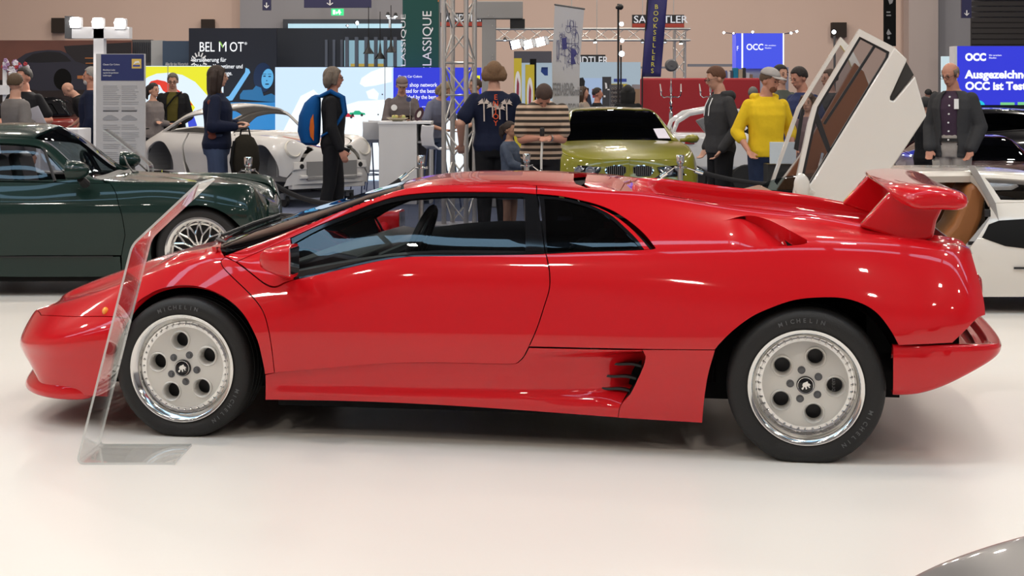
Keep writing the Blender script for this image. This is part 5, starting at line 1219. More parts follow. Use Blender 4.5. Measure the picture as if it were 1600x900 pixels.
# mirrors
for sd in (1, -1):
    c = fr.inv(437, 407, 1.03); 
    rings = []
    for (dx, hw, hh, dz) in [(-.085, .01, .012, .0), (-.075, .035, .03, .002), (-.05, .055, .048, .004), (0, .07, .062, .0), (.05, .078, .070, 0), (.062, .078, .070, 0)]:
        r_ = []
        for k in range(20):
            t = 2*PI*k/20; e = .55; cx, sx = math.cos(t), math.sin(t)
            r_.append((c[0]+dx, -sd*(1.03+hw*math.copysign(abs(cx)**e, cx)), c[2]+dz+hh*math.copysign(abs(sx)**e, sx)))
        rings.append(r_)
    v, f = loft(rings, True); mb = MB(); mb.add(v, f); o = mb.obj('door_mirror', red, car, smooth=True, angle=50)
    mb = MB(); mb.box(c[0]+.058, c[0]+.066, -sd*1.03-.066, -sd*1.03+.066, c[2]-.058, c[2]+.058); mb.obj('mirror_glass', M['chrome'], o, bevel=.003)
    mb = MB(); mb.tube([(c[0]-.02, -sd*.98, c[2]-.02), (c[0]-.02, -sd*.90, c[2]-.055), (c[0]-.02, -sd*.83, c[2]-.06)], [.03, .035, .045], 12); mb.obj('mirror_stalk', red, o, smooth=True)
    # side repeater
    c2 = sf.gi(*[np.array([q]) for q in sf.inv([[164.5, 486]])[0]], sf.G)[0]
    mb = MB(); mb.sphere((c2[0], -sd*c2[1], c2[2]), (.014, .02, .018), 14, 8); mb.obj('side_repeater', M['amber'], car, smooth=True)
# wiper
mb = MB(); pts = [(-.12, -.10, .775), (.02, -.42, .80), (.05, -.20, .835), (.10, .25, .865)]
mb.tube([(-.13, .05, .765), (-.02, .02, .825), (.13, .10, .885)], .010, 6); mb.tube([(.0, -.38, .825), (.06, -.1, .86), (.10, .2, .88), (.09, .45, .86)], .008, 6)
mb.tube([(.05, -.45, .795), (-.05, -.30, .80), (-.12, -.05, .775)], .009, 6)
mb.obj('windscreen_wiper', M['black'], car, smooth=True)
# ------------------------------------------------------------ stanchions, ropes, acrylic stands
def stanchion(x, Y, label):
    t = thing('barrier_post', label, 'barrier post', (X(x, Y), Y, 0), 0, 'chrome rope barrier posts')
    mb = MB(); mb.lathe([(0, 0), (.155, 0), (.155, .012), (.06, .03), (.03, .04)], 28); mb.obj('base', M['chrome'], t, smooth=True)
    mb = MB(); mb.lathe([(.0245, .035), (.0245, .88)], 20); mb.obj('pole', M['steel'], t, smooth=True)
    mb = MB(); mb.lathe([(.0245, .82), (.029, .825), (.029, .835), (.0245, .84), (.0245, .86), (.034, .87), (.037, .935), (.034, .94), (0, .94)], 20)
    for k in range(4):
        a = k*PI/2+.4; mb.tube([(.028*math.cos(a), .028*math.sin(a), .832), (.06*math.cos(a), .06*math.sin(a), .838), (.062*math.cos(a), .062*math.sin(a), .825), (.03*math.cos(a), .03*math.sin(a), .822)], .004, 6)
    mb.obj('crown', M['chrome'], t, smooth=True); return t
SP = [(137, 13.7), (388, 13.8), (658, 14.2), (823, 14.6), (1063, 14.3)]
for (x, Y), lb in zip(SP, ('chrome barrier post tip showing behind the windscreen of the green coupe', 'chrome barrier post between the green coupe and the bare white body shell', 'chrome barrier post seen above and through the red car, beside the counter', 'crown of a chrome barrier post in front of the striped-shirt man', 'chrome barrier post before the right headlight of the yellow-green coupe')):
    stanchion(x, Y, lb)
vel = mat('black_velvet', (.010, .010, .012), .9, bump=.3, bscale=200)
def rope(A, B, sag, label, split=None):
    A, B = Vector(A), Vector(B); t = thing('barrier_rope', label, 'rope', tuple((A+B)/2-Vector((0, 0, sag))), 0, 'black velvet ropes between the barrier posts')
    n = 26; pts = [A.lerp(B, i/n)-Vector((0, 0, sag*4*(i/n)*(1-i/n))) for i in range(n+1)]
    mb = MB(); mb.tube(pts[2:-2], .021, 12); mb.obj('velvet_cord', vel, t, smooth=True, wspace=True)
    for (a, b, c) in ((0, 1, 2), (-1, -2, -3)):
        mb = MB(); mb.tube([pts[b].lerp(pts[c], .2), pts[c].lerp(pts[c+(1 if a == 0 else -1)], .4)], .024, 12); mb.tube([pts[a], pts[a].lerp(pts[b], .6), pts[b].lerp(pts[c], .3)], .007, 6); mb.obj('end_clip', M['chrome'], t, smooth=True, wspace=True)
pp = [Vector((X(x, Y), Y, .825)) for x, Y in SP]
rope(pp[0]+Vector((.06, 0, 0)), pp[1]-Vector((.06, 0, 0)), .26, 'black velvet rope dropping behind the green coupe toward the post beside it')
rope(pp[1]+Vector((.06, 0, 0)), pp[2]-Vector((.06, 0, 0)), .30, 'black velvet rope sagging in front of the legs of the man with the rucksack')
rope(pp[3]+Vector((.06, 0, 0)), pp[4]-Vector((.06, 0, 0)), .25, 'black velvet rope end leading left from the post by the yellow-green coupe')
rope(pp[4]+Vector((.06, 0, 0)), Vector((3.1, 14.8, .70)), .10, 'black velvet rope leading right from the post by the yellow-green coupe')
stanchion(800+3.12/14.8*2500, 14.8, 'chrome barrier post hidden behind the wing of the red car')
# acrylic stands
acr = [glassmat('clear_acrylic', (.975, .98, .98)), mat('acrylic_edge', (.62, .64, .62), .15, alpha=.75)]
def sheet(pts, y0, y1, th):
    """folded sheet: centreline polyline (x,z), width y0..y1"""
    n = len(pts); P = [Vector((a, b)) for a, b in pts]; L = []; Rr = []
    for i, p_ in enumerate(P):
        d = (P[min(i+1, n-1)]-P[max(i-1, 0)]).normalized(); nn = Vector((-d.y, d.x)); L.append(p_+nn*th/2); Rr.append(p_-nn*th/2)
    poly = [(q.x, q.y) for q in L]+[(q.x, q.y) for q in Rr[::-1]]; k = len(poly)
    v = [(a, y0, b) for a, b in poly]+[(a, y1, b) for a, b in poly]
    f = []
    for i in range(k): f.append((i, (i+1) % k, k+(i+1) % k, k+i))
    for i in range(n-1):
        f.append((i, k-1-i, k-2-i, i+1)[::-1]); f.append((k+i, k+k-1-i, k+k-2-i, k+i+1))
    return v, f, [0 if (i < n-1 or n <= i < 2*n-1) else 1 for i in range(k)]+[1]*(2*(n-1))
def bend(pts, r=.03, n=5):
    out = [pts[0]]
    for i in range(1, len(pts)-1):
        a, b, c = Vector(pts[i-1]), Vector(pts[i]), Vector(pts[i+1]); p0 = b+(a-b).normalized()*r; p1 = b+(c-b).normalized()*r
        for k in range(n+1):
            t = k/n; q = p0.lerp(b, t).lerp(b.lerp(p1, t), t); out.append((q.x, q.y))
    out.append(pts[-1]); return out
t = thing('acrylic_stand', 'clear bent acrylic sign stand in front of the nose of the red car', 'sign stand', (-1.55, 6.55, 0))
v, f, mi_ = sheet(bend([(-1.345, .007), (-1.735, .007), (-1.515, .878), (-1.25, 1.125)]), 6.38, 6.72, .009); mesh_obj('folded_sheet', v, f, None, t, True, acr, mi_, wspace=True).data.set_sharp_from_angle(angle=R(30))
Yq = 13.62
t = thing('acrylic_stand', 'clear bent acrylic sign stand behind the bonnet of the green coupe', 'sign stand', (X(200, Yq), Yq, 0))
v, f, mi_ = sheet(bend([(X(205, Yq), .007), (X(238, Yq), .007), (X(236, Yq), Z(258, Yq)), (X(183, Yq), Z(215, Yq)), (X(166, Yq), Z(203, Yq))]), Yq-.09, Yq+.08, .010); mesh_obj('folded_sheet', v, f, None, t, True, acr, mi_, wspace=True).data.set_sharp_from_angle(angle=R(30))

# ------------------------------------------------------------ people
def sk_mat(n, c): return mat('skin_'+n, c, .5, sub=.1, spec=.35)
SKIN = sk_mat('fair', (.50, .27, .19)); SKIN_R = sk_mat('ruddy', (.47, .22, .15)); SKIN_T = sk_mat('tan', (.36, .19, .12))
def cloth(n, c, noise=None): return mat(n, c, .85, spec=.2, noise=noise or tuple(x*.82 for x in c), nscale=14, bump=.9, bscale=9)
def ring_body(mb, rings, n=18, M4=None, gap=0):
    """rings: (z, hx, hy, cy[,cx]) superellipse rings, capped"""
    v = []; f = []; m = len(rings)
    for r_ in rings:
        z, hx, hy, cy = r_[:4]; cx = r_[4] if len(r_) > 4 else 0
        for j in range(n):
            a = 2*PI*j/n; c, s_ = math.cos(a), math.sin(a)
            x = hx*math.copysign(abs(c)**.85, c); y = hy*math.copysign(abs(s_)**.85, s_); q = Vector((cx+x, cy+y, z))
            v.append(M4(q) if M4 else q)
    for i in range(m-1):
        for j in range(n): f.append((i*n+j, i*n+(j+1) % n, i*n+n+(j+1) % n, i*n+n+j))
    f.append(tuple(range(n))[::-1]); f.append(tuple((m-1)*n+j for j in range(n)))
    mb.add(v, f)
def capsule(mb, A, B, ra, rb, n=12):
    A, B = Vector(A), Vector(B); mb.tube([A, A.lerp(B, .5), B], [ra, (ra+rb)/2, rb], n); mb.sphere(A, ra, n, 8); mb.sphere(B, rb, n, 8)
def ik(S, T, l1, l2, hint):
    S, T = Vector(S), Vector(T); D = T-S; d = min(D.length, (l1+l2)*.995)
    if D.length > d: T = S+D.normalized()*d; D = T-S
    a = (l1*l1-l2*l2+d*d)/(2*d); h = math.sqrt(max(l1*l1-a*a, 1e-6)); u = D.normalized(); hv = Vector(hint); hv = hv-u*hv.dot(u); hv = hv.normalized() if hv.length > 1e-6 else u.orthogonal().normalized()
    return S+u*a+hv*h, T
def remesh(o, vs, smooth=2):
    m = o.modifiers.new('remesh', 'REMESH'); m.mode = 'VOXEL'; m.voxel_size = vs; m.use_smooth_shade = True
    if smooth: s_ = o.modifiers.new('smooth', 'SMOOTH'); s_.iterations = smooth; s_.factor = .5
    return o
def person(label, x, Y, top_y, face_deg, top=None, sleeve='long', trousers=None, skin=None, hair=('short', (.05, .03, .02)), shoes=(.02, .02, .02), lean=0, side=0, pitch=0, yaw=0,
           hl=None, hr=None, jacket=None, build=1.0, detail=1, legs=None, glasses=False, hood=False, cap=None, h=None, female=False, skirt=None, group=None, beard=None, collar=None, extra=None, thighs=0):
    """x column and top_y row of the head's top at depth Y; face_deg 0 faces us, 90 faces right, 180 away"""
    skin = skin or SKIN
    hh = h or (Z(top_y, Y)+ (0 if lean < 10 else 0)); k = hh/1.75
    ln_ = R(lean); hipz = .92
    def up(q):           # lean the upper body about the hips, then slump
        q = Vector(q)
        if q.z <= hipz: return q
        d = q.z-hipz; w = min(1, d/.25)
        a = ln_*w; c, s_ = math.cos(a), math.sin(a)
        y, z = q.y, d
        q2 = Vector((q.x, y*c-z*s_, hipz+y*s_+z*c))
        if side: a = R(side)*w; c, s_ = math.cos(a), math.sin(a); q2 = Vector((q2.x*c+(q2.z-hipz)*s_, q2.y, hipz-q2.x*s_+(q2.z-hipz)*c))
        return q2
    NB = Vector((0, .015, 1.475)); HM = Matrix.Translation(NB) @ Matrix.Rotation(R(yaw), 4, 'Z') @ Matrix.Rotation(R(pitch), 4, 'X') @ Matrix.Translation(-NB)
    hd = lambda q: up(HM @ Vector(q))
    top_pt = hd((0, 0, 1.75)); sc = (hh/1.75) if lean < 10 and pitch < 15 else (h/1.75 if h else Z(top_y, Y)/top_pt.z)
    k = sc
    t = thing('person', label, 'person', (X(x, Y), Y, 0), R(face_deg), group)
    t.scale = (k, k, k)
    # shift so the head sits on column x
    off = Matrix.Rotation(R(face_deg), 4, 'Z') @ (top_pt*k); t.location.x -= off.x
    b = build; f = .88 if female else 1.0
    shw = .172*b**.7*f; 
    feet = legs or ((.10, 0), (-.10, 0))
    mb = MB()
    # torso of the body
    tor = [(.84, .145*b, .105*b, .01), (.92, .165*b, .115*b, .01), (1.04, .145*b*f, .10*b, 0), (1.16, .15*b*f, .108*b, -.005), (1.28, .17*b*f, .115*b, 0), (1.37, .170*b**.6*f, .10*b, .01), (1.42, .135*f, .078, .015), (1.45, .095, .068, .015), (1.475, .062, .062, .015)]
    ring_body(mb, tor, 18, up)
    mb2 = [up((0, .015, 1.44)), hd((0, .008, 1.53))]
    capsule(mb, mb2[0], mb2[1], .066*(.85 if female else 1), .060*(.85 if female else 1))
    # head
    def hsph(c, r, n=16, m=12):
        v = []; fc = []
        for i in range(m+1):
            ph = PI*i/m
            for j in range(n):
                a = 2*PI*j/n; v.append(hd((c[0]+r[0]*math.sin(ph)*math.cos(a), c[1]+r[1]*math.sin(ph)*math.sin(a), c[2]+r[2]*math.cos(ph))))
        for i in range(m):
            for j in range(n): fc.append((i*n+j, (i+1)*n+j, (i+1)*n+(j+1) % n, i*n+(j+1) % n))
        return v, fc
    for c, r_ in (((0, .012, 1.655), (.076, .096, .095)), ((0, -.022, 1.585), (.056, .062, .065)), ((0, -.05, 1.552), (.030, .030, .026)), ((0, -.030, 1.625), (.062, .058, .06)),
                  ((0, -.093, 1.612), (.013, .022, .020)), ((0, -.088, 1.635), (.008, .013, .025)), ((.076, .012, 1.625), (.010, .022, .032)), ((-.076, .012, 1.625), (.010, .022, .032)), ((0, -.083, 1.578), (.022, .010, .010)), ((0, -.075, 1.655), (.045, .012, .012))):
        v, fc = hsph(c, r_, 14, 10); mb.add(v, fc)
    # arms
    hands = {}
    for sx, tgt in ((1, hl), (-1, hr)):
        S = up((sx*shw, .012, 1.378)); T = Vector(tgt[:3]) if tgt is not None else Vector((sx*(shw+.085), -.03, .87))
        hint = Vector((sx*.5, .7, -.3)) if tgt is None or len(tgt) < 4 else Vector(tgt[3])
        E, T = ik(S, T, .29, .26, hint); hands[sx] = (S, E, T)
        capsule(mb, S, E, .050*b, .040*b); capsule(mb, E, T, .040*b, .026)
        # hand: palm, four fingers and a thumb
        D = (T-E).normalized(); side_v = D.cross(Vector((0, 0, 1))) if abs(D.z) < .9 else Vector((0, 1, 0))*1.0
        side_v = (side_v-D*side_v.dot(D)).normalized(); nrm = D.cross(side_v).normalized()
        inward = Vector((-sx, -.2, 0)); 
        if inward.dot(nrm) < 0: nrm = -nrm
        pc = T+D*.05; Mh = Matrix((side_v, D, nrm)).transposed().to_4x4(); Mh.translation = pc
        v = []; q = MB(); q.sphere((0, 0, 0), (.040, .055, .016), 12, 8); mb.add([Mh @ Vector(a) for a in q.v], q.f)
        for i, (o_, L) in enumerate(((-.029, .062), (-.010, .072), (.010, .070), (.029, .056))):
            a0 = T+D*.088+side_v*o_; a1 = a0+D*L*.5+nrm*.010; a2 = a1+D*L*.38+nrm*L*.45
            mb.tube([a0-D*.02, a0, a1, a2], [.009, .009, .0085, .007], 7)
        th0 = T+D*.03-side_v*.030; th1 = th0-side_v*.025+D*.035+nrm*.008; th2 = th1+D*.03+nrm*.012
        mb.tube([th0, th1, th2], [.012, .0105, .008], 7)
    # legs
    for sx, (fx, fy) in zip((1, -1), feet):
        H = Vector((sx*.088, .01, .90)); A = Vector((fx, fy+.02, .075)); K = H.lerp(A, .5)+Vector((0, -.02-abs(fy)*.1, 0))
        capsule(mb, H, K, .085*b, .058*b); capsule(mb, K, A, .058*b, .038)
        capsule(mb, A-Vector((0, -.03, .02)), A+Vector((0, -.14, -.045)), .036, .028)
    remesh(mb.obj('body', skin, t, smooth=True, fix=False), .0085 if detail else .013, 1)
    eyem = mat('eye_dark', (.02, .015, .012), .3)
    if detail:
        for sx in (1, -1):
            v, fc = hsph((sx*.031, -.081, 1.635), (.011, .008, .0055), 8, 6); q = MB(); q.add(v, fc); q.obj('eye', eyem, t, smooth=True)
            v, fc = hsph((sx*.032, -.086, 1.660), (.018, .006, .0035), 8, 6); q = MB(); q.add(v, fc); q.obj('eyebrow', mat('brow_%d' % int(1000*sum(hair[1])), hair[1], .8), t, smooth=True)
        v, fc = hsph((0, -.087, 1.572), (.023, .006, .004), 8, 6); q = MB(); q.add(v, fc); q.obj('mouth', mat('lip', (.28, .08, .07), .5), t, smooth=True)
    # hair
    hm = mat('hair_%d_%d' % (int(1000*hair[1][0]), int(1000*hair[1][2])), hair[1], .7, noise=tuple(c*.5 for c in hair[1]), nscale=60, bump=.4, bscale=150)
    st = hair[0]; q = MB()
    if st in ('short', 'curly', 'long', 'bob', 'tail'):
        g = .012 if st == 'curly' else .009
        v = []; fc = []; n, m = 22, 12
        for i in range(m+1):
            for j in range(n):
                a = 2*PI*j/n; s_ = math.sin(a)       # s_<0 front
                lim = 1.05 if s_ < -.55 else (1.55 if s_ < -.2 else (2.05 if st != 'short' else 2.0))
                ph = lim*i/m; rx, ry, rz = .078+g, .098+g, .097+g*1.2
                v.append(hd((rx*math.sin(ph)*math.cos(a), .012+ry*math.sin(ph)*math.sin(a), 1.655+rz*math.cos(ph))))
        for i in range(m):
            for j in range(n): fc.append((i*n+j, (i+1)*n+j, (i+1)*n+(j+1) % n, i*n+(j+1) % n))
        q.add(v, fc)
        if st in ('long', 'bob', 'curly'):
            zl = 1.36 if st == 'long' else (1.52 if st == 'bob' else 1.56)
            for sx in (-1, -.6, -.2, .2, .6, 1):
                q.tube([hd((sx*.066, .045-abs(sx)*.05+.03, 1.70)), hd((sx*.090, .05-abs(sx)*.035+.03, 1.62)), hd((sx*.085, .06-abs(sx)*.03+.02, (1.62+zl)/2)), hd((sx*.075, .055-abs(sx)*.02+.02, zl))], [.035, .045, .042, .02], 8)
            if st != 'curly':
                for sx in (-1, 1): q.tube([hd((sx*.05, -.06, 1.72)), hd((sx*.088, -.035, 1.64)), hd((sx*.086, -.02, 1.56)), hd((sx*.07, -.01, zl+.04))], [.025, .026, .026, .012], 8)
        if st == 'tail':
            q.tube([hd((0, .10, 1.70)), hd((0, .15, 1.66)), hd((0, .15, 1.56)), hd((0, .13, 1.48))], [.03, .04, .035, .012], 9); q.tube([hd((0, .10, 1.62)), hd((0, .12, 1.56))], .03, 8)
        o = q.obj('hair', hm, t, smooth=True, fix=False); sd = o.modifiers.new('solid', 'SOLIDIFY'); sd.thickness = .012; remesh(o, .009, 2)
    elif st == 'fringe':
        v = []; fc = []; n = 16
        for i in range(4):
            for j in range(n+1):
                a = R(-25)+R(230)*j/n; ph = 1.25+.75*i/3; v.append(hd((.084*math.sin(ph)*math.cos(a), .012+.104*math.sin(ph)*math.sin(a), 1.655+.10*math.cos(ph))))
        for i in range(3):
            for j in range(n): fc.append((i*(n+1)+j, (i+1)*(n+1)+j, (i+1)*(n+1)+j+1, i*(n+1)+j+1))
        q.add(v, fc); o = q.obj('hair', hm, t, smooth=True, fix=False); sd = o.modifiers.new('solid', 'SOLIDIFY'); sd.thickness = .008
    if beard:
        v, fc = hsph((0, -.052, 1.562), (.048, .042, .042), 12, 8); q = MB(); q.add(v, fc); q.obj('beard', mat('beard_%d' % int(1000*beard[0]), beard, .9, bump=.4, bscale=200), t, smooth=True)
    if cap:
        q = MB(); v = []; fc = []; n, m = 22, 8
        for i in range(m+1):
            for j in range(n):
                a = 2*PI*j/n; ph = 1.42*i/m; v.append(hd((.090*math.sin(ph)*math.cos(a), .010+.110*math.sin(ph)*math.sin(a), 1.664+.104*math.cos(ph)**.75)))
        for i in range(m):
            for j in range(n): fc.append((i*n+j, (i+1)*n+j, (i+1)*n+(j+1) % n, i*n+(j+1) % n))
        q.add(v, fc)
        br = [(sx*.075, -.075+.0, 1.682) for sx in (-1, 1)]
        n = 9; vv = []
        for j in range(n):
            a = PI+PI*j/(n-1); vv.append(hd((.080*math.cos(a), -.055+.040*math.sin(a), 1.688)))
        for j in range(n):
            a = PI+PI*j/(n-1); vv.append(hd((.078*math.cos(a), -.095+.085*math.sin(a), 1.676)))
        q.add(vv, [(j, j+1, n+j+1, n+j) for j in range(n-1)])
        o = q.obj('cap', cap, t, smooth=True, fix=False); sd = o.modifiers.new('solid', 'SOLIDIFY'); sd.thickness = .006
    if glasses:
        gm_ = mat('glasses_frame', (.02, .02, .02), .3); q = MB()
        for sx in (1, -1):
            q.tube([hd((sx*.033+.021*math.cos(a), -.099, 1.633+.015*math.sin(a))) for a in np.linspace(0, 2*PI, 13)[:-1]], .0025, 5, closed=True)
            q.tube([hd((sx*.054, -.097, 1.637)), hd((sx*.081, -.03, 1.638)), hd((sx*.080, .02, 1.632))], .0022, 5)
        q.tube([hd((-.012, -.1, 1.636)), hd((.012, -.1, 1.636))], .0022, 5); q.obj('glasses', gm_, t, fix=False)
    # upper clothing
    def garment(name, m_, g, z0, cut=None, sl=sleeve, zt=1.462):
        q = MB(); rr_ = [(z0, (.150*b+g)*1.02, .112*b+g, .01)] if z0 < .90 else []
        for (z, hx, hy, cy) in tor:
            if z0 <= z <= zt-.02: rr_.append((z, hx+g+.006, hy+g+.004, cy))
        if z0 >= .90: rr_ = [(z0, .155*b+g, .112*b+g, .008)]+rr_
        rr_ = sorted(rr_); rr_ = [r_ for i, r_ in enumerate(rr_) if i == 0 or r_[0]-rr_[i-1][0] > .015]; rr_.append((zt, .072+g, .068+g, .015))
        n = 24; v = []; fc = []; m = len(rr_)
        if cut:          # open front
            A = np.linspace(-PI/2+cut, 1.5*PI-cut, n)
            for r_ in rr_:
                for a in A:
                    c, s_ = math.cos(a), math.sin(a); v.append(up((r_[1]*math.copysign(abs(c)**.85, c), r_[3]+r_[2]*math.copysign(abs(s_)**.85, s_), r_[0])))
            for i in range(m-1):
                for j in range(n-1): fc.append((i*n+j, i*n+j+1, i*n+n+j+1, i*n+n+j))
            # give it thickness by doubling
            nv = len(v); cen = [up((0, r_[3], r_[0])) for r_ in rr_]
            v2 = [v[i*n+j]+(cen[i]-v[i*n+j])*.13 for i in range(m) for j in range(n)]
            q.add(v+v2, fc+[tuple(i+nv for i in x_[::-1]) for x_ in fc]+[(j, nv+j, nv+j+1, j+1) for j in range(n-1)]+[((m-1)*n+j, (m-1)*n+j+1, nv+(m-1)*n+j+1, nv+(m-1)*n+j) for j in range(n-1)]+[(i*n, (i+1)*n, nv+(i+1)*n, nv+i*n) for i in range(m-1)]+[(i*n+n-1, nv+i*n+n-1, nv+(i+1)*n+n-1, (i+1)*n+n-1) for i in range(m-1)])
        else: ring_body(q, rr_, 22, up)
        for sx in (1, -1):
            S, E, T = hands[sx]
            capsule(q, S, E if sl != 'short' else S.lerp(E, .72), .050*b**.7+g*.8, (.047 if sl != 'short' else .058)*b+g)
            if sl == 'long': capsule(q, E, E.lerp(T, .93), .050*b+g, .036+g)
            if sl == 'rolled': capsule(q, E, E.lerp(T, .35), .050*b+g, .044+g)
        if hood:
            q.tube([up((.10, -.03, 1.46)), up((.11, .07, 1.46)), up((0, .13, 1.44)), up((-.11, .07, 1.46)), up((-.10, -.03, 1.46))], [.03, .042, .058, .042, .03], 10)
        elif collar and name == collar:
            q.tube([up((.045, -.055, 1.465)), up((.065, .02, 1.485)), up((0, .075, 1.49)), up((-.065, .02, 1.485)), up((-.045, -.055, 1.465))], .016, 8)
        return remesh(q.obj(name, m_, t, smooth=True, fix=False), .010 if detail else .015, 2)
    if jacket:
        garment('shirt', top, .004, .90, sl='none'); garment('jacket', jacket, .026, .80, cut=R(24))
    else:
        garment('hoodie' if hood else ('shirt' if sleeve != 'long' else 'jacket'), top, .014, .86)
    # trousers / skirt
    if skirt:
        q = MB(); ring_body(q, [(.62, .19, .17, 0), (.75, .175, .15, 0), (.9, .15*b, .115, .005), (1.0, .14*b, .105, 0)], 20, up); q.obj('skirt', skirt, t, smooth=True, fix=False)
    if trousers:
        q = MB(); ring_body(q, [(.80, .145*b, .11*b, .012), (.88, .165*b, .125*b, .012), (.96, .165*b, .122*b, .008), (1.03, .152*b, .11*b, .0)], 20, None)
        for sx, (fx, fy) in zip((1, -1), feet):
            H = Vector((sx*.085, .012, .88)); A = Vector((fx, fy+.02, .10)); K = H.lerp(A, .5)+Vector((0, -.02-abs(fy)*.1, 0))
            capsule(q, H, K, .098*b, .075*b); capsule(q, K, A, .075*b, .060)
        remesh(q.obj('trousers', trousers, t, smooth=True, fix=False), .012 if detail else .018, 2)
    sm_ = mat('shoe_%d' % int(1000*sum(shoes)), shoes, .5)
    for sx, (fx, fy) in zip((1, -1), feet):
        q = MB(); ring_body(q, [(0, .048, .135, -.04), (.03, .052, .140, -.04), (.06, .044, .11, -.025), (.10, .04, .055, .02), (.12, .036, .045, .025)], 16, lambda p_, fx=fx, fy=fy: p_+Vector((fx, fy, 0)))
        q.obj('shoe', sm_, t, smooth=True, fix=False)
    if extra: extra(t, up, hd, hands)
    return t
c_black = cloth('black_cloth', (.012, .012, .014)); c_navy = cloth('navy_cloth', (.010, .014, .035)); c_grey = cloth('grey_suit_cloth', (.17, .155, .15)); c_jean = cloth('blue_jeans', (.055, .075, .135)); c_char = cloth('charcoal_cloth', (.045, .045, .048))
c_dkjean = cloth('dark_jeans', (.02, .03, .065)); c_taupe = cloth('taupe_cloth', (.19, .165, .16)); c_yel = cloth('yellow_cloth', (.78, .52, .02)); c_white = cloth('pale_trousers', (.40, .36, .33))
def held(t, name, m_, P, size, rot=(0, 0, 0), bev=.004, label=None):
    mb = MB(); M4 = Matrix.Translation(Vector(P)) @ Euler([R(a) for a in rot]).to_matrix().to_4x4(); a, b_, c = size; mb.box(-a/2, a/2, -b_/2, b_/2, -c/2, c/2, M4=M4)
    return mb.obj(name, m_, t, bevel=bev)
def hang_free(o, label, cat, group=None):
    """a held thing stays top-level: put its part under an Empty of its own at the same place"""
    Mw = world_mat(o.parent); e = thing(o.name.split('.')[0], label, cat, tuple(Mw @ (sum((Vector(v.co) for v in o.data.vertices), Vector())/len(o.data.vertices))), 0, group)
    L = world_mat(e).inverted() @ Mw; me = o.data; me.transform(L); o.parent = e; o.name = 'body_shell' if False else o.name
    return e
# left group
def ex_paper(t, up, hd, hands): hang_free(held(t, 'paper_sheet', mat('paper', (.62, .62, .68), .7), hands[1][2]+Vector((0, -.06, .07)), (.20, .004, .27), (-20, 15, 10), 0), 'folded white sheet held by the man in the grey suit', 'paper')
person('man in a light grey suit seen from behind, holding a white sheet', 25, 18.0, 115, 140, top=cloth('white_shirt', (.6, .6, .62)), jacket=c_grey, trousers=c_grey, hair=('short', (.10, .06, .03)), hl=(.22, -.36, 1.16), hr=(-.30, .0, .85), extra=ex_paper, yaw=15)
person('smiling man with short dark hair in a black polo behind the grey suit', 37, 19.6, 105, -10, top=c_black, sleeve='short', trousers=c_black, hair=('short', (.02, .015, .012)), skin=SKIN_R, hl=(.2, -.2, 1.1), hr=(-.15, -.25, 1.12), yaw=-20)
person('bald man in a black T-shirt bending forward beside the old black and red car', 100, 27.3, 132, -80, top=c_black, sleeve='short', trousers=c_black, hair=('none', (.1, .08, .06)), lean=26, pitch=22, hl=(.2, -.25, .95), hr=(-.2, -.22, .9), h=1.80)
person('grey-haired bearded man in a navy suit standing behind the information board', 142, 21.4, 105, -82, top=cloth('lilac_shirt', (.16, .14, .42)), jacket=c_navy, trousers=c_navy, hair=('short', (.36, .34, .32)), skin=SKIN_R, beard=(.45, .42, .40), build=1.12, hl=(.25, -.05, .85), hr=(-.25, -.05, .85))
person('woman with dark tied hair in a grey jacket, arms folded, beside the info board', 240, 24.6, 130, 62, top=c_taupe, trousers=c_black, hair=('tail', (.02, .015, .014)), female=True, hl=(-.10, -.17, 1.12), hr=(.14, -.19, 1.09), build=1.15)
def ex_strap(t, up, hd, hands):
    mb = MB(); mb.tube([up((.13, -.03, 1.46)), up((.03, -.145, 1.38)), up((-.1, -.15, 1.22)), up((-.17, -.1, 1.02))], .014, 6); mb.obj('strap', M['matte_black'], t)
person('older man with glasses in a black coat and olive shirt before the yellow screen', 271, 25.4, 114, 8, top=cloth('olive_cloth', (.10, .085, .02)), jacket=c_black, trousers=c_black, hair=('short', (.13, .115, .10)), glasses=True, pitch=12, hl=(.12, -.18, 1.0), hr=(-.12, -.18, 1.0), extra=ex_strap)
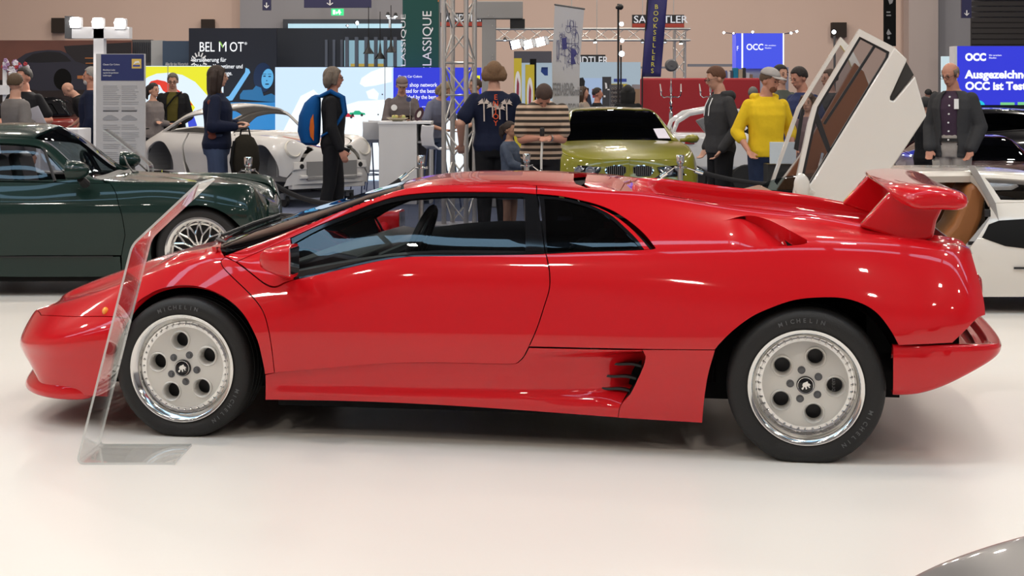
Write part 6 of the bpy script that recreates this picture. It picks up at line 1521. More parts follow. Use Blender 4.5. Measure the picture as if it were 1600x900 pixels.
# woman in navy with a dark rucksack in her hand
def ex_navy(t, up, hd, hands):
    q = MB(); 
    for i in range(9):
        a = i; q.sphere((-.215+.02*math.sin(i*2.3), .03+.02*math.cos(i*1.7), 1.36-i*.045), (.012, .045, .032), 8, 6)
    o = q.obj('sleeve_print', cloth('floral_print', (.30, .08, .05), (.03, .02, .02)), t, smooth=True)
    P = hands[-1][2]
    Mw = world_mat(t); Pw = Mw @ (P+Vector((-.03, -.10, -.10)))
    e = thing('rucksack', 'dark olive and black rucksack hanging from the hand of the woman in navy', 'bag', tuple(Pw-Vector((0, 0, .45))))
    q = MB(); ring_body(q, [(-.52, .07, .07, 0), (-.47, .13, .11, 0), (-.30, .165, .13, 0), (-.12, .15, .12, 0), (-.02, .10, .08, 0), (.02, .04, .04, 0)], 18, lambda a: Pw+Vector((a.x, a.y, a.z)))
    o = q.obj('bag_body', cloth('rucksack_black', (.018, .015, .010)), e, smooth=True, wspace=True)
    q = MB(); ring_body(q, [(-.525, .075, .073, 0), (-.475, .134, .114, 0), (-.43, .148, .124, 0)], 18, lambda a: Pw+a); q.obj('leather_base', cloth('rucksack_tan', (.085, .045, .014)), e, smooth=True, wspace=True)
    q = MB(); q.tube([Pw+Vector((-.05, 0, 0)), Pw+Vector((-.04, 0, .07)), Pw+Vector((.04, 0, .09)), Pw+Vector((.06, 0, 0))], .010, 7); q.tube([Pw+Vector((-.1, -.1, -.05)), Pw+Vector((-.13, -.13, -.28)), Pw+Vector((-.1, -.1, -.46))], .016, 7); q.obj('strap', M['matte_black'], e, smooth=True, wspace=True)
person('woman with dark shoulder-length hair in a navy sweatshirt and jeans, side view facing right', 340, 17.6, 103, 96, top=c_navy, trousers=c_jean, hair=('long', (.035, .018, .012)), female=True, build=1.22, hl=(.12, -.20, 1.13), hr=(-.16, -.20, 1.10), extra=ex_navy, yaw=8, legs=((.09, .04), (-.09, -.05)))
# man with the blue rucksack
def ex_rsack(t, up, hd, hands):
    Mw = world_mat(t)
    e = thing('rucksack', 'bright blue rucksack with an orange panel on the back of the long-haired man', 'bag', tuple(Mw @ Vector((0, .25, 1.0))))
    loc = lambda a: Mw @ Vector(a)
    q = MB(); ring_body(q, [(.90, .10, .06, .24), (.93, .15, .10, .25), (1.05, .165, .125, .265), (1.22, .16, .12, .255), (1.36, .13, .09, .225), (1.43, .08, .05, .19), (1.45, .03, .02, .18)], 20, loc)
    o = q.obj('bag_body', cloth('rucksack_blue', (.004, .075, .26)), e, smooth=True, wspace=True)
    q = MB(); q.add([loc(a) for a in ((-.172, .20, .95), (-.172, .235, 1.0), (-.178, .245, 1.08), (-.172, .235, 1.18), (-.168, .205, 1.24), (-.174, .195, 1.1))]+[loc(a) for a in ((-.15, .20, .95), (-.15, .235, 1.0), (-.15, .245, 1.08), (-.15, .235, 1.18), (-.15, .205, 1.24), (-.15, .195, 1.1))], [(0, 1, 2, 3, 4, 5), (11, 10, 9, 8, 7, 6)]+[(i, 6+i, 6+(i+1) % 6, (i+1) % 6) for i in range(6)])
    q.obj('orange_panel', cloth('rucksack_orange', (.60, .13, .02)), e, wspace=True)
    for sx in (1, -1):
        q = MB(); q.tube([loc((sx*.09, .14, 1.43)), loc((sx*.12, .02, 1.487)), loc((sx*.125, -.10, 1.42)), loc((sx*.14, -.125, 1.25)), loc((sx*.185, -.02, 1.08)), loc((sx*.14, .12, 1.0))], [.02, .026, .026, .022, .014, .012], 8); q.obj('shoulder_strap', MATS['rucksack_blue'], e, smooth=True, wspace=True)
    hang_free(held(t, 'phone', M['gloss_black'], hands[-1][2]+Vector((.02, -.04, -.05)), (.02, .08, .14), (20, 0, 0)), 'dark phone in the lowered hand of the man with the rucksack', 'phone')
person('man with grey shoulder-length hair and a blue rucksack, in black, facing right', 521, 17.8, 105, 92, top=c_black, trousers=c_black, hair=('bob', (.17, .13, .10)), glasses=True, skin=SKIN_R, hl=(.24, -.06, .90), hr=(-.27, -.10, .86), extra=ex_rsack, legs=((.09, -.06), (-.09, .10)))
# man at the counter
def ex_tab(t, up, hd, hands):
    hang_free(held(t, 'tablet', M['gloss_black'], (.0, -.36, 1.13), (.24, .015, .16), (50, 0, 4)), 'black tablet held by the man in the cap at the counter', 'tablet')
    q = MB(); P = up((-.12, -.145, 1.30)); q.lathe([(0, -.004), (.045, -.004), (.045, .002), (0, .002)], 20, 'y', tuple(P)); q.obj('badge', print_white, t)
person('man in a grey cap and taupe jacket looking down at a tablet behind the counter', 629, 23.2, 122, 8, top=cloth('taupe_jacket', (.15, .125, .125)), trousers=c_black, hair=('short', (.05, .03, .02)), cap=cloth('cap_taupe', (.20, .15, .14)), pitch=20, hl=(.12, -.33, 1.10), hr=(-.12, -.33, 1.10), extra=ex_tab, collar='jacket', build=1.08, h=1.74)
person('blond person in a grey top bending down behind the truss tower', 702, 22.8, 138, 40, top=cloth('blue_grey_cloth', (.17, .18, .25)), sleeve='short', trousers=c_jean, hair=('bob', (.30, .22, .13)), lean=24, pitch=12, hl=(.25, -.35, 1.0), hr=(-.1, -.35, 1.0), female=True, h=1.74)
person('person in a dark top reaching out a bare arm behind the right truss leg', 742, 23.6, 128, -60, top=c_black, sleeve='short', trousers=c_black, hair=('short', (.06, .03, .02)), hl=(.2, -.3, 1.0), hr=(-.28, -.2, 1.0), h=1.72)
# man with the palm-tree T-shirt
def ex_palm(t, up, hd, hands):
    def L(x, z): return (x, z)
    wht = cloth('shirt_print_white', (.62, .52, .46)); org = cloth('shirt_print_orange', (.75, .10, .03))
    def plate(name, m_, poly, d=.0):
        q = MB(); n = len(poly); v = []
        for dd in (.172+d, .130):
            for (a, z) in poly:
                back = .128*1.0+ (.0) - .10*(a/.22)**2; v.append(up((a, dd-.10*(a/.30)**2, z)))
        q.add(v, [tuple(range(n)), tuple(range(2*n-1, n-1, -1))]+[(i, i+n, (i+1) % n+n, (i+1) % n) for i in range(n)]); return q.obj(name, m_, t, fix=False)
    for (cx, cz, zb) in ((.105, 1.345, 1.16), (.02, 1.31, 1.20), (-.05, 1.29, 1.18), (-.12, 1.34, 1.17)):
        plate('palm_print', wht, [(cx-.006, cz), (cx-.010, zb), (cx+.002, zb), (cx+.006, cz)])
        for k in range(7):
            a = R(-15+k*35); r = .062; plate('palm_print', wht, [(cx, cz-.008), (cx+r*math.cos(a)*.6-.008*math.sin(a), cz+r*.55*math.sin(a)+.014), (cx+r*math.cos(a), cz+r*.62*math.sin(a)-.012), (cx+r*.5*math.cos(a), cz+r*.3*math.sin(a)-.006)])
    for i, ch in enumerate('ENJOY'):
        o = text_obj('letter', ch, org, (0, 0, 0), .075, (0, 0, 0), None, 'CENTER', .003, .003)
        P = up((-.012, .192, 1.375-i*.064)); o.parent = t; o.matrix_basis = Matrix.Translation(P) @ Matrix.Rotation(PI, 4, 'Z') @ Matrix.Rotation(PI/2, 4, 'X')
person('man with curly blond hair seen from behind in a navy T-shirt printed ENJOY with palms', 772, 16.6, 97, 182, top=c_navy, sleeve='short', trousers=c_black, hair=('curly', (.19, .10, .045)), build=1.18, hl=(.33, -.05, .93), hr=(-.18, -.25, 1.02), extra=ex_palm)
# girl and the man in the striped shirt
person('small girl with dark tied hair in a dark blue dress, looking up to the right', 797, 16.2, 190, 60, top=cloth('dress_blue', (.03, .045, .08), (.10, .12, .16)), trousers=None, skirt=MATS['dress_blue'], skin=SKIN_T, hair=('tail', (.03, .015, .01)), female=True, hl=(.1, -.38, 1.06), hr=(-.12, -.38, 1.06), shoes=(.4, .3, .3))
stripe = bpy.data.materials.new('striped_knit'); stripe.use_nodes = True
nt = stripe.node_tree; b_ = nt.nodes['Principled BSDF']; b_.inputs['Roughness'].default_value = .85
tc = nt.nodes.new('ShaderNodeTexCoord'); sx_ = nt.nodes.new('ShaderNodeSeparateXYZ'); m1 = nt.nodes.new('ShaderNodeMath'); m1.operation = 'MULTIPLY'; m1.inputs[1].default_value = 17.5
m2 = nt.nodes.new('ShaderNodeMath'); m2.operation = 'FRACT'; m3 = nt.nodes.new('ShaderNodeMath'); m3.operation = 'GREATER_THAN'; m3.inputs[1].default_value = .5; mx = nt.nodes.new('ShaderNodeMix'); mx.data_type = 'RGBA'
mx.inputs[6].default_value = (.50, .36, .26, 1); mx.inputs[7].default_value = (.030, .020, .014, 1)
nt.links.new(tc.outputs['Object'], sx_.inputs[0]); nt.links.new(sx_.outputs['Z'], m1.inputs[0]); nt.links.new(m1.outputs[0], m2.inputs[0]); nt.links.new(m2.outputs[0], m3.inputs[0]); nt.links.new(m3.outputs[0], mx.inputs[0]); nt.links.new(mx.outputs[2], b_.inputs['Base Color'])
def ex_strip(t, up, hd, hands):
    q = MB(); S, E, T = hands[1]; q.lathe([(.034, -.012), (.038, 0), (.034, .012)], 16, M4=Matrix.Translation(T-(T-E).normalized()*.02) @ (T-E).to_track_quat('Z', 'Y').to_matrix().to_4x4()); q.obj('wristwatch', M['steel'], t)
    hang_free(held(t, 'microphone', M['black'], (-.02, -.36, 1.14), (.045, .045, .09), (15, 0, 0), .015), 'black handheld microphone or phone gripped by the man in the striped shirt', 'device')
    Mw = world_mat(t); a = Mw @ Vector((-.02, -.38, 1.06)); q = MB(); q.tube([a, a+Vector((-.01, -.02, -.16)), a+Vector((-.01, -.01, -.34))], [.012, .012, .010], 8); e = thing('white_strap', 'pale strap hanging from the hands of the man in the striped shirt', 'strap', tuple(a)); q.obj('strap', M['silver_paint'], e, wspace=True)
person('man in a brown and cream striped knit shirt bowing his head over his hands', 850, 15.7, 150, 4, top=stripe, sleeve='short', trousers=c_black, hair=('short', (.06, .03, .02)), skin=SKIN_R, build=1.2, lean=20, pitch=48, hl=(.05, -.34, 1.08), hr=(-.05, -.34, 1.08), extra=ex_strip, h=1.72)
# far visitors
person('woman with long brown hair in a beige top beside the tall white banner', 912, 28, 140, 60, top=cloth('beige_cloth', (.33, .27, .22)), trousers=c_black, hair=('long', (.06, .03, .015)), female=True, detail=0, h=1.62)
person('man with dark hair in a black jacket before the parts display, facing right', 934, 28.6, 141, 75, top=c_black, trousers=c_black, hair=('short', (.03, .02, .015)), skin=SKIN_R, build=1.2, detail=0, h=1.60)
person('woman with long black hair seen from behind, by the black lamp pole', 981, 25.5, 136, 175, top=c_black, trousers=c_black, hair=('long', (.006, .006, .007)), female=True, build=1.2, detail=0, h=1.63)
person('grey-haired man in black partly hidden behind the yellow hoodie', 1177, 25.7, 139, 150, top=c_black, trousers=c_black, hair=('short', (.17, .16, .15)), build=1.1, detail=0, h=1.60)
# man in the grey hoodie
def ex_lace(t, up, hd, hands):
    for sx in (1, -1):
        q = MB(); q.tube([up((sx*.045, -.10, 1.42)), up((sx*.05, -.138, 1.34)), up((sx*.052, -.15, 1.24))], .005, 6); q.obj('hood_cord', print_white, t)
person('young man with red-brown hair and glasses in a charcoal hooded sweatshirt, facing left', 1113, 16.6, 105, -72, top=c_char, trousers=c_black, hair=('short', (.12, .045, .02)), glasses=True, hood=True, pitch=16, hl=(.21, -.08, .90), hr=(-.21, -.06, .90), extra=ex_lace, yaw=-6, build=1.08)
person('bearded man in a grey flat-brim cap and bright yellow hoodie, hand in pocket', 1206, 16.0, 115, 14, top=c_yel, trousers=c_dkjean, hair=('short', (.12, .07, .04)), cap=cloth('cap_grey', (.40, .37, .35)), skin=SKIN_R, beard=(.16, .06, .03), hood=True, pitch=14, yaw=36, build=1.08, hl=(.24, -.1, .95), hr=(-.24, -.12, .93), sleeve='rolled', h=1.745)
person('man with cropped dark hair behind the grey cap of the yellow hoodie man', 1220, 19.5, 99, 30, top=cloth('green_grey_cloth', (.09, .10, .085)), trousers=c_black, hair=('short', (.012, .010, .010)), h=1.84)
person('man with thick dark hair in a blue shirt looking down, left of the raised doors', 1243, 18.1, 105, -62, top=cloth('denim_blue_cloth', (.03, .04, .11)), trousers=c_black, hair=('short', (.02, .012, .010)), skin=SKIN_R, pitch=18, build=1.15, h=1.80)
person('man with brown hair seen through the glass of the raised doors', 1296, 20.4, 102, -75, top=c_char, trousers=c_black, hair=('short', (.09, .05, .03)), h=1.80)
person('child with brown hair seen low through the rear raised door glass', 1263, 16.9, 146, -30, top=cloth('pink_grey_cloth', (.20, .13, .14)), trousers=c_black, hair=('bob', (.08, .04, .02)), female=True, h=1.49)
# bald man at the right
def ex_btn(t, up, hd, hands):
    for k in range(6):
        P = up((.012, -.128-.012*k*(1 if k < 4 else .6), 1.40-k*.085)); q = MB(); q.lathe([(0, -.006), (.009, -.006), (.009, .002), (0, .002)], 10, 'y', tuple(P)); q.obj('button', print_white, t)
    P = up((.085, -.135, 1.33)); q = MB(); q.box(P.x-.022, P.x+.022, P.y-.012, P.y, P.z-.05, P.z+.05); q.obj('name_badge', print_white, t)
    q = MB(); ring_body(q, [(.955, .172, .142, .0), (.99, .172, .142, 0)], 20, None); q.obj('belt', M['black'], t)
person('bald man with glasses in a charcoal jacket and plum shirt beside the raised white door', 1479, 16.6, 97, -36, top=cloth('plum_shirt', (.060, .036, .060)), jacket=c_char, trousers=c_white, hair=('fringe', (.20, .15, .12)), glasses=True, skin=SKIN_R, pitch=18, yaw=-14, build=1.05, hl=(.21, -.08, .88), hr=(-.20, -.12, .88), extra=ex_btn, h=1.82)
person('person in a dark jacket with a grey bag, mostly hidden behind the raised white door', 1447, 18.0, 152, 120, top=c_black, trousers=c_black, hair=('short', (.02, .02, .02)), h=1.45, hr=(-.3, -.15, .95), hl=(.2, -.3, .95))
for k, (x, y, lb) in enumerate(((1450, 142, 'tiny distant person in black, left of two by the bald man'), (1460, 146, 'tiny distant person in black, right of two by the bald man'))):
    person(lb, x, 36+k, y, 200, top=c_black, trousers=c_black, hair=('short', (.01, .01, .01)), detail=0, h=1.60-k*.05)
t = thing('notice_stand', 'pale notice board on a dark stand in front of the yellow hoodie', 'sign stand', (X(1223, 15.3), 15.3, 0))
mb = MB(); mb.box(X(1203, 15.3), X(1244, 15.3), 15.3, 15.33, Z(256, 15.3), Z(222, 15.3)); mb.obj('board', mat('notice_pale', (.50, .55, .58), .4), t, wspace=True, bevel=.004)
mb = MB(); mb.box(X(1201, 15.3), X(1246, 15.3), 15.34, 15.62, 0, Z(257, 15.3)); mb.obj('plinth', M['black'], t, wspace=True)
# ------------------------------------------------------------ other cars
def SZ(sf, s_, z):
    """grid index of the near-side point at station s_, height z (below the crown)"""
    I = sf.sk(s_, 2)[0]; col = sf.gi(np.full(sf.W.shape[1], I), np.arange(sf.W.shape[1], dtype=float), sf.G)
    top = int(np.argmax(col[:3*sf.NS+1, 2])); top = max(top, 3*sf.NS); J = np.interp(z, col[:top+1, 2], np.arange(top+1)); return (I, J)
def mreg(sf, spec):
    out = []
    for q in spec:
        IJ = SZ(sf, q[1], q[2]) if q[0] == 'sz' else sf.sk(q[1], q[2])
        out.append(tuple(sf.metric(np.array([IJ], float))[0]))
    P = np.array(out); res = []
    for i in range(len(P)):
        a, b = P[i], P[(i+1) % len(P)]; L = np.linalg.norm(b-a)
        if L < 1e-5: continue
        m = max(1, int(L/.04))
        for k in range(m): res.append(a+(b-a)*k/m)
    return np.array(res)
def archpts(sx, zc, r, a0=-12, a1=192, n=18): return [('sz', sx+r*math.cos(R(a0+(a1-a0)*i/n)), max(zc+r*math.sin(R(a0+(a1-a0)*i/n)), .13)) for i in range(n+1)]
def simple_wheel(parent, s_, w_, zc, Rt, Rr, sd, wd=.24, rimm=None, style='mesh', spokes=10, dish=.03):
    o = tyre_mb(Rt, Rr, wd, zc).obj('tyre', M['rubber'], parent, smooth=True, angle=50); o.location = (s_, -sd*w_, zc); o.rotation_euler = (0, 0, 0 if sd == 1 else PI)
    rimm = rimm or M['polished']
    mb = MB(); mb.lathe([(Rr, .010), (Rr+.010, -.006), (Rr-.004, -.009), (Rr-.012, -.002), (Rr-.030, .010), (Rr-.038, dish+.008), (Rr-.048, dish), (Rr-.05, dish+.02), (Rr-.03, wd-.04)], 56, 'y'); mb.obj('rim_lip', rimm, o, smooth=True, angle=50)
    mb = MB()
    if style == 'mesh':
        for k in range(spokes):
            a = 2*PI*k/spokes; p0 = Vector((.052*math.cos(a), dish-.002, .052*math.sin(a))); ym = Vector((.115*math.cos(a), dish-.012, .115*math.sin(a)))
            mb.tube([p0, ym], [.010, .0085], 7)
            for d in (-1, 1):
                e = a+d*PI/spokes*.86; mb.tube([ym, Vector(((Rr-.045)*math.cos(e), dish-.002, (Rr-.045)*math.sin(e)))], [.0085, .008], 7)
    else:
        for k in range(5):
            a = 2*PI*k/5+.3
            for d in (-.16, .16): mb.tube([Vector((.03*math.cos(a), dish, .03*math.sin(a))), Vector(((Rr-.04)*math.cos(a+d), dish, (Rr-.04)*math.sin(a+d)))], [.022, .018], 7)
    mb.obj('spokes', rimm, o, smooth=True, fix=False)
    mb = MB(); mb.lathe([(0, dish-.022), (.03, dish-.022), (.036, dish-.014), (.062, dish-.006), (.066, dish+.02)], 28, 'y'); mb.obj('hub', rimm, o, smooth=True)
    mb = MB(); mb.lathe([(0, .10), (Rr-.045, .10)], 32, 'y'); mb.obj('brake_disc', M['black'], o)
    if style == 'mesh':
        for k in range(30): 
            pass
    return o
def well(parent, sc, zc, r, sd, wi, wo, m=None):
    mb = MB(); v = []; n = 20
    for y in (wo, wi):
        for i in range(n+1):
            t = R(-15)+R(210)*i/n; v.append((sc+r*math.cos(t), -sd*y, zc+r*math.sin(t)))
    f = [(i, i+1, n+2+i, n+1+i) for i in range(n)]+[tuple(range(n+1, 2*n+2))]
    mb.add(v, f); mb.obj('wheel_well', m or M['matte_black'], parent)
def shorten(G):
    q = G[..., 0]; m = q > .36; q[m] = .36+(q[m]-.36)*.45
def coupe_surf(fr_, tweak=None):
    L0 = [(-3.16, 0, .34), (-3.1, .45, .33), (-2.95, .68, .29), (-2.6, .82, .22), (-2.27, .84, .19), (-1.2, .79, .145), (-.4, .79, .145), (.2, .77, .16), (.45, .68, .19), (.60, .42, .21), (.66, 0, .21)]
    L1 = [(-3.20, 0, .47), (-3.14, .45, .47), (-3.0, .68, .47), (-2.6, .85, .47), (-2.27, .875, .47), (-1.8, .845, .46), (-1.1, .815, .45), (-.4, .815, .46), (0, .835, .47), (.25, .82, .47), (.45, .74, .46), (.60, .50, .46), (.68, 0, .46)]
    L2 = [(-3.16, 0, .62), (-3.08, .45, .62), (-2.95, .68, .64), (-2.6, .86, .66), (-2.27, .885, .66), (-1.8, .85, .66), (-1.1, .825, .66), (-.4, .825, .66), (0, .84, .67), (.25, .82, .66), (.44, .74, .65), (.56, .52, .62), (.64, 0, .60)]
    L3 = [(-3.06, 0, .71), (-2.96, .45, .73), (-2.7, .68, .78), (-2.27, .79, .84), (-1.8, .76, .835), (-1.1, .735, .825), (-.6, .735, .822), (-.3, .74, .825), (0, .73, .828), (.22, .68, .825), (.38, .61, .80), (.50, .46, .71), (.59, 0, .64)]
    L4 = [(-3.0, 0, .74), (-2.85, .30, .79), (-2.6, .45, .88), (-2.3, .54, 1.01), (-2.0, .575, 1.10), (-1.6, .585, 1.145), (-1.2, .58, 1.135), (-1.05, .60, 1.03), (-.84, .655, .87), (-.55, .62, .835), (0, .55, .80), (.25, .46, .755), (.42, .30, .70), (.58, 0, .645)]
    L5 = [(-3.0, 0, .745), (-2.85, .15, .80), (-2.6, .22, .91), (-2.3, .27, 1.06), (-2.0, .30, 1.17), (-1.6, .30, 1.235), (-1.25, .30, 1.225), (-1.07, .32, 1.10), (-.84, .34, .895), (-.77, .33, .855), (-.3, .3, .81), (0, .28, .775), (.25, .24, .735), (.42, .15, .69), (.575, 0, .645)]
    L6 = [(-3.0, 0, .75), (-2.85, 0, .81), (-2.6, 0, .93), (-2.3, 0, 1.08), (-2.0, 0, 1.19), (-1.6, 0, 1.262), (-1.25, 0, 1.255), (-1.07, 0, 1.14), (-.80, 0, .92), (-.72, 0, .865), (-.3, 0, .815), (0, 0, .775), (.25, 0, .735), (.42, 0, .69), (.575, 0, .645)]
    return Surf(fr_, [L0, L1, L2, L3, L4, L5, L6], (-3.18, -2.6, .05, .66), smooth=5, NA=360, NS=18, spline='cat', post=shorten)
def coupe(label, fr_, paint, shell=False, zc=.336, ra=.345, iscolor=None):
    sf_ = coupe_surf(fr_); t = car_empty('body_shell' if shell else 'coupe', label, 'car', fr_)
    rp = lambda name, spec, m, **kw: panel(name, sf_, mreg(sf_, spec), m, t, **kw)
    af = archpts(0, zc-.01, ra); ar = archpts(-2.27, zc, ra)
    sides = (1, -1)
    zb = .15
    win = [('sk', -.90, 3.22), ('sk', -1.07, 3.62), ('sk', -1.20, 3.86), ('sk', -1.5, 3.9), ('sk', -1.95, 3.84), ('sk', -2.2, 3.6), ('sk', -2.38, 3.2), ('sk', -2.3, 3.1), ('sk', -1.8, 3.08), ('sk', -1.2, 3.08)]
    doorc = [('sk', -.66, 3.05), ('sz', -.60, .75), ('sz', -.55, .60), ('sz', -.53, .45), ('sz', -.56, .30)]
    # front wing, door, rear quarter with greenhouse frame, bonnet, windscreen, tail
    hl = []
    rp('front_wing', [('sz', -.56, zb+.01)]+doorc[::-1][0:]+[('sk', -.70, 3.4), ('sk', -.72, 3.8), ('sk', 0, 3.8), ('sk', .25, 3.75), ('sk', .42, 3.6), ('sk', .5, 3.4), ('sk', .55, 2.5), ('sk', .57, 2), ('sk', .58, 1), ('sz', .44, .30)]+af[0:], paint, sides=sides)
    rp('bumper', [('sk', .45, 0), ('sk', .5, 1.0), ('sz', .5, .50), ('sk', .60, 1.3), ('sk', .64, 1.2), ('sk', .66, 1.2), ('sk', .66, 0)], paint, sides=sides) if False else None
    rp('nose', [('sk', .66, 0), ('sk', .66, 3), ('sk', .66, 5.98), ('sk', .62, 5.98), ('sk', .60, 4.5), ('sk', .55, 3.8), ('sk', .52, 3.4), ('sk', .57, 2.5), ('sk', .585, 2), ('sk', .595, 1), ('sk', .46, .4), ('sk', .38, 0)], paint, sides=sides, gap=.001)
    rp('bonnet', [('sk', -.72, 3.85), ('sk', 0, 3.85), ('sk', .25, 3.8), ('sk', .42, 3.75), ('sk', .5, 4), ('sk', .57, 4.6), ('sk', .60, 6), ('sk', 0, 6), ('sk', -.695, 6), ('sk', -.73, 5), ('sk', -.74, 4.4)], paint, center=True)
    if not shell:
        rp('door', doorc+[('sz', -.60, .30), ('sz', -1.2, .30), ('sz', -1.62, .30), ('sz', -1.70, .45), ('sz', -1.72, .66), ('sk', -1.72, 3.04), ('sk', -1.2, 3.04)], paint, sides=sides, gap=.003)
    else:
        rp('door', doorc+[('sz', -.60, .25), ('sz', -1.2, .25), ('sz', -1.55, .25), ('sz', -1.66, .45), ('sz', -1.70, .66), ('sk', -1.70, 3.04), ('sk', -1.2, 3.04)], paint, sides=sides, gap=.002)
    rp('sill', [('sz', -.56, zb+.005), ('sk', -.56, 0), ('sk', -1.2, 0), ('sk', -1.9, 0), ('sz', -1.9, .30), ('sz', -1.2, .295), ('sz', -.57, .295)], paint, sides=sides, gap=.0015)
    rp('body_side', [('sz', -1.70, .30), ('sz', -1.9, .30)]+ar+[('sz', -2.63, .30), ('sk', -2.9, 0), ('sk', -3.16, 0), ('sk', -3.18, 1.5), ('sk', -3.18, 3), ('sk', -2.95, 3.6), ('sk', -2.6, 4.0), ('sk', -2.3, 4.08), ('sk', -2.0, 4.1), ('sk', -1.6, 4.1), ('sk', -1.22, 4.1), ('sk', -1.0, 4.1), ('sk', -.76, 4.1), ('sk', -.66, 3.9), ('sk', -.68, 3.1)]+win+[('sk', -.95, 3.04), ('sk', -1.72, 3.03), ('sz', -1.73, .66), ('sz', -1.71, .45)] if False else
       [('sz', -1.68, .30), ('sz', -1.9, .30)]+ar[::-1]+[('sz', -2.63, .30), ('sk', -2.95, 0), ('sk', -3.16, 0), ('sk', -3.18, 1.5), ('sk', -3.18, 3), ('sk', -2.95, 3.6), ('sk', -2.6, 3.9), ('sk', -2.45, 3.5), ('sk', -2.42, 3.15), ('sk', -2.3, 3.04), ('sk', -1.735, 3.03), ('sz', -1.735, .66), ('sz', -1.72, .45)], paint, sides=sides, gap=.001)
    rp('window_surround', [('sk', -.70, 3.06), ('sk', -.80, 3.06), ('sk', -1.2, 3.06), ('sk', -1.8, 3.06), ('sk', -2.42, 3.08), ('sk', -2.5, 3.5), ('sk', -2.6, 3.92), ('sk', -2.3, 4.08), ('sk', -2.0, 4.1), ('sk', -1.6, 4.1), ('sk', -1.24, 4.1), ('sk', -1.0, 4.08), ('sk', -.82, 4.05), ('sk', -.74, 3.6)], paint, holes=(mreg(sf_, win),), sides=sides, gap=0, rim=.03)
    rp('roof', [('sk', -2.6, 3.95), ('sk', -2.3, 4.12), ('sk', -2.0, 4.12), ('sk', -1.6, 4.12), ('sk', -1.26, 4.12), ('sk', -1.23, 5), ('sk', -1.215, 6), ('sk', -1.6, 6), ('sk', -2.05, 6), ('sk', -2.05, 5), ('sk', -2.15, 4.3), ('sk', -2.6, 4.3)], paint, center=True, gap=0)
    rp('engine_lid', [('sk', -2.62, 4.3), ('sk', -2.62, 6), ('sk', -3.0, 6), ('sk', -3.17, 6), ('sk', -3.17, 4), ('sk', -2.95, 3.65), ('sk', -2.62, 3.95)], paint, center=True)
    ws = [('sk', -.80, 4.12), ('sk', -.79, 5), ('sk', -.755, 6), ('sk', -1.20, 6), ('sk', -1.215, 5), ('sk', -1.22, 4.2), ('sk', -1.0, 4.16)]
    rp('cowl', [('sk', -.72, 3.9), ('sk', -.73, 5), ('sk', -.70, 6), ('sk', -.75, 6), ('sk', -.785, 5), ('sk', -.80, 4.1), ('sk', -.74, 3.6)], paint if shell else M['black'], center=True, gap=0)
    if not shell:
        rp('windscreen', ws, M['glass_front'], center=True, gap=0, rim=0, step=.08, off=-.004)
        rp('side_window', win, M['glass_side'], sides=sides, gap=0, rim=0, step=.08, off=-.012)
        rp('rear_window', [('sk', -2.07, 6), ('sk', -2.07, 5), ('sk', -2.17, 4.32), ('sk', -2.6, 4.32), ('sk', -2.6, 6)], M['glass_dark'], center=True, gap=0, rim=0, step=.08, off=-.004)
    for sd in sides: well(t, 0, zc-.01, ra+.0, sd, .45, .80, iscolor); well(t, -2.27, zc, ra+.0, sd, .45, .83, iscolor)
    im = iscolor or M['matte_black']
    mb = MB(); mb.box(-2.0, -.45, -.76, .76, .11, .24); mb.box(-3.0, -2.62, -.55, .55, .3, .6); mb.box(-2.62, .35, -.44, .44, .22, .5); mb.box(.35, .5, -.42, .42, .26, .5); mb.obj('floor_pan', im, t)
    mb = MB(); mb.prism([(-.60, .55), (-.62, .80), (-.80, .855), (-.92, .83), (-.95, .72), (-.80, .60)], -.68, .68); mb.obj('dashboard', im, t, smooth=True, bevel=.02)
    return t, sf_
# dark green coupe at the left
GR = mat('dark_green_paint', (.008, .022, .018), .25, 0, .6, .1)
g_fr = Frame(310, 11.72, R(-1.5), .80)
g_car, g_sf = coupe('dark green classic rear-engined coupe with polished cross-spoke wheels at the left edge', g_fr, GR)
for sd in (1, -1):
    simple_wheel(g_car, 0, .79, .336, .318, .236, sd, .22, M['polished'], spokes=14); simple_wheel(g_car, -2.27, .83, .336, .318, .236, sd, .25, M['polished'], spokes=14)
    mb = MB(); rings = []
    for (dx, r) in ((.09, .01), (.08, .04), (.04, .07), (-.02, .082), (-.06, .085), (-.07, .08)): rings.append([(-.86+dx, -sd*(.90+r*1.0*math.cos(a)), .93+r*.85*math.sin(a)) for a in np.linspace(0, 2*PI, 19)[:-1]])
    v, f = loft(rings, True); mb.add(v, f); o = mb.obj('door_mirror', GR, g_car, smooth=True, angle=60)
    mb = MB(); mb.tube([(-.84, -sd*.88, .87), (-.82, -sd*.80, .825)], [.028, .035], 10); mb.obj('mirror_stalk', M['black'], o, smooth=True)
    # quarter-light bar, sill rubbing strip, headlamp, indicator, bumper strip
    mb = MB(); a, b = g_sf.sk(-1.06, 3.08), g_sf.sk(-1.17, 3.84); pt = [g_sf.gi(np.array([q[0]]), np.array([q[1]]), g_sf.G)[0] for q in (a, b)]
    mb.tube([(q[0], -sd*(q[1]+.002), q[2]) for q in pt], .012, 6); mb.obj('quarter_light_bar', M['black'], g_car)
    mb = MB(); mb.tube([(-1.80, -sd*.58, .835), (-1.80, -sd*.55, 1.13)], .02, 6) if False else None
    mb = MB(); Mx = Matrix.Translation(Vector((.385, -sd*.60, .665))) @ Matrix.Rotation(R(68), 4, 'Y'); mb.lathe([(.088, -.03), (.092, .004), (.080, .014), (.05, .028), (0, .034)], 26, M4=Mx); mb.obj('headlamp', mat('lamp_glass', (.35, .37, .4), .08, 0, 1), g_car, smooth=True)
    mb = MB(); mb.box(-1.66, -.62, -sd*.815-.006, -sd*.815+.006, .292, .300); mb.obj('trim_strip', M['black'], g_car)
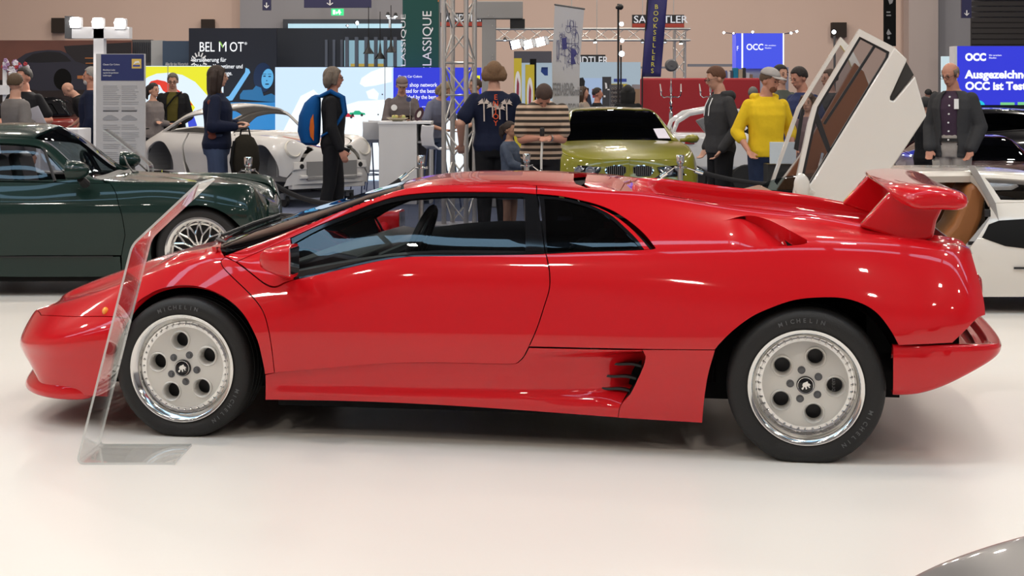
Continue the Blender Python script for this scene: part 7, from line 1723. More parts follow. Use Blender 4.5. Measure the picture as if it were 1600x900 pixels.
for y in (-.34, .34):
    mb = MB(); mb.prism([(-1.35, .25), (-1.0, .28), (-1.0, .42), (-1.35, .42), (-1.52, .80), (-1.58, 1.02), (-1.66, 1.02), (-1.62, .7), (-1.5, .25)], y-.23, y+.23); mb.obj('seat', M['leather_black'], g_car, bevel=.04, smooth=True)
mb = MB(); Mx = Matrix.Translation(Vector((-1.04, .34, .86))) @ Matrix.Rotation(R(65), 4, 'Y'); mb.tube([Mx @ Vector((.18*math.cos(a), .18*math.sin(a), 0)) for a in np.linspace(0, 2*PI, 25)[:-1]], .014, 7, closed=True); mb.tube([Mx @ Vector((-.17, 0, 0)), Mx @ Vector((.17, 0, 0))], .012, 6); mb.obj('steering_wheel', M['leather_black'], g_car, smooth=True)
mb = MB(); mb.tube([(-.62, -.1, .875), (-.72, .15, .93), (-.80, .40, .985)], .007, 6); mb.tube([(-.60, .3, .875), (-.70, .50, .92)], .007, 6); mb.obj('windscreen_wiper', M['black'], g_car)

# bare white body shell on a trolley
WP = mat('white_shell_paint', (.62, .60, .58), .35, 0, .6, .3)
w_fr = Frame(408, 21.0, R(44), .80)
w_car, w_sf = coupe('bare white coupe body shell without wheels or glass on a trolley', w_fr, WP, True, zc=.40, ra=.33, iscolor=mat('shell_grey', (.22, .215, .21), .6))
w_car.location.z = .10
for sd in (1, -1):
    mb = MB(); Mx = Matrix.Translation(Vector((.40, -sd*.60, .665))) @ Matrix.Rotation(R(66), 4, 'Y'); mb.lathe([(.122, -.14), (.122, .022), (.112, .032), (.102, .018), (.097, -.05), (.03, -.07), (0, -.07)], 30, M4=Mx); mb.obj('headlamp_bowl', mat('shell_cream', (.66, .62, .54), .4), w_car, smooth=True, angle=50)
    mb = MB(); mb.lathe([(0, 0), (.012, 0), (.012, .02), (0, .02)], 10, M4=Mx @ Matrix.Translation(Vector((.06, 0, -.045)))); mb.obj('lamp_grommet', M['black'], w_car)
mb = MB(); mb.prism([(.34, .50), (.46, .50), (.48, .40), (.43, .38), (.43, .14), (.34, .14)], -.62, .62); mb.prism([(.42, .34), (.50, .32), (.50, .28), (.42, .26)], -.52, .52); mb.obj('front_panel', WP, w_car, bevel=.01)
for y in (-.5, .5):
    mb = MB(); mb.lathe([(0, 0), (.035, 0), (.03, .012), (0, .012)], 16, 'x', (.475, y, .44)); mb.obj('bumper_socket', M['black'], w_car)
def stripe(name, m, k0, s0, s1, wd_):
    for sgn, a, b in ((1, k0, k0+wd_),):
        reg = mreg(w_sf, [('sk', s0, a), ('sk', (s0+s1)/2, a+.1), ('sk', s1, a+.3), ('sk', s1, b+.3), ('sk', (s0+s1)/2, b+.1), ('sk', s0, b)])
        panel(name, w_sf, reg, m, w_car, gap=0, rim=0, off=.003, sides=(1, -1))
w_car.location.z = 0
stripe('blue_stripe', mat('stripe_blue', (.02, .03, .22), .35), 4.5, -.5, .50, .42); stripe('red_stripe', mat('stripe_red', (.50, .10, .04), .35), 4.15, .15, .48, .22)
stripe('red_stripe', MATS['stripe_red'], 5.2, -.3, .40, .14)
w_car.location.z = .10
mb = MB(); mb.box(-2.2, .25, -.5, -.44, .10, .16); mb.box(-2.2, .25, .44, .5, .10, .16); mb.box(.15, .22, -.6, .6, .10, .18); mb.box(-2.2, -2.1, -.6, .6, .10, .18); mb.box(-1.75, -.5, -.70, .70, .10, .17)
Mw = Matrix.Translation(Vector((w_fr.C0[0], w_fr.C0[1], 0))) @ Matrix.Rotation(-w_fr.al, 4, 'Z')
tr = thing('trolley', 'low grey steel trolley with black castors under the bare white body shell', 'trolley', (w_fr.C0[0], w_fr.C0[1], 0), -w_fr.al)
mb.obj('frame', mat('trolley_grey', (.12, .125, .14), .5), tr)
for x in (.18, -2.15):
    for y in (-.55, .55):
        mb = MB(); mb.lathe([(0, -.025), (.075, -.025), (.08, 0), (.075, .025), (0, .025)], 24, 'y', (x, y, .08)); mb.obj('castor', M['rubber'], tr, smooth=True, angle=40)

# ---- yellow-green coupe seen from the front
YG = mat('yellow_green_paint', (.205, .195, .016), .28, 0, .9, .2)
def front_car(label, name, px_, Yn, yaw, dims, paint, group=None):
    """s runs rearward from the nose; returns empty and surface"""
    f_ = Frame(px_, Yn, R(yaw), 0); t = car_empty(name, label, 'car', f_, group); return t, f_
b_t, b_f = front_car('yellow-green sports coupe seen head-on with black windscreen and twin kidney grille', 'coupe', 984, 18.9, -92, None, YG); b_t.scale = (.93, .93, .935)
def bmw_surf(f_):
    N0 = [(.06, .0, .20), (.12, .60, .20), (.22, .80, .20), (.6, .86, .20), (2.2, .85, .18), (3.4, .87, .2), (4.2, .78, .3), (4.4, 0, .3)]
    N1 = [(-.02, 0, .36), (.03, .55, .36), (.14, .78, .36), (.40, .87, .40), (.85, .89, .42), (2.2, .87, .42), (3.4, .90, .45), (4.2, .82, .45), (4.46, 0, .45)]
    N2 = [(.02, 0, .58), (.08, .50, .58), (.18, .76, .58), (.40, .86, .60), (.85, .89, .62), (2.2, .87, .64), (3.4, .90, .68), (4.2, .80, .70), (4.44, 0, .7)]
    N3 = [(.05, 0, .70), (.12, .48, .70), (.24, .70, .73), (.45, .80, .785), (.85, .82, .835), (1.35, .79, .87), (2.2, .77, .91), (3.4, .78, .97), (4.1, .66, .95), (4.38, 0, .93)]
    N4 = [(.06, 0, .71), (.13, .38, .72), (.28, .56, .765), (.5, .64, .815), (.85, .66, .862), (1.30, .70, .90), (1.70, .62, 1.11), (2.05, .56, 1.245), (2.6, .55, 1.265), (3.2, .54, 1.22), (3.7, .58, 1.02), (4.1, .5, .99), (4.37, 0, .94)]
    N5 = [(.06, 0, .715), (.13, .18, .73), (.28, .28, .785), (.5, .33, .835), (.85, .34, .88), (1.20, .36, .915), (1.66, .33, 1.15), (2.03, .30, 1.285), (2.6, .30, 1.31), (3.2, .28, 1.28), (3.7, .30, 1.05), (4.1, .26, 1.0), (4.37, 0, .945)]
    N6 = [(.06, 0, .72), (.13, 0, .735), (.28, 0, .79), (.5, 0, .845), (.85, 0, .888), (1.15, 0, .918), (1.62, 0, 1.16), (2.0, 0, 1.295), (2.6, 0, 1.32), (3.2, 0, 1.29), (3.7, 0, 1.06), (4.1, 0, 1.005), (4.37, 0, .95)]
    return Surf(f_, [N0, N1, N2, N3, N4, N5, N6], (0, .45, 4.0, 4.44), smooth=4, NA=340, NS=18, spline='cat')
b_sf = bmw_surf(b_f)
def full_car(sf_, t, paint, A, arches, ra=.35, zc=.33, wsk=None, glass=None, sides=(1, -1), wheels=True, wface=.87, k_belt=3.06, k_roof=4.1, win=None, rwin=None, zb=0):
    s0, s1 = A
    am = []
    bot = [('sk', s1-.02, 0), ('sk', s1-.02, .6), ('sk', s1, 1), ('sk', s1, 3), ('sk', s1, 6), ('sk', s0, 6), ('sk', s0, 3), ('sk', s0, 1), ('sk', s0+.06, 0)]
    body = [('sk', s1, k_belt), ('sk', s1, 0)]
    for sx in sorted(arches, reverse=True): body += [('sz', sx+ra+.02, .2+zb)]+[q for q in archpts(sx, zc, ra, -10, 190)]+[('sz', sx-ra-.02, .2+zb)]
    body += [('sk', s0, 0), ('sk', s0, k_belt)]+[('sk', s0+(s1-s0)*i/8, k_belt) for i in range(1, 8)]
    panel('body_side', sf_, mreg(sf_, body), paint, t, gap=.001, sides=sides)
    b0, b1 = wsk
    upper = [('sk', s0+(s1-s0)*i/10, k_belt) for i in range(0, 11)]+[('sk', s1, 6)]+[('sk', s1-(s1-s0)*i/10, 6) for i in range(1, 10)]+[('sk', s0, 6)]
    holes = [mreg(sf_, wsk[0]+wsk[1])] if False else []
    return upper
def upper_panels(sf_, t, paint, s0, s1, cowl, hdr, back, tailw, k_belt=3.06, glass_f=None, glass_s=None, kr=4.1, sides=(1, -1), pillar=.0, open_side=False):
    """bonnet, roof, pillars, boot lid and glass; cowl/hdr/back/tailw: stations of screen base, screen top, rear glass top, rear glass base"""
    L = lambda a, b, k, n=8: [('sk', a+(b-a)*i/n, k) for i in range(n+1)]
    P = lambda name, spec, m, **kw: panel(name, sf_, mreg(sf_, spec), m, t, **kw)
    P('bonnet', L(s0, cowl, k_belt+.02)+[('sk', cowl-.04, 4), ('sk', cowl-.12, 5), ('sk', cowl-.16, 6)]+L(cowl-.2, s0, 6), paint, center=True)
    P('windscreen', [('sk', cowl+.05, kr), ('sk', cowl-.05, 5), ('sk', cowl-.10, 6), ('sk', (cowl+hdr)/2-.06, 6), ('sk', hdr-.04, 6), ('sk', hdr-.01, 5), ('sk', hdr, kr), ('sk', (cowl+hdr)/2, kr)], glass_f, center=True, gap=0, rim=0, step=.1, off=-.006)
    P('roof', L(hdr, back, kr)+[('sk', back, 5), ('sk', back, 6)]+L(back, hdr-.035, 6)+[('sk', hdr-.005, 5)], paint, center=True, gap=0)
    P('rear_window', L(back, tailw, kr, 4)+[('sk', tailw, 6), ('sk', back, 6)], M['glass_dark'], center=True, gap=0, rim=0, step=.1, off=-.006)
    P('boot_lid', L(tailw, s1, 3.5, 5)+[('sk', s1, 6)]+L(s1, tailw, 6, 5), paint, center=True, gap=0)
    wi = [('sk', cowl+.28, k_belt+.10), ('sk', (cowl+hdr)/2+.16, 3.6), ('sk', hdr+.08, 3.86), ('sk', (hdr+back)/2, 3.88), ('sk', back-.05, 3.84), ('sk', back+.12, 3.5), ('sk', back+.16, k_belt+.12), ('sk', (hdr+back)/2, k_belt+.06)]
    P('window_surround', [('sk', cowl-.02, k_belt+.02), ('sk', cowl+.02, kr-.15), ('sk', cowl+.05, kr), ('sk', (cowl+hdr)/2, kr)]+L(hdr, back, kr)+L(back, tailw, kr, 4)[1:]+[('sk', tailw+.02, 3.6), ('sk', s1, 3.55), ('sk', s1, k_belt+.02)]+L(s1, cowl, k_belt+.02, 10)[1:-1], paint, holes=(mreg(sf_, wi),), sides=sides, gap=0, rim=.02)
    if not open_side: P('side_window', wi, glass_s or M['glass_dark'], sides=sides, gap=0, rim=0, step=.1, off=-.012)
    return wi
black_glass = mat('black_windscreen', (.008, .009, .011), .04, 0, 1.0, .5)
full_car(b_sf, b_t, YG, (0.0, 4.44), (.80, 3.53), wsk=(0, 0)); upper_panels(b_sf, b_t, YG, 0, 4.44, 1.26, 2.05, 3.15, 3.65, glass_f=M['glass_dark'])
for sd in (1, -1):
    for s_ in (.80, 3.53): simple_wheel(b_t, s_, .885, .325, .325, .235, sd, .24, M['polished'], 'twin'); well(b_t, s_, .33, .345, sd, .5, .84)
def on_front(sf_, w, z):
    """point on the near half of the nose at lateral w, height z: search the surface"""
    G = sf_.G[:sf_.NA//4]; d = (G[..., 1]-abs(w))**2+(G[..., 2]-z)**2; i, j = np.unravel_index(np.argmin(d), d.shape); return G[i, j]
def nose_patch(name, sf_, t, poly, m, lift=.006, th=.02, sd=1, n=6):
    """plate following the nose: poly in (w,z)"""
    P = [on_front(sf_, w, z) for w, z in poly]; k = len(P); c = on_front(sf_, sum(w for w, z in poly)/k, sum(z for w, z in poly)/k)
    v = [(q[0]-lift, -sd*w_, z_) for q, (w_, z_) in zip(P, poly)]; cw = sum(w for w, z in poly)/k; cz = sum(z for w, z in poly)/k
    v += [(c[0]-lift-.004, -sd*cw, cz)]; mb = MB(); f = [(i, (i+1) % k, k) for i in range(k)]
    v2 = [(a+th, b, c_) for a, b, c_ in v[:k]]; mb.add(v+v2, f+[(i, k+1+i, k+1+(i+1) % k, (i+1) % k) for i in range(k)])
    return mb.obj(name, m, t, smooth=True, angle=30)
for sd in (1, -1):
    o = nose_patch('headlamp', b_sf, b_t, [(.36, .665), (.50, .675), (.64, .685), (.76, .69), (.80, .62), (.74, .56), (.60, .545), (.44, .545), (.38, .60)], M['gloss_black'], .035, sd=sd)
    for (w, r, nm_) in ((.64, .062, 'projector_lens'), (.50, .062, 'lamp_reflector')):
        q = on_front(b_sf, w, .61); mb = MB(); mb.lathe([(r, .02), (r, -.006), (r*.8, -.012), (r*.55, -.004), (0, -.012)], 22, 'x', (q[0]-.038, -sd*w, .612)); mb.obj(nm_, mat('headlamp_glass', (.30, .30, .33), .1, .5, 1), o, smooth=True)
    o = nose_patch('kidney_grille', b_sf, b_t, [(.045, .665), (.10, .69), (.24, .69), (.30, .665), (.315, .61), (.26, .545), (.10, .545), (.045, .60)], M['chrome'], .014, sd=sd)
    nose_patch('grille_mesh', b_sf, o, [(.06, .66), (.105, .68), (.235, .68), (.288, .66), (.30, .61), (.255, .557), (.105, .557), (.06, .60)], M['matte_black'], .022, .005, sd=sd)
    for i in range(9):
        w = .08+i*.025; q = on_front(b_sf, w, .62); mb = MB(); mb.box(q[0]-.040, q[0]-.028, -sd*w-.003, -sd*w+.003, .56, .675); mb.obj('grille_bar', mat('grille_bar_grey', (.20, .20, .20), .4), o)
    mb = MB(); rings = []
    for (dy, r) in ((.84, .03), (.90, .035), (.93, .06), (1.0, .085), (1.07, .07), (1.10, .02)): rings.append([(1.42+r*.9*math.cos(a), -sd*dy, .985+r*.75*math.sin(a)+(.0 if dy > .9 else -.02)) for a in np.linspace(0, 2*PI, 17)[:-1]])
    v, f = loft(rings, True); mb.add(v, f); mb.obj('door_mirror', YG, b_t, smooth=True, angle=60)
    mb = MB(); pts = [(s_, -sd*w, z) for s_, w, z in ((1.33, .02, 0), )]
q = on_front(b_sf, 0, .735); mb = MB(); Mx = Matrix.Translation(Vector((.085, 0, .738))) @ Matrix.Rotation(R(-60), 4, 'Y'); mb.lathe([(0, .012), (.038, .010), (.041, 0)], 24, M4=Mx); o = mb.obj('roundel', M['gloss_black'], b_t, smooth=True)
for k in range(4):
    mb = MB(); A = np.linspace(k*PI/2, (k+1)*PI/2, 7); mb.add([Mx @ Vector((0, 0, .0135))]+[Mx @ Vector((.024*math.cos(a), .024*math.sin(a), .0135)) for a in A], [(0, i, i+1) for i in range(1, 7)]); mb.obj('roundel_quadrant', mat('roundel_blue', (.03, .15, .5), .4) if k % 2 else print_white, o)
mb = MB(); mb.box(.0, .06, -.60, .60, .26, .40); mb.obj('lower_intake', M['matte_black'], b_t)
mb = MB(); mb.prism([(1.5, .5), (1.5, .85), (1.75, .92), (1.85, .8), (1.8, .5)], -.7, .7); mb.box(2.2, 2.35, -.65, -.15, .4, 1.1); mb.box(2.2, 2.35, .15, .65, .4, 1.1); mb.obj('cabin', M['leather_black'], b_t, bevel=.03)
Mb = world_mat(b_t); mb = MB(); 
pp_ = [('sk', 1.30, 3.98), ('sk', 1.26, 4.5), ('sk', 1.50, 4.52), ('sk', 1.55, 4.08)]
po = panel('info_sheet', b_sf, mreg(b_sf, [('sk', 1.34, 4.14), ('sk', 1.27, 4.62), ('sk', 1.50, 4.66), ('sk', 1.56, 4.16)]), mat('sheet_white', (.6, .58, .68), .6), b_t, gap=0, rim=0, off=.004, sides=(1,))
e = thing('paper_notice', 'white information sheet lying on the windscreen of the yellow-green coupe', 'paper', tuple(Mb @ Vector((1.42, -.5, 1.0)))); po[0].data.transform(world_mat(e).inverted() @ Mb); po[0].parent = e

# ---- white wedge car with raised scissor doors at the right
CW = mat('ivory_white_paint', (.66, .62, .56), .3, 0, .9, .25)
c_f = Frame(1700, 10.75, R(2.0), .94)
def c_px(x, y, w): s_, w_, z_ = c_f.inv(x, y, w); return (s_, w_, z_)
c_t = car_empty('sports_car', 'white wedge sports car with tan seats and its doors raised, behind the red car', 'car', c_f)
# side profile (s along the car: nose to the left)
def cs(x, w=.94, y=300): return c_f.inv(x, y, w)[0]
S0 = cs(1100)
N0 = [(S0, 0, .30), (S0+.02, .5, .28), (S0+.25, .86, .16), (-1.4, .93, .11), (0, .93, .105), (1.2, .92, .12), (1.6, .85, .2), (1.72, .5, .25), (1.75, 0, .25)]
N1 = [(S0-.03, 0, .38), (S0, .55, .38), (S0+.25, .90, .36), (-1.4, .95, .34), (0, .955, .34), (1.2, .98, .36), (1.6, .92, .38), (1.74, .5, .4), (1.78, 0, .4)]
N2 = [(S0, 0, .44), (S0+.05, .55, .45), (S0+.3, .87, .48), (-1.4, .93, .52), (0, .94, .54), (1.2, .97, .57), (1.6, .90, .60), (1.72, .5, .6), (1.76, 0, .6)]
N3 = [(S0+.02, 0, .46), (S0+.1, .5, .48), (S0+.5, .74, .56), (-2.1, .78, .66), (-1.4, .80, .70), (-.6, .80, .73), (0, .80, .745), (1.2, .82, .78), (1.6, .75, .76), (1.72, 0, .72)]
N4 = [(S0+.03, 0, .465), (S0+.12, .4, .49), (S0+.5, .62, .58), (-2.3, .66, .70), (-2.05, .66, .76), (-1.5, .60, .88), (-1.15, .56, .915), (-.6, .55, .92), (-.2, .56, .90), (.6, .62, .86), (1.2, .64, .83), (1.6, .6, .80), (1.71, 0, .76)]
N5 = [(S0+.03, 0, .467), (S0+.12, .2, .495), (S0+.5, .3, .59), (-2.3, .33, .72), (-2.1, .33, .76), (-1.5, .30, .905), (-1.15, .28, .94), (-.6, .28, .945), (-.2, .28, .93), (.0, .3, .88), (1.2, .32, .82), (1.6, .3, .79), (1.71, 0, .76)]
N6 = [(a, 0, z+.004) for a, w, z in N5]
c_sf = Surf(c_f, [N0, N1, N2, N3, N4, N5, N6], (S0-.03, S0+.4, 1.3, 1.78), smooth=4, NA=340, NS=18, spline='cat')
dx0, dx1 = cs(1180), cs(1515)
L = lambda a, b, k, n=6: [('sk', a+(b-a)*i/n, k) for i in range(n+1)]
P = lambda name, spec, m, **kw: panel(name, c_sf, mreg(c_sf, spec), m, c_t, **kw)
a1 = S0+.92; a2 = 1.0
# sill strip and front, rear bodywork round the open door hole
P('front_wing', [('sz', dx0, .16), ('sz', a1+.34, .2)]+archpts(a1, .31, .33, -10, 190)+[('sz', a1-.34, .2), ('sk', S0+.2, 0), ('sk', S0, 1), ('sk', S0-.03, 3)]+L(S0, dx0, 3.05)+[('sz', dx0, .5)], CW, sides=(1, -1), gap=.001)
P('nose', [('sk', S0-.03, 3), ('sk', S0-.03, 6)]+L(S0, -2.38, 6)+[('sk', -2.34, 5), ('sk', -2.30, 4), ('sk', -2.3, 3.06)]+L(-2.35, S0, 3.06), CW, center=True, gap=.001)
P('sill', [('sz', dx0, .115), ('sz', (dx0+dx1)/2, .115), ('sz', dx1+.1, .115), ('sz', dx1+.1, .42), ('sz', dx1-.03, .40), ('sz', dx1-.35, .29), ('sz', dx0, .29)], CW, sides=(1, -1), gap=0)
rearb = [('sz', dx1+.10, .115), ('sz', a2-.4, .13), ('sz', a2-.37, .2)]+archpts(a2, .32, .36, 190, -10)+[('sz', a2+.38, .25), ('sk', 1.7, 0), ('sk', 1.78, 1), ('sk', 1.76, 3)]+L(1.6, cs(1560), 3.04)
dj = [(1560, 372), (1545, 388), (1530, 398), (1525, 402)]
rearb = [('sz', dx1+.10, .115), ('sz', a2-.4, .13)]+archpts(a2, .32, .36, 190, -10)+[('sk', 1.65, 0), ('sk', 1.78, 1), ('sk', 1.76, 3)]+L(1.6, cs(1555), 3.04)+[('sz', cs(1553), .66), ('sz', cs(1535), .56), ('sz', cs(1515), .45)]
nd = [('sz', cs(1534), .515), ('sz', cs(1547), .60), ('sz', cs(1564), .625), ('sz', cs(1600), .635), ('sz', cs(1650), .64), ('sz', cs(1690), .62), ('sz', cs(1690), .45), ('sz', cs(1640), .445), ('sz', cs(1600), .445), ('sz', cs(1570), .46)]
P('rear_body', rearb, CW, sides=(1, -1), gap=.001)
P('side_duct', nd, M['matte_black'], sides=(1, -1), gap=0, off=.004, rim=.01)
P('roof', L(-1.55, -.15, 4.1)+[('sk', -.15, 5), ('sk', -.15, 6)]+L(-.2, -1.5, 6)+[('sk', -1.52, 5)], CW, center=True, gap=0)
P('roof_rail', [('sk', -1.55, 3.93)]+L(-1.5, cs(1540), 3.93)+L(cs(1540), -1.55, 4.1), CW, sides=(1, -1), gap=0, rim=.05)
P('windscreen', [('sk', -2.28, 4.1), ('sk', -2.32, 5), ('sk', -2.36, 6), ('sk', -1.95, 6), ('sk', -1.55, 6), ('sk', -1.56, 5), ('sk', -1.58, 4.1), ('sk', -1.95, 4.1)], M['glass_front'], center=True, gap=0, rim=0, step=.1)
P('headliner', L(-1.5, -.25, 3.95)+L(-.25, -1.5, 6), mat('dark_brown_lining', (.03, .014, .008), .7), center=True, gap=0, rim=0, off=-.05, step=.1)
qw = [('sk', cs(1560), 3.86), ('sk', cs(1600), 3.84), ('sk', cs(1680), 3.78), ('sk', cs(1700), 3.3), ('sk', cs(1690), 3.14), ('sk', cs(1600), 3.12), ('sk', cs(1574), 3.14)]
P('quarter_panel', [('sk', cs(1538), 3.93)]+L(cs(1545), .9, 4.08)+[('sk', 1.6, 4), ('sk', 1.7, 3.1)]+L(1.6, cs(1555), 3.05)+[('sk', cs(1552), 3.3), ('sk', cs(1545), 3.7)], CW, holes=(mreg(c_sf, qw),), sides=(1, -1), gap=0, rim=.04)
P('quarter_window', qw, M['glass_side'], sides=(1, -1), gap=0, rim=0, off=-.012, step=.1)
P('rear_deck', L(-.15, 1.7, 4.1)+L(1.7, -.15, 6), CW, center=True, gap=0)
for sd in (1, -1):
    for s_ in (a1, a2): simple_wheel(c_t, s_, .93, .31, .31, .20, sd, .25, M['silver_paint'], 'twin'); well(c_t, s_, .31, .335 if s_ == a1 else .355, sd, .5, .88)
mb = MB(); mb.box(S0+1.3, a2-.4, -.80, .80, .14, .22); mb.box(S0+.3, 1.6, -.45, .45, .2, .42); mb.box(-.25, -.15, -.75, .75, .2, .70); mb.obj('floor_pan', M['matte_black'], c_t)
brown = mat('brown_trim', (.16, .055, .02), .5)
for y in (-.38, .38):
    x0 = cs(1486) if y < 0 else cs(1496)
    mb = MB(); mb.prism([(x0-.50, .22), (x0-.52, .36), (x0-.12, .34), (x0+.10, .58), (x0+.17, .74), (x0+.19, .84), (x0+.26, .875), (x0+.33, .83), (x0+.30, .62), (x0+.18, .3)], y-.22, y+.22); mb.obj('seat', M['tan'], c_t, bevel=.05, smooth=True, bseg=3)
mb = MB(); mb.prism([(-2.3, .5), (-2.25, .72), (-2.0, .78), (-1.9, .7), (-1.95, .45)], -.7, .7); mb.box(-1.95, -.3, -.10, .10, .2, .45); mb.obj('dashboard', brown, c_t, bevel=.02)
for sd in (1, -1):     # door shut face, latch, black aperture edge
    A = [c_f.inv(x, y, .90) for x, y in ((1532, 264), (1552, 322), (1552, 340), (1512, 388), (1496, 410))]; B = [c_f.inv(x, y, .90) for x, y in ((1540, 262), (1557, 318), (1562, 345), (1528, 388), (1508, 412))]
    mb = MB(); v = []; 
    for a, b in zip(A, B):
        wa = .60 if a[2] > .95 else .86
        v += [(a[0], -sd*(wa-.05), a[2]), (b[0], -sd*(wa+.03), b[2]), (b[0]+.01, -sd*(wa-.10), b[2]), (a[0]+.03, -sd*(wa-.16), a[2])]
    f = [(i*4+j, i*4+(j+1) % 4, i*4+4+(j+1) % 4, i*4+4+j) for i in range(4) for j in range(4)]
    mb.add(v, f); mb.obj('door_shut_face', mat('shut_grey', (.36, .35, .34), .5), c_t, bevel=.008, smooth=True)
    q = c_f.inv(1543, 333, .9); mb = MB(); mb.box(q[0]-.02, q[0]+.02, -sd*.895-.012, -sd*.895+.012, q[2]-.025, q[2]+.025); mb.obj('door_latch', M['black'], c_t, bevel=.004)
    q = c_f.inv(1520, 380, .9); mb = MB(); mb.box(q[0]-.03, q[0]+.03, -sd*.90-.01, -sd*.90+.01, q[2]-.012, q[2]+.012, M4=None); mb.obj('latch_plate', M['black'], c_t)
    mb = MB(); q = c_f.inv(1591, 419, .96); mb.box(q[0]-.03, q[0]+.05, -sd*.965-.004, -sd*.965+.004, q[2]-.006, q[2]+.008); mb.obj('model_badge', M['black'], c_t)
    # raised scissor door: outline traced at its own distance, pivoting at the front of the sill
    w_ = .96 if sd == 1 else -.60
def dpt(x, y, w): return c_f.inv(x, y, w)
def door_poly(pts, w0, w1, name, m, parent, bevel=.012):
    """solid between two depths; pts in px at w0"""
    P_ = [dpt(x, y, w0) for x, y in pts]; n = len(P_); v = [(a, -w0, z) for a, _, z in P_]+[(a, -w1, z) for a, _, z in P_]
    mb = MB(); mb.add(v, [tuple(range(n)), tuple(range(2*n-1, n-1, -1))]+[(i, i+n, (i+1) % n+n, (i+1) % n) for i in range(n)]); return mb.obj(name, m, parent, bevel=bevel, smooth=True, angle=30)
def ring_poly(outer, inner, w0, w1, name, m, parent):
    V = [Vector(q) for q in outer]+[Vector(q) for q in inner]; F = [list(range(len(outer))), list(range(len(outer), len(outer)+len(inner)))]
    nv, nf = cdt(V, F); P0 = [dpt(q.x, q.y, w0(q) if callable(w0) else w0) for q in nv]; n = len(nv); th = w1
    v = [(a, -b, z) for a, b, z in P0]+[(a, -(b-th), z) for a, b, z in P0]; f = list(nf)+[[i+n for i in t_[::-1]] for t_ in nf]
    e = {}
    for t_ in nf:
        for i in range(3): e[(t_[i], t_[(i+1) % 3])] = 1
    f += [[a, n+a, n+b, b] for (a, b) in e if (b, a) not in e]
    mb = MB(); mb.add(v, f); return mb.obj(name, m, parent, smooth=True, angle=30)
dz = lambda q: .96
# the door's skin runs outward along its belt line and tilts in toward the window, as it does when closed
out_near = [(1343, 45), (1402, 74), (1418, 93), (1392, 152), (1396, 156), (1430, 119), (1448, 181), (1385, 275), (1335, 310), (1240, 309), (1262, 300), (1394, 84)]
def wskin(q):        # distance out of the car of the door skin at a picture point
    # belt line from (1262,300) to (1398,74)
    ax, ay, bx, by = 1262, 300, 1398, 74; t_ = ((q.x-ax)*(by-ay)-(q.y-ay)*(bx-ax))/math.hypot(bx-ax, by-ay)
    return .94-max(0, t_)*.0 - max(0, t_)*.0045 if t_ > 0 else .94
nd_t = thing('car_door', None, None); nd_t.parent = c_t
skin = [(1398, 74), (1418, 93), (1391, 151), (1391, 157), (1397, 158), (1430, 119), (1448, 181), (1385, 276), (1330, 318), (1236, 318), (1268, 285)]
door_poly(skin, .94, .83, 'door_skin', CW, nd_t, .010)
door_poly([(1416, 96), (1428, 117), (1395, 157), (1391, 155)], .90, .84, 'air_slot', mat('slot_dark', (.03, .028, .025), .5), nd_t, .002)
frame_o = [(1343, 45), (1398, 74), (1403, 80), (1268, 300), (1250, 318), (1238, 318), (1240, 300), (1263, 192), (1271, 165)]
frame_i = [(1343, 57), (1390, 81), (1388, 90), (1262, 298), (1248, 309), (1247, 300), (1270, 194), (1277, 167)]
ring_poly(frame_o, frame_i, .93, .05, 'window_frame', CW, nd_t)
ring_poly([(1343, 57), (1390, 81), (1388, 90), (1262, 298), (1248, 309), (1247, 300), (1270, 194), (1277, 167)], [(1345, 61), (1386, 83), (1384, 90), (1259, 296), (1252, 302), (1252, 298), (1274, 195), (1280, 169)], .92, .03, 'window_seal', M['black'], nd_t)
door_poly([(1366, 69), (1370, 71), (1290, 195), (1286, 193)], .915, .90, 'window_divider', M['black'], nd_t, .003)
door_poly([(1273, 168), (1280, 180), (1303, 246), (1297, 248), (1272, 185)], .915, .89, 'quarter_light_bar', M['black'], nd_t, .003)
q_ = [dpt(x, y, .905) for x, y in ((1345, 61), (1386, 83), (1384, 90), (1259, 296), (1252, 302), (1252, 298), (1274, 195), (1280, 169))]
mb = MB(); mb.add([(a, -b, z) for a, b, z in q_], [tuple(range(8))]); mb.obj('door_glass', M['glass_side'], nd_t)
c0 = dpt(1253, 290, 1.02); mb = MB(); rings = []
for (dx, r) in ((-.085, .02), (-.07, .05), (-.02, .075), (.03, .07), (.06, .045), (.075, .01)): rings.append([(c0[0]+dx*.4+r*.62*math.cos(a), -1.02+r*.5*math.sin(a)*.0+dx*.5, c0[2]-dx*.15+r*1.1*math.sin(a)) for a in np.linspace(0, 2*PI, 17)[:-1]])
v, f = loft(rings, True); mb.add(v, f); mb.obj('door_mirror', CW, nd_t, smooth=True, angle=70)
mb = MB(); mb.tube([dpt(1262, 296, .95)[0:1]+(-.99, dpt(1262, 296, .95)[2]), dpt(1270, 300, .95)[0:1]+(-.93, dpt(1270, 300, .95)[2])], .02, 8); mb.obj('mirror_stalk', CW, nd_t, smooth=True)
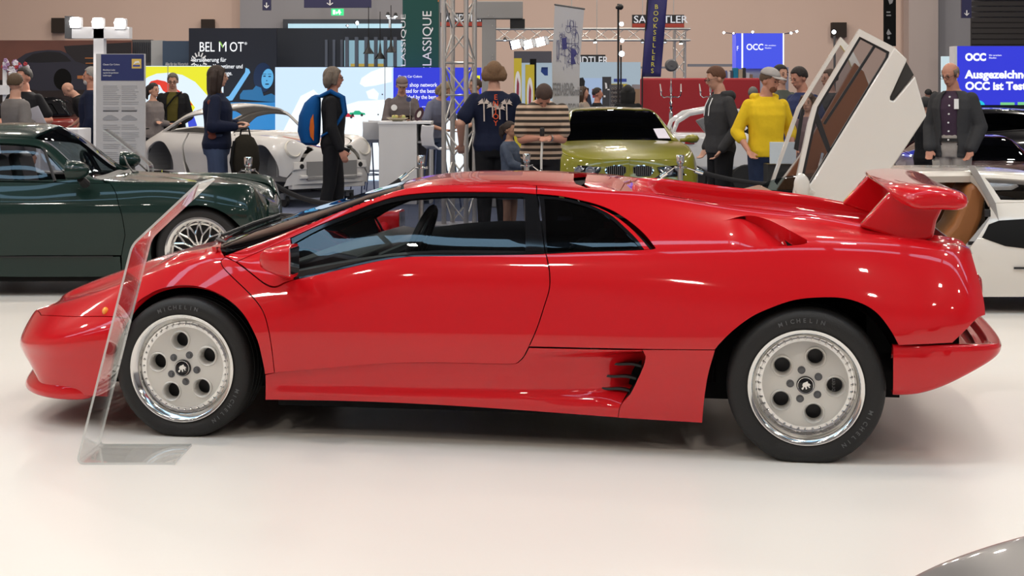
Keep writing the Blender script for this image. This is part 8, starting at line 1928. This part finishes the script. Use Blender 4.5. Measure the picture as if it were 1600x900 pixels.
# far door: grey-lit frame with brown inner trim facing us
fd = thing('car_door', None, None); fd.parent = c_t
wf_ = -.86
out_f = [(1314, 58), (1330, 75), (1360, 132), (1372, 165), (1360, 240), (1320, 300), (1200, 297), (1205, 285), (1246, 168)]
in_f = [(1313, 70), (1322, 82), (1333, 110), (1250, 243), (1215, 290), (1210, 284), (1251, 170)]
ring_poly(out_f, in_f, wf_, .06, 'door_frame', CW, fd)
door_poly([(1336, 98), (1350, 112), (1368, 160), (1356, 238), (1318, 297), (1214, 297), (1250, 246)], wf_+.05, wf_+.005, 'inner_trim', brown, fd, .006)
q_ = [dpt(x, y, wf_-.02) for x, y in in_f]; mb = MB(); mb.add([(a, -b, z) for a, b, z in q_], [tuple(range(len(q_)))]); mb.obj('door_glass', M['glass_side'], fd)
door_poly([(1284, 238), (1288, 240), (1281, 262), (1278, 260)], wf_+.08, wf_+.05, 'door_handle', M['chrome'], fd, .003)
door_poly([(1252, 170), (1257, 172), (1247, 236), (1241, 233)], wf_+.03, wf_-.0, 'window_divider', M['black'], fd, .002)

# ---- partly seen cars behind
def bg_car(label, name, px_, Yn, yaw, paint, w0=.88, scale_z=1.0, glass=None, rise=0):
    f_ = Frame(px_, Yn, R(yaw), w0); t = car_empty(name, label, 'car', f_)
    s_ = bmw_surf(f_); full_car(s_, t, paint, (0.0, 4.44), (.80, 3.53), wsk=(0, 0)); upper_panels(s_, t, paint, 0, 4.44, 1.26, 2.05, 3.15, 3.65, glass_f=glass or M['glass_dark'], glass_s=M['glass_dark'])
    for sd in (1, -1):
        for q in (.80, 3.53): simple_wheel(t, q, .885, .325, .325, .215, sd, .24, M['silver_paint'], 'twin'); well(t, q, .33, .345, sd, .5, .84)
        nose_patch('headlamp', s_, t, [(.42, .665), (.60, .675), (.74, .67), (.76, .60), (.60, .56), (.44, .58)], MATS['lamp_glass'], .010, sd=sd)
    nose_patch('grille', s_, t, [(0, .68), (.30, .67), (.30, .56), (0, .55)], M['steel'], .012, sd=1); nose_patch('grille', s_, t, [(0, .68), (.30, .67), (.30, .56), (0, .55)], M['steel'], .012, sd=-1)
    return t
BP = mat('black_car_paint', (.004, .004, .006), .2, 0, 1.0, .2); MP = mat('maroon_car_paint', (.045, .004, .008), .2, 0, 1.0, .2)
o = bg_car('black estate car with glossy windows under the large blue screen', 'estate_car', 1286, 23.6, -2, BP); o.scale = (1.05, 1.05, .97)
o = bg_car('dark maroon car with a chrome grille beside the bald man, nose toward us', 'saloon_car', 1560, 18.4, -84, MP, 0); o.scale = (.9, .9, .74)
# red and black vintage car at the left
v_t = thing('vintage_car', 'old red car with glossy black folded roof beside the bending bald man', 'car', (X(88, 28.9), 28.9, 0), R(8)); v_t.scale = (1.05, 1.05, 1.08)
RC = mat('dark_red_paint', (.22, .018, .010), .25, 0, 1)
mb = MB(); mb.prism([(-1.3, .35), (-1.35, .75), (-.9, .93), (-.2, .97), (.35, .98), (.45, .70), (1.2, .62), (1.35, .35)], -.55, .55); mb.obj('body', RC, v_t, bevel=.06, smooth=True, bseg=3)
mb = MB(); mb.prism([(-.75, .97), (-.70, 1.18), (-.50, 1.30), (.0, 1.33), (.18, 1.28), (.32, 1.0)], -.50, .50); mb.obj('folding_roof', M['gloss_black'], v_t, bevel=.06, smooth=True, bseg=3)
mb = MB(); mb.prism([(-.40, 1.02), (-.36, 1.20), (.0, 1.23), (.12, 1.04)], -.51, .51); mb.obj('side_window', M['glass_dark'], v_t, bevel=.02)
for x in (-.95, .95):
    for y in (-.60, .60):
        mb = MB(); mb.lathe([(0, -.04), (.2, -.05), (.30, -.045), (.335, -.02), (.335, .04), (.3, .06), (0, .06)], 32, 'y', (x, y, .335)); w_o = mb.obj('tyre', M['rubber'], v_t, smooth=True, angle=40)
        mb = MB(); mb.lathe([(0, -.065), (.08, -.065), (.2, -.052)], 20, 'y', (x, y, .335)); mb.obj('hubcap', M['chrome'], w_o, smooth=True)
        mb = MB(); mb.tube([(x+.42*math.cos(a), y, .335+.42*math.sin(a)) for a in np.linspace(R(0), R(180), 14)], .045, 8); mb.obj('mudguard', M['gloss_black'], v_t, smooth=True)
mb = MB(); mb.tube([(-.78+.12*math.cos(a), -.45+.0, 1.1+.14*math.sin(a)) for a in np.linspace(0, 2*PI, 17)[:-1]], .012, 7, closed=True); mb.obj('steering_wheel', M['chrome'], v_t, smooth=True)
# small white bubble car with its tailgate up behind the yellow-green coupe
k_t = thing('small_car', 'small white rounded car with an open curved window arch before the red wall', 'car', (X(1095, 24), 24, 0), 0)
KW = mat('white_gloss_car', (.66, .66, .68), .25, 0, 1)
mb = MB(); v = []; 
prof = [(-.50, .35), (-.52, .80), (-.47, .92), (.60, .92), (.85, .8), (.9, .35)]
mb.prism(prof, -.55, .55); mb.obj('body', KW, k_t, bevel=.08, smooth=True, bseg=3)
for y in (-.45, .45):
    mb = MB(); mb.tube([(-.46, y, .92), (-.40, y, 1.08), (-.22, y, 1.20), (.1, y, 1.26), (.5, y, 1.24), (.75, y, .95)], [.03, .035, .04, .04, .035, .03], 10); mb.obj('roof_frame', KW, k_t, smooth=True)
mb = MB(); mb.prism([(-.14, 1.10), (.02, 1.16), (.18, 1.10), (.05, .92), (-.0, .92)], -.50, -.46); o = mb.obj('tailgate', mat('tailgate_grey', (.17, .17, .18), .4), k_t, bevel=.02); 
mb = MB(); mb.lathe([(0, -.505), (.03, -.505), (.03, -.5)], 14, 'y', (.02, 0, 1.06)); mb.obj('badge', M['black'], o)
mb = MB(); mb.box(-.30, -.16, -.57, -.55, .76, .80); mb.obj('tail_light', M['red_lens'], k_t)
for x in (-.2, .6):
    for y in (-.52, .52): mb = MB(); mb.lathe([(0, -.05), (.2, -.05), (.24, 0), (.2, .08), (0, .08)], 26, 'y', (x, y, .24)); mb.obj('tyre', M['rubber'], k_t, smooth=True, angle=40)
# silver bonnet corner right in front of the camera
s_t = thing('car', 'silver-grey car whose rounded corner just enters the picture at bottom right', 'car', (1.35, 1.6, 0), 0)
SP_ = mat('silver_grey_paint', (.20, .185, .18), .3, .3, 1.0)
def corner_w(z): return 0
v = []; f = []; nx_, ny_ = 40, 26
Yc = 2.75
edge = [dict(x=x) for x in ()]
A_ = [at(1395, 918, Yc), at(1420, 902, Yc), at(1470, 877, Yc), at(1530, 855, Yc), at(1600, 834, Yc), at(1700, 812, Yc), at(1900, 786, Yc)]
zt0 = [q.z for q in A_]
rows = []
for q in A_:                       # crown line farthest from us, roll down on both sides
    r_ = []
    for (dy, dz_) in ((.10, -.60), (.11, -.40), (.10, -.20), (.06, -.06), (.02, -.012), (0, 0), (-.05, .0), (-.25, -.01), (-.6, -.03), (-1.1, -.06), (-1.5, -.10), (-1.62, -.25), (-1.66, -.5)):
        r_.append((q.x, q.y+dy, max(q.z+dz_, .12)))
    rows.append(r_)
first = [(x-.16, y*.0+Yc-.05+(y-Yc)*.8, max(z-.30, .12)) for x, y, z in rows[0]]; f2 = [(x-.20, Yc-.05+(y-Yc)*.7, .12+.0*z) for x, y, z in rows[0]]
last = [(rows[-1][0][0]+.8, y, z) for x, y, z in rows[-1]]; l2 = [(x+.25, y, max(z-.35, .12)) for x, y, z in last]
rows = [f2, first]+rows+[last, l2]
v, f = loft(rows); mb = MB(); Mi = world_mat(s_t).inverted(); mb.add([Mi @ Vector(q) for q in v], f); o = mb.obj('bodywork', SP_, s_t, smooth=True, angle=75); sb = o.modifiers.new('s', 'SUBSURF'); sb.levels = sb.render_levels = 2
mb = MB(); mb.tube([Mi @ (q+Vector((.015, -.012, -.002))) for q in A_], .004, 6); mb.obj('panel_seam', M['black'], s_t)
for (x, y) in ((1.95, 2.62), (1.95, 1.25), (3.3, 2.62)):
    mb = MB(); mb.lathe([(0, -.1), (.2, -.1), (.3, -.08), (.31, 0), (.3, .1), (0, .1)], 30, 'y', tuple(Mi @ Vector((x, y, .31)))); mb.obj('tyre', M['rubber'], s_t, smooth=True, angle=40)
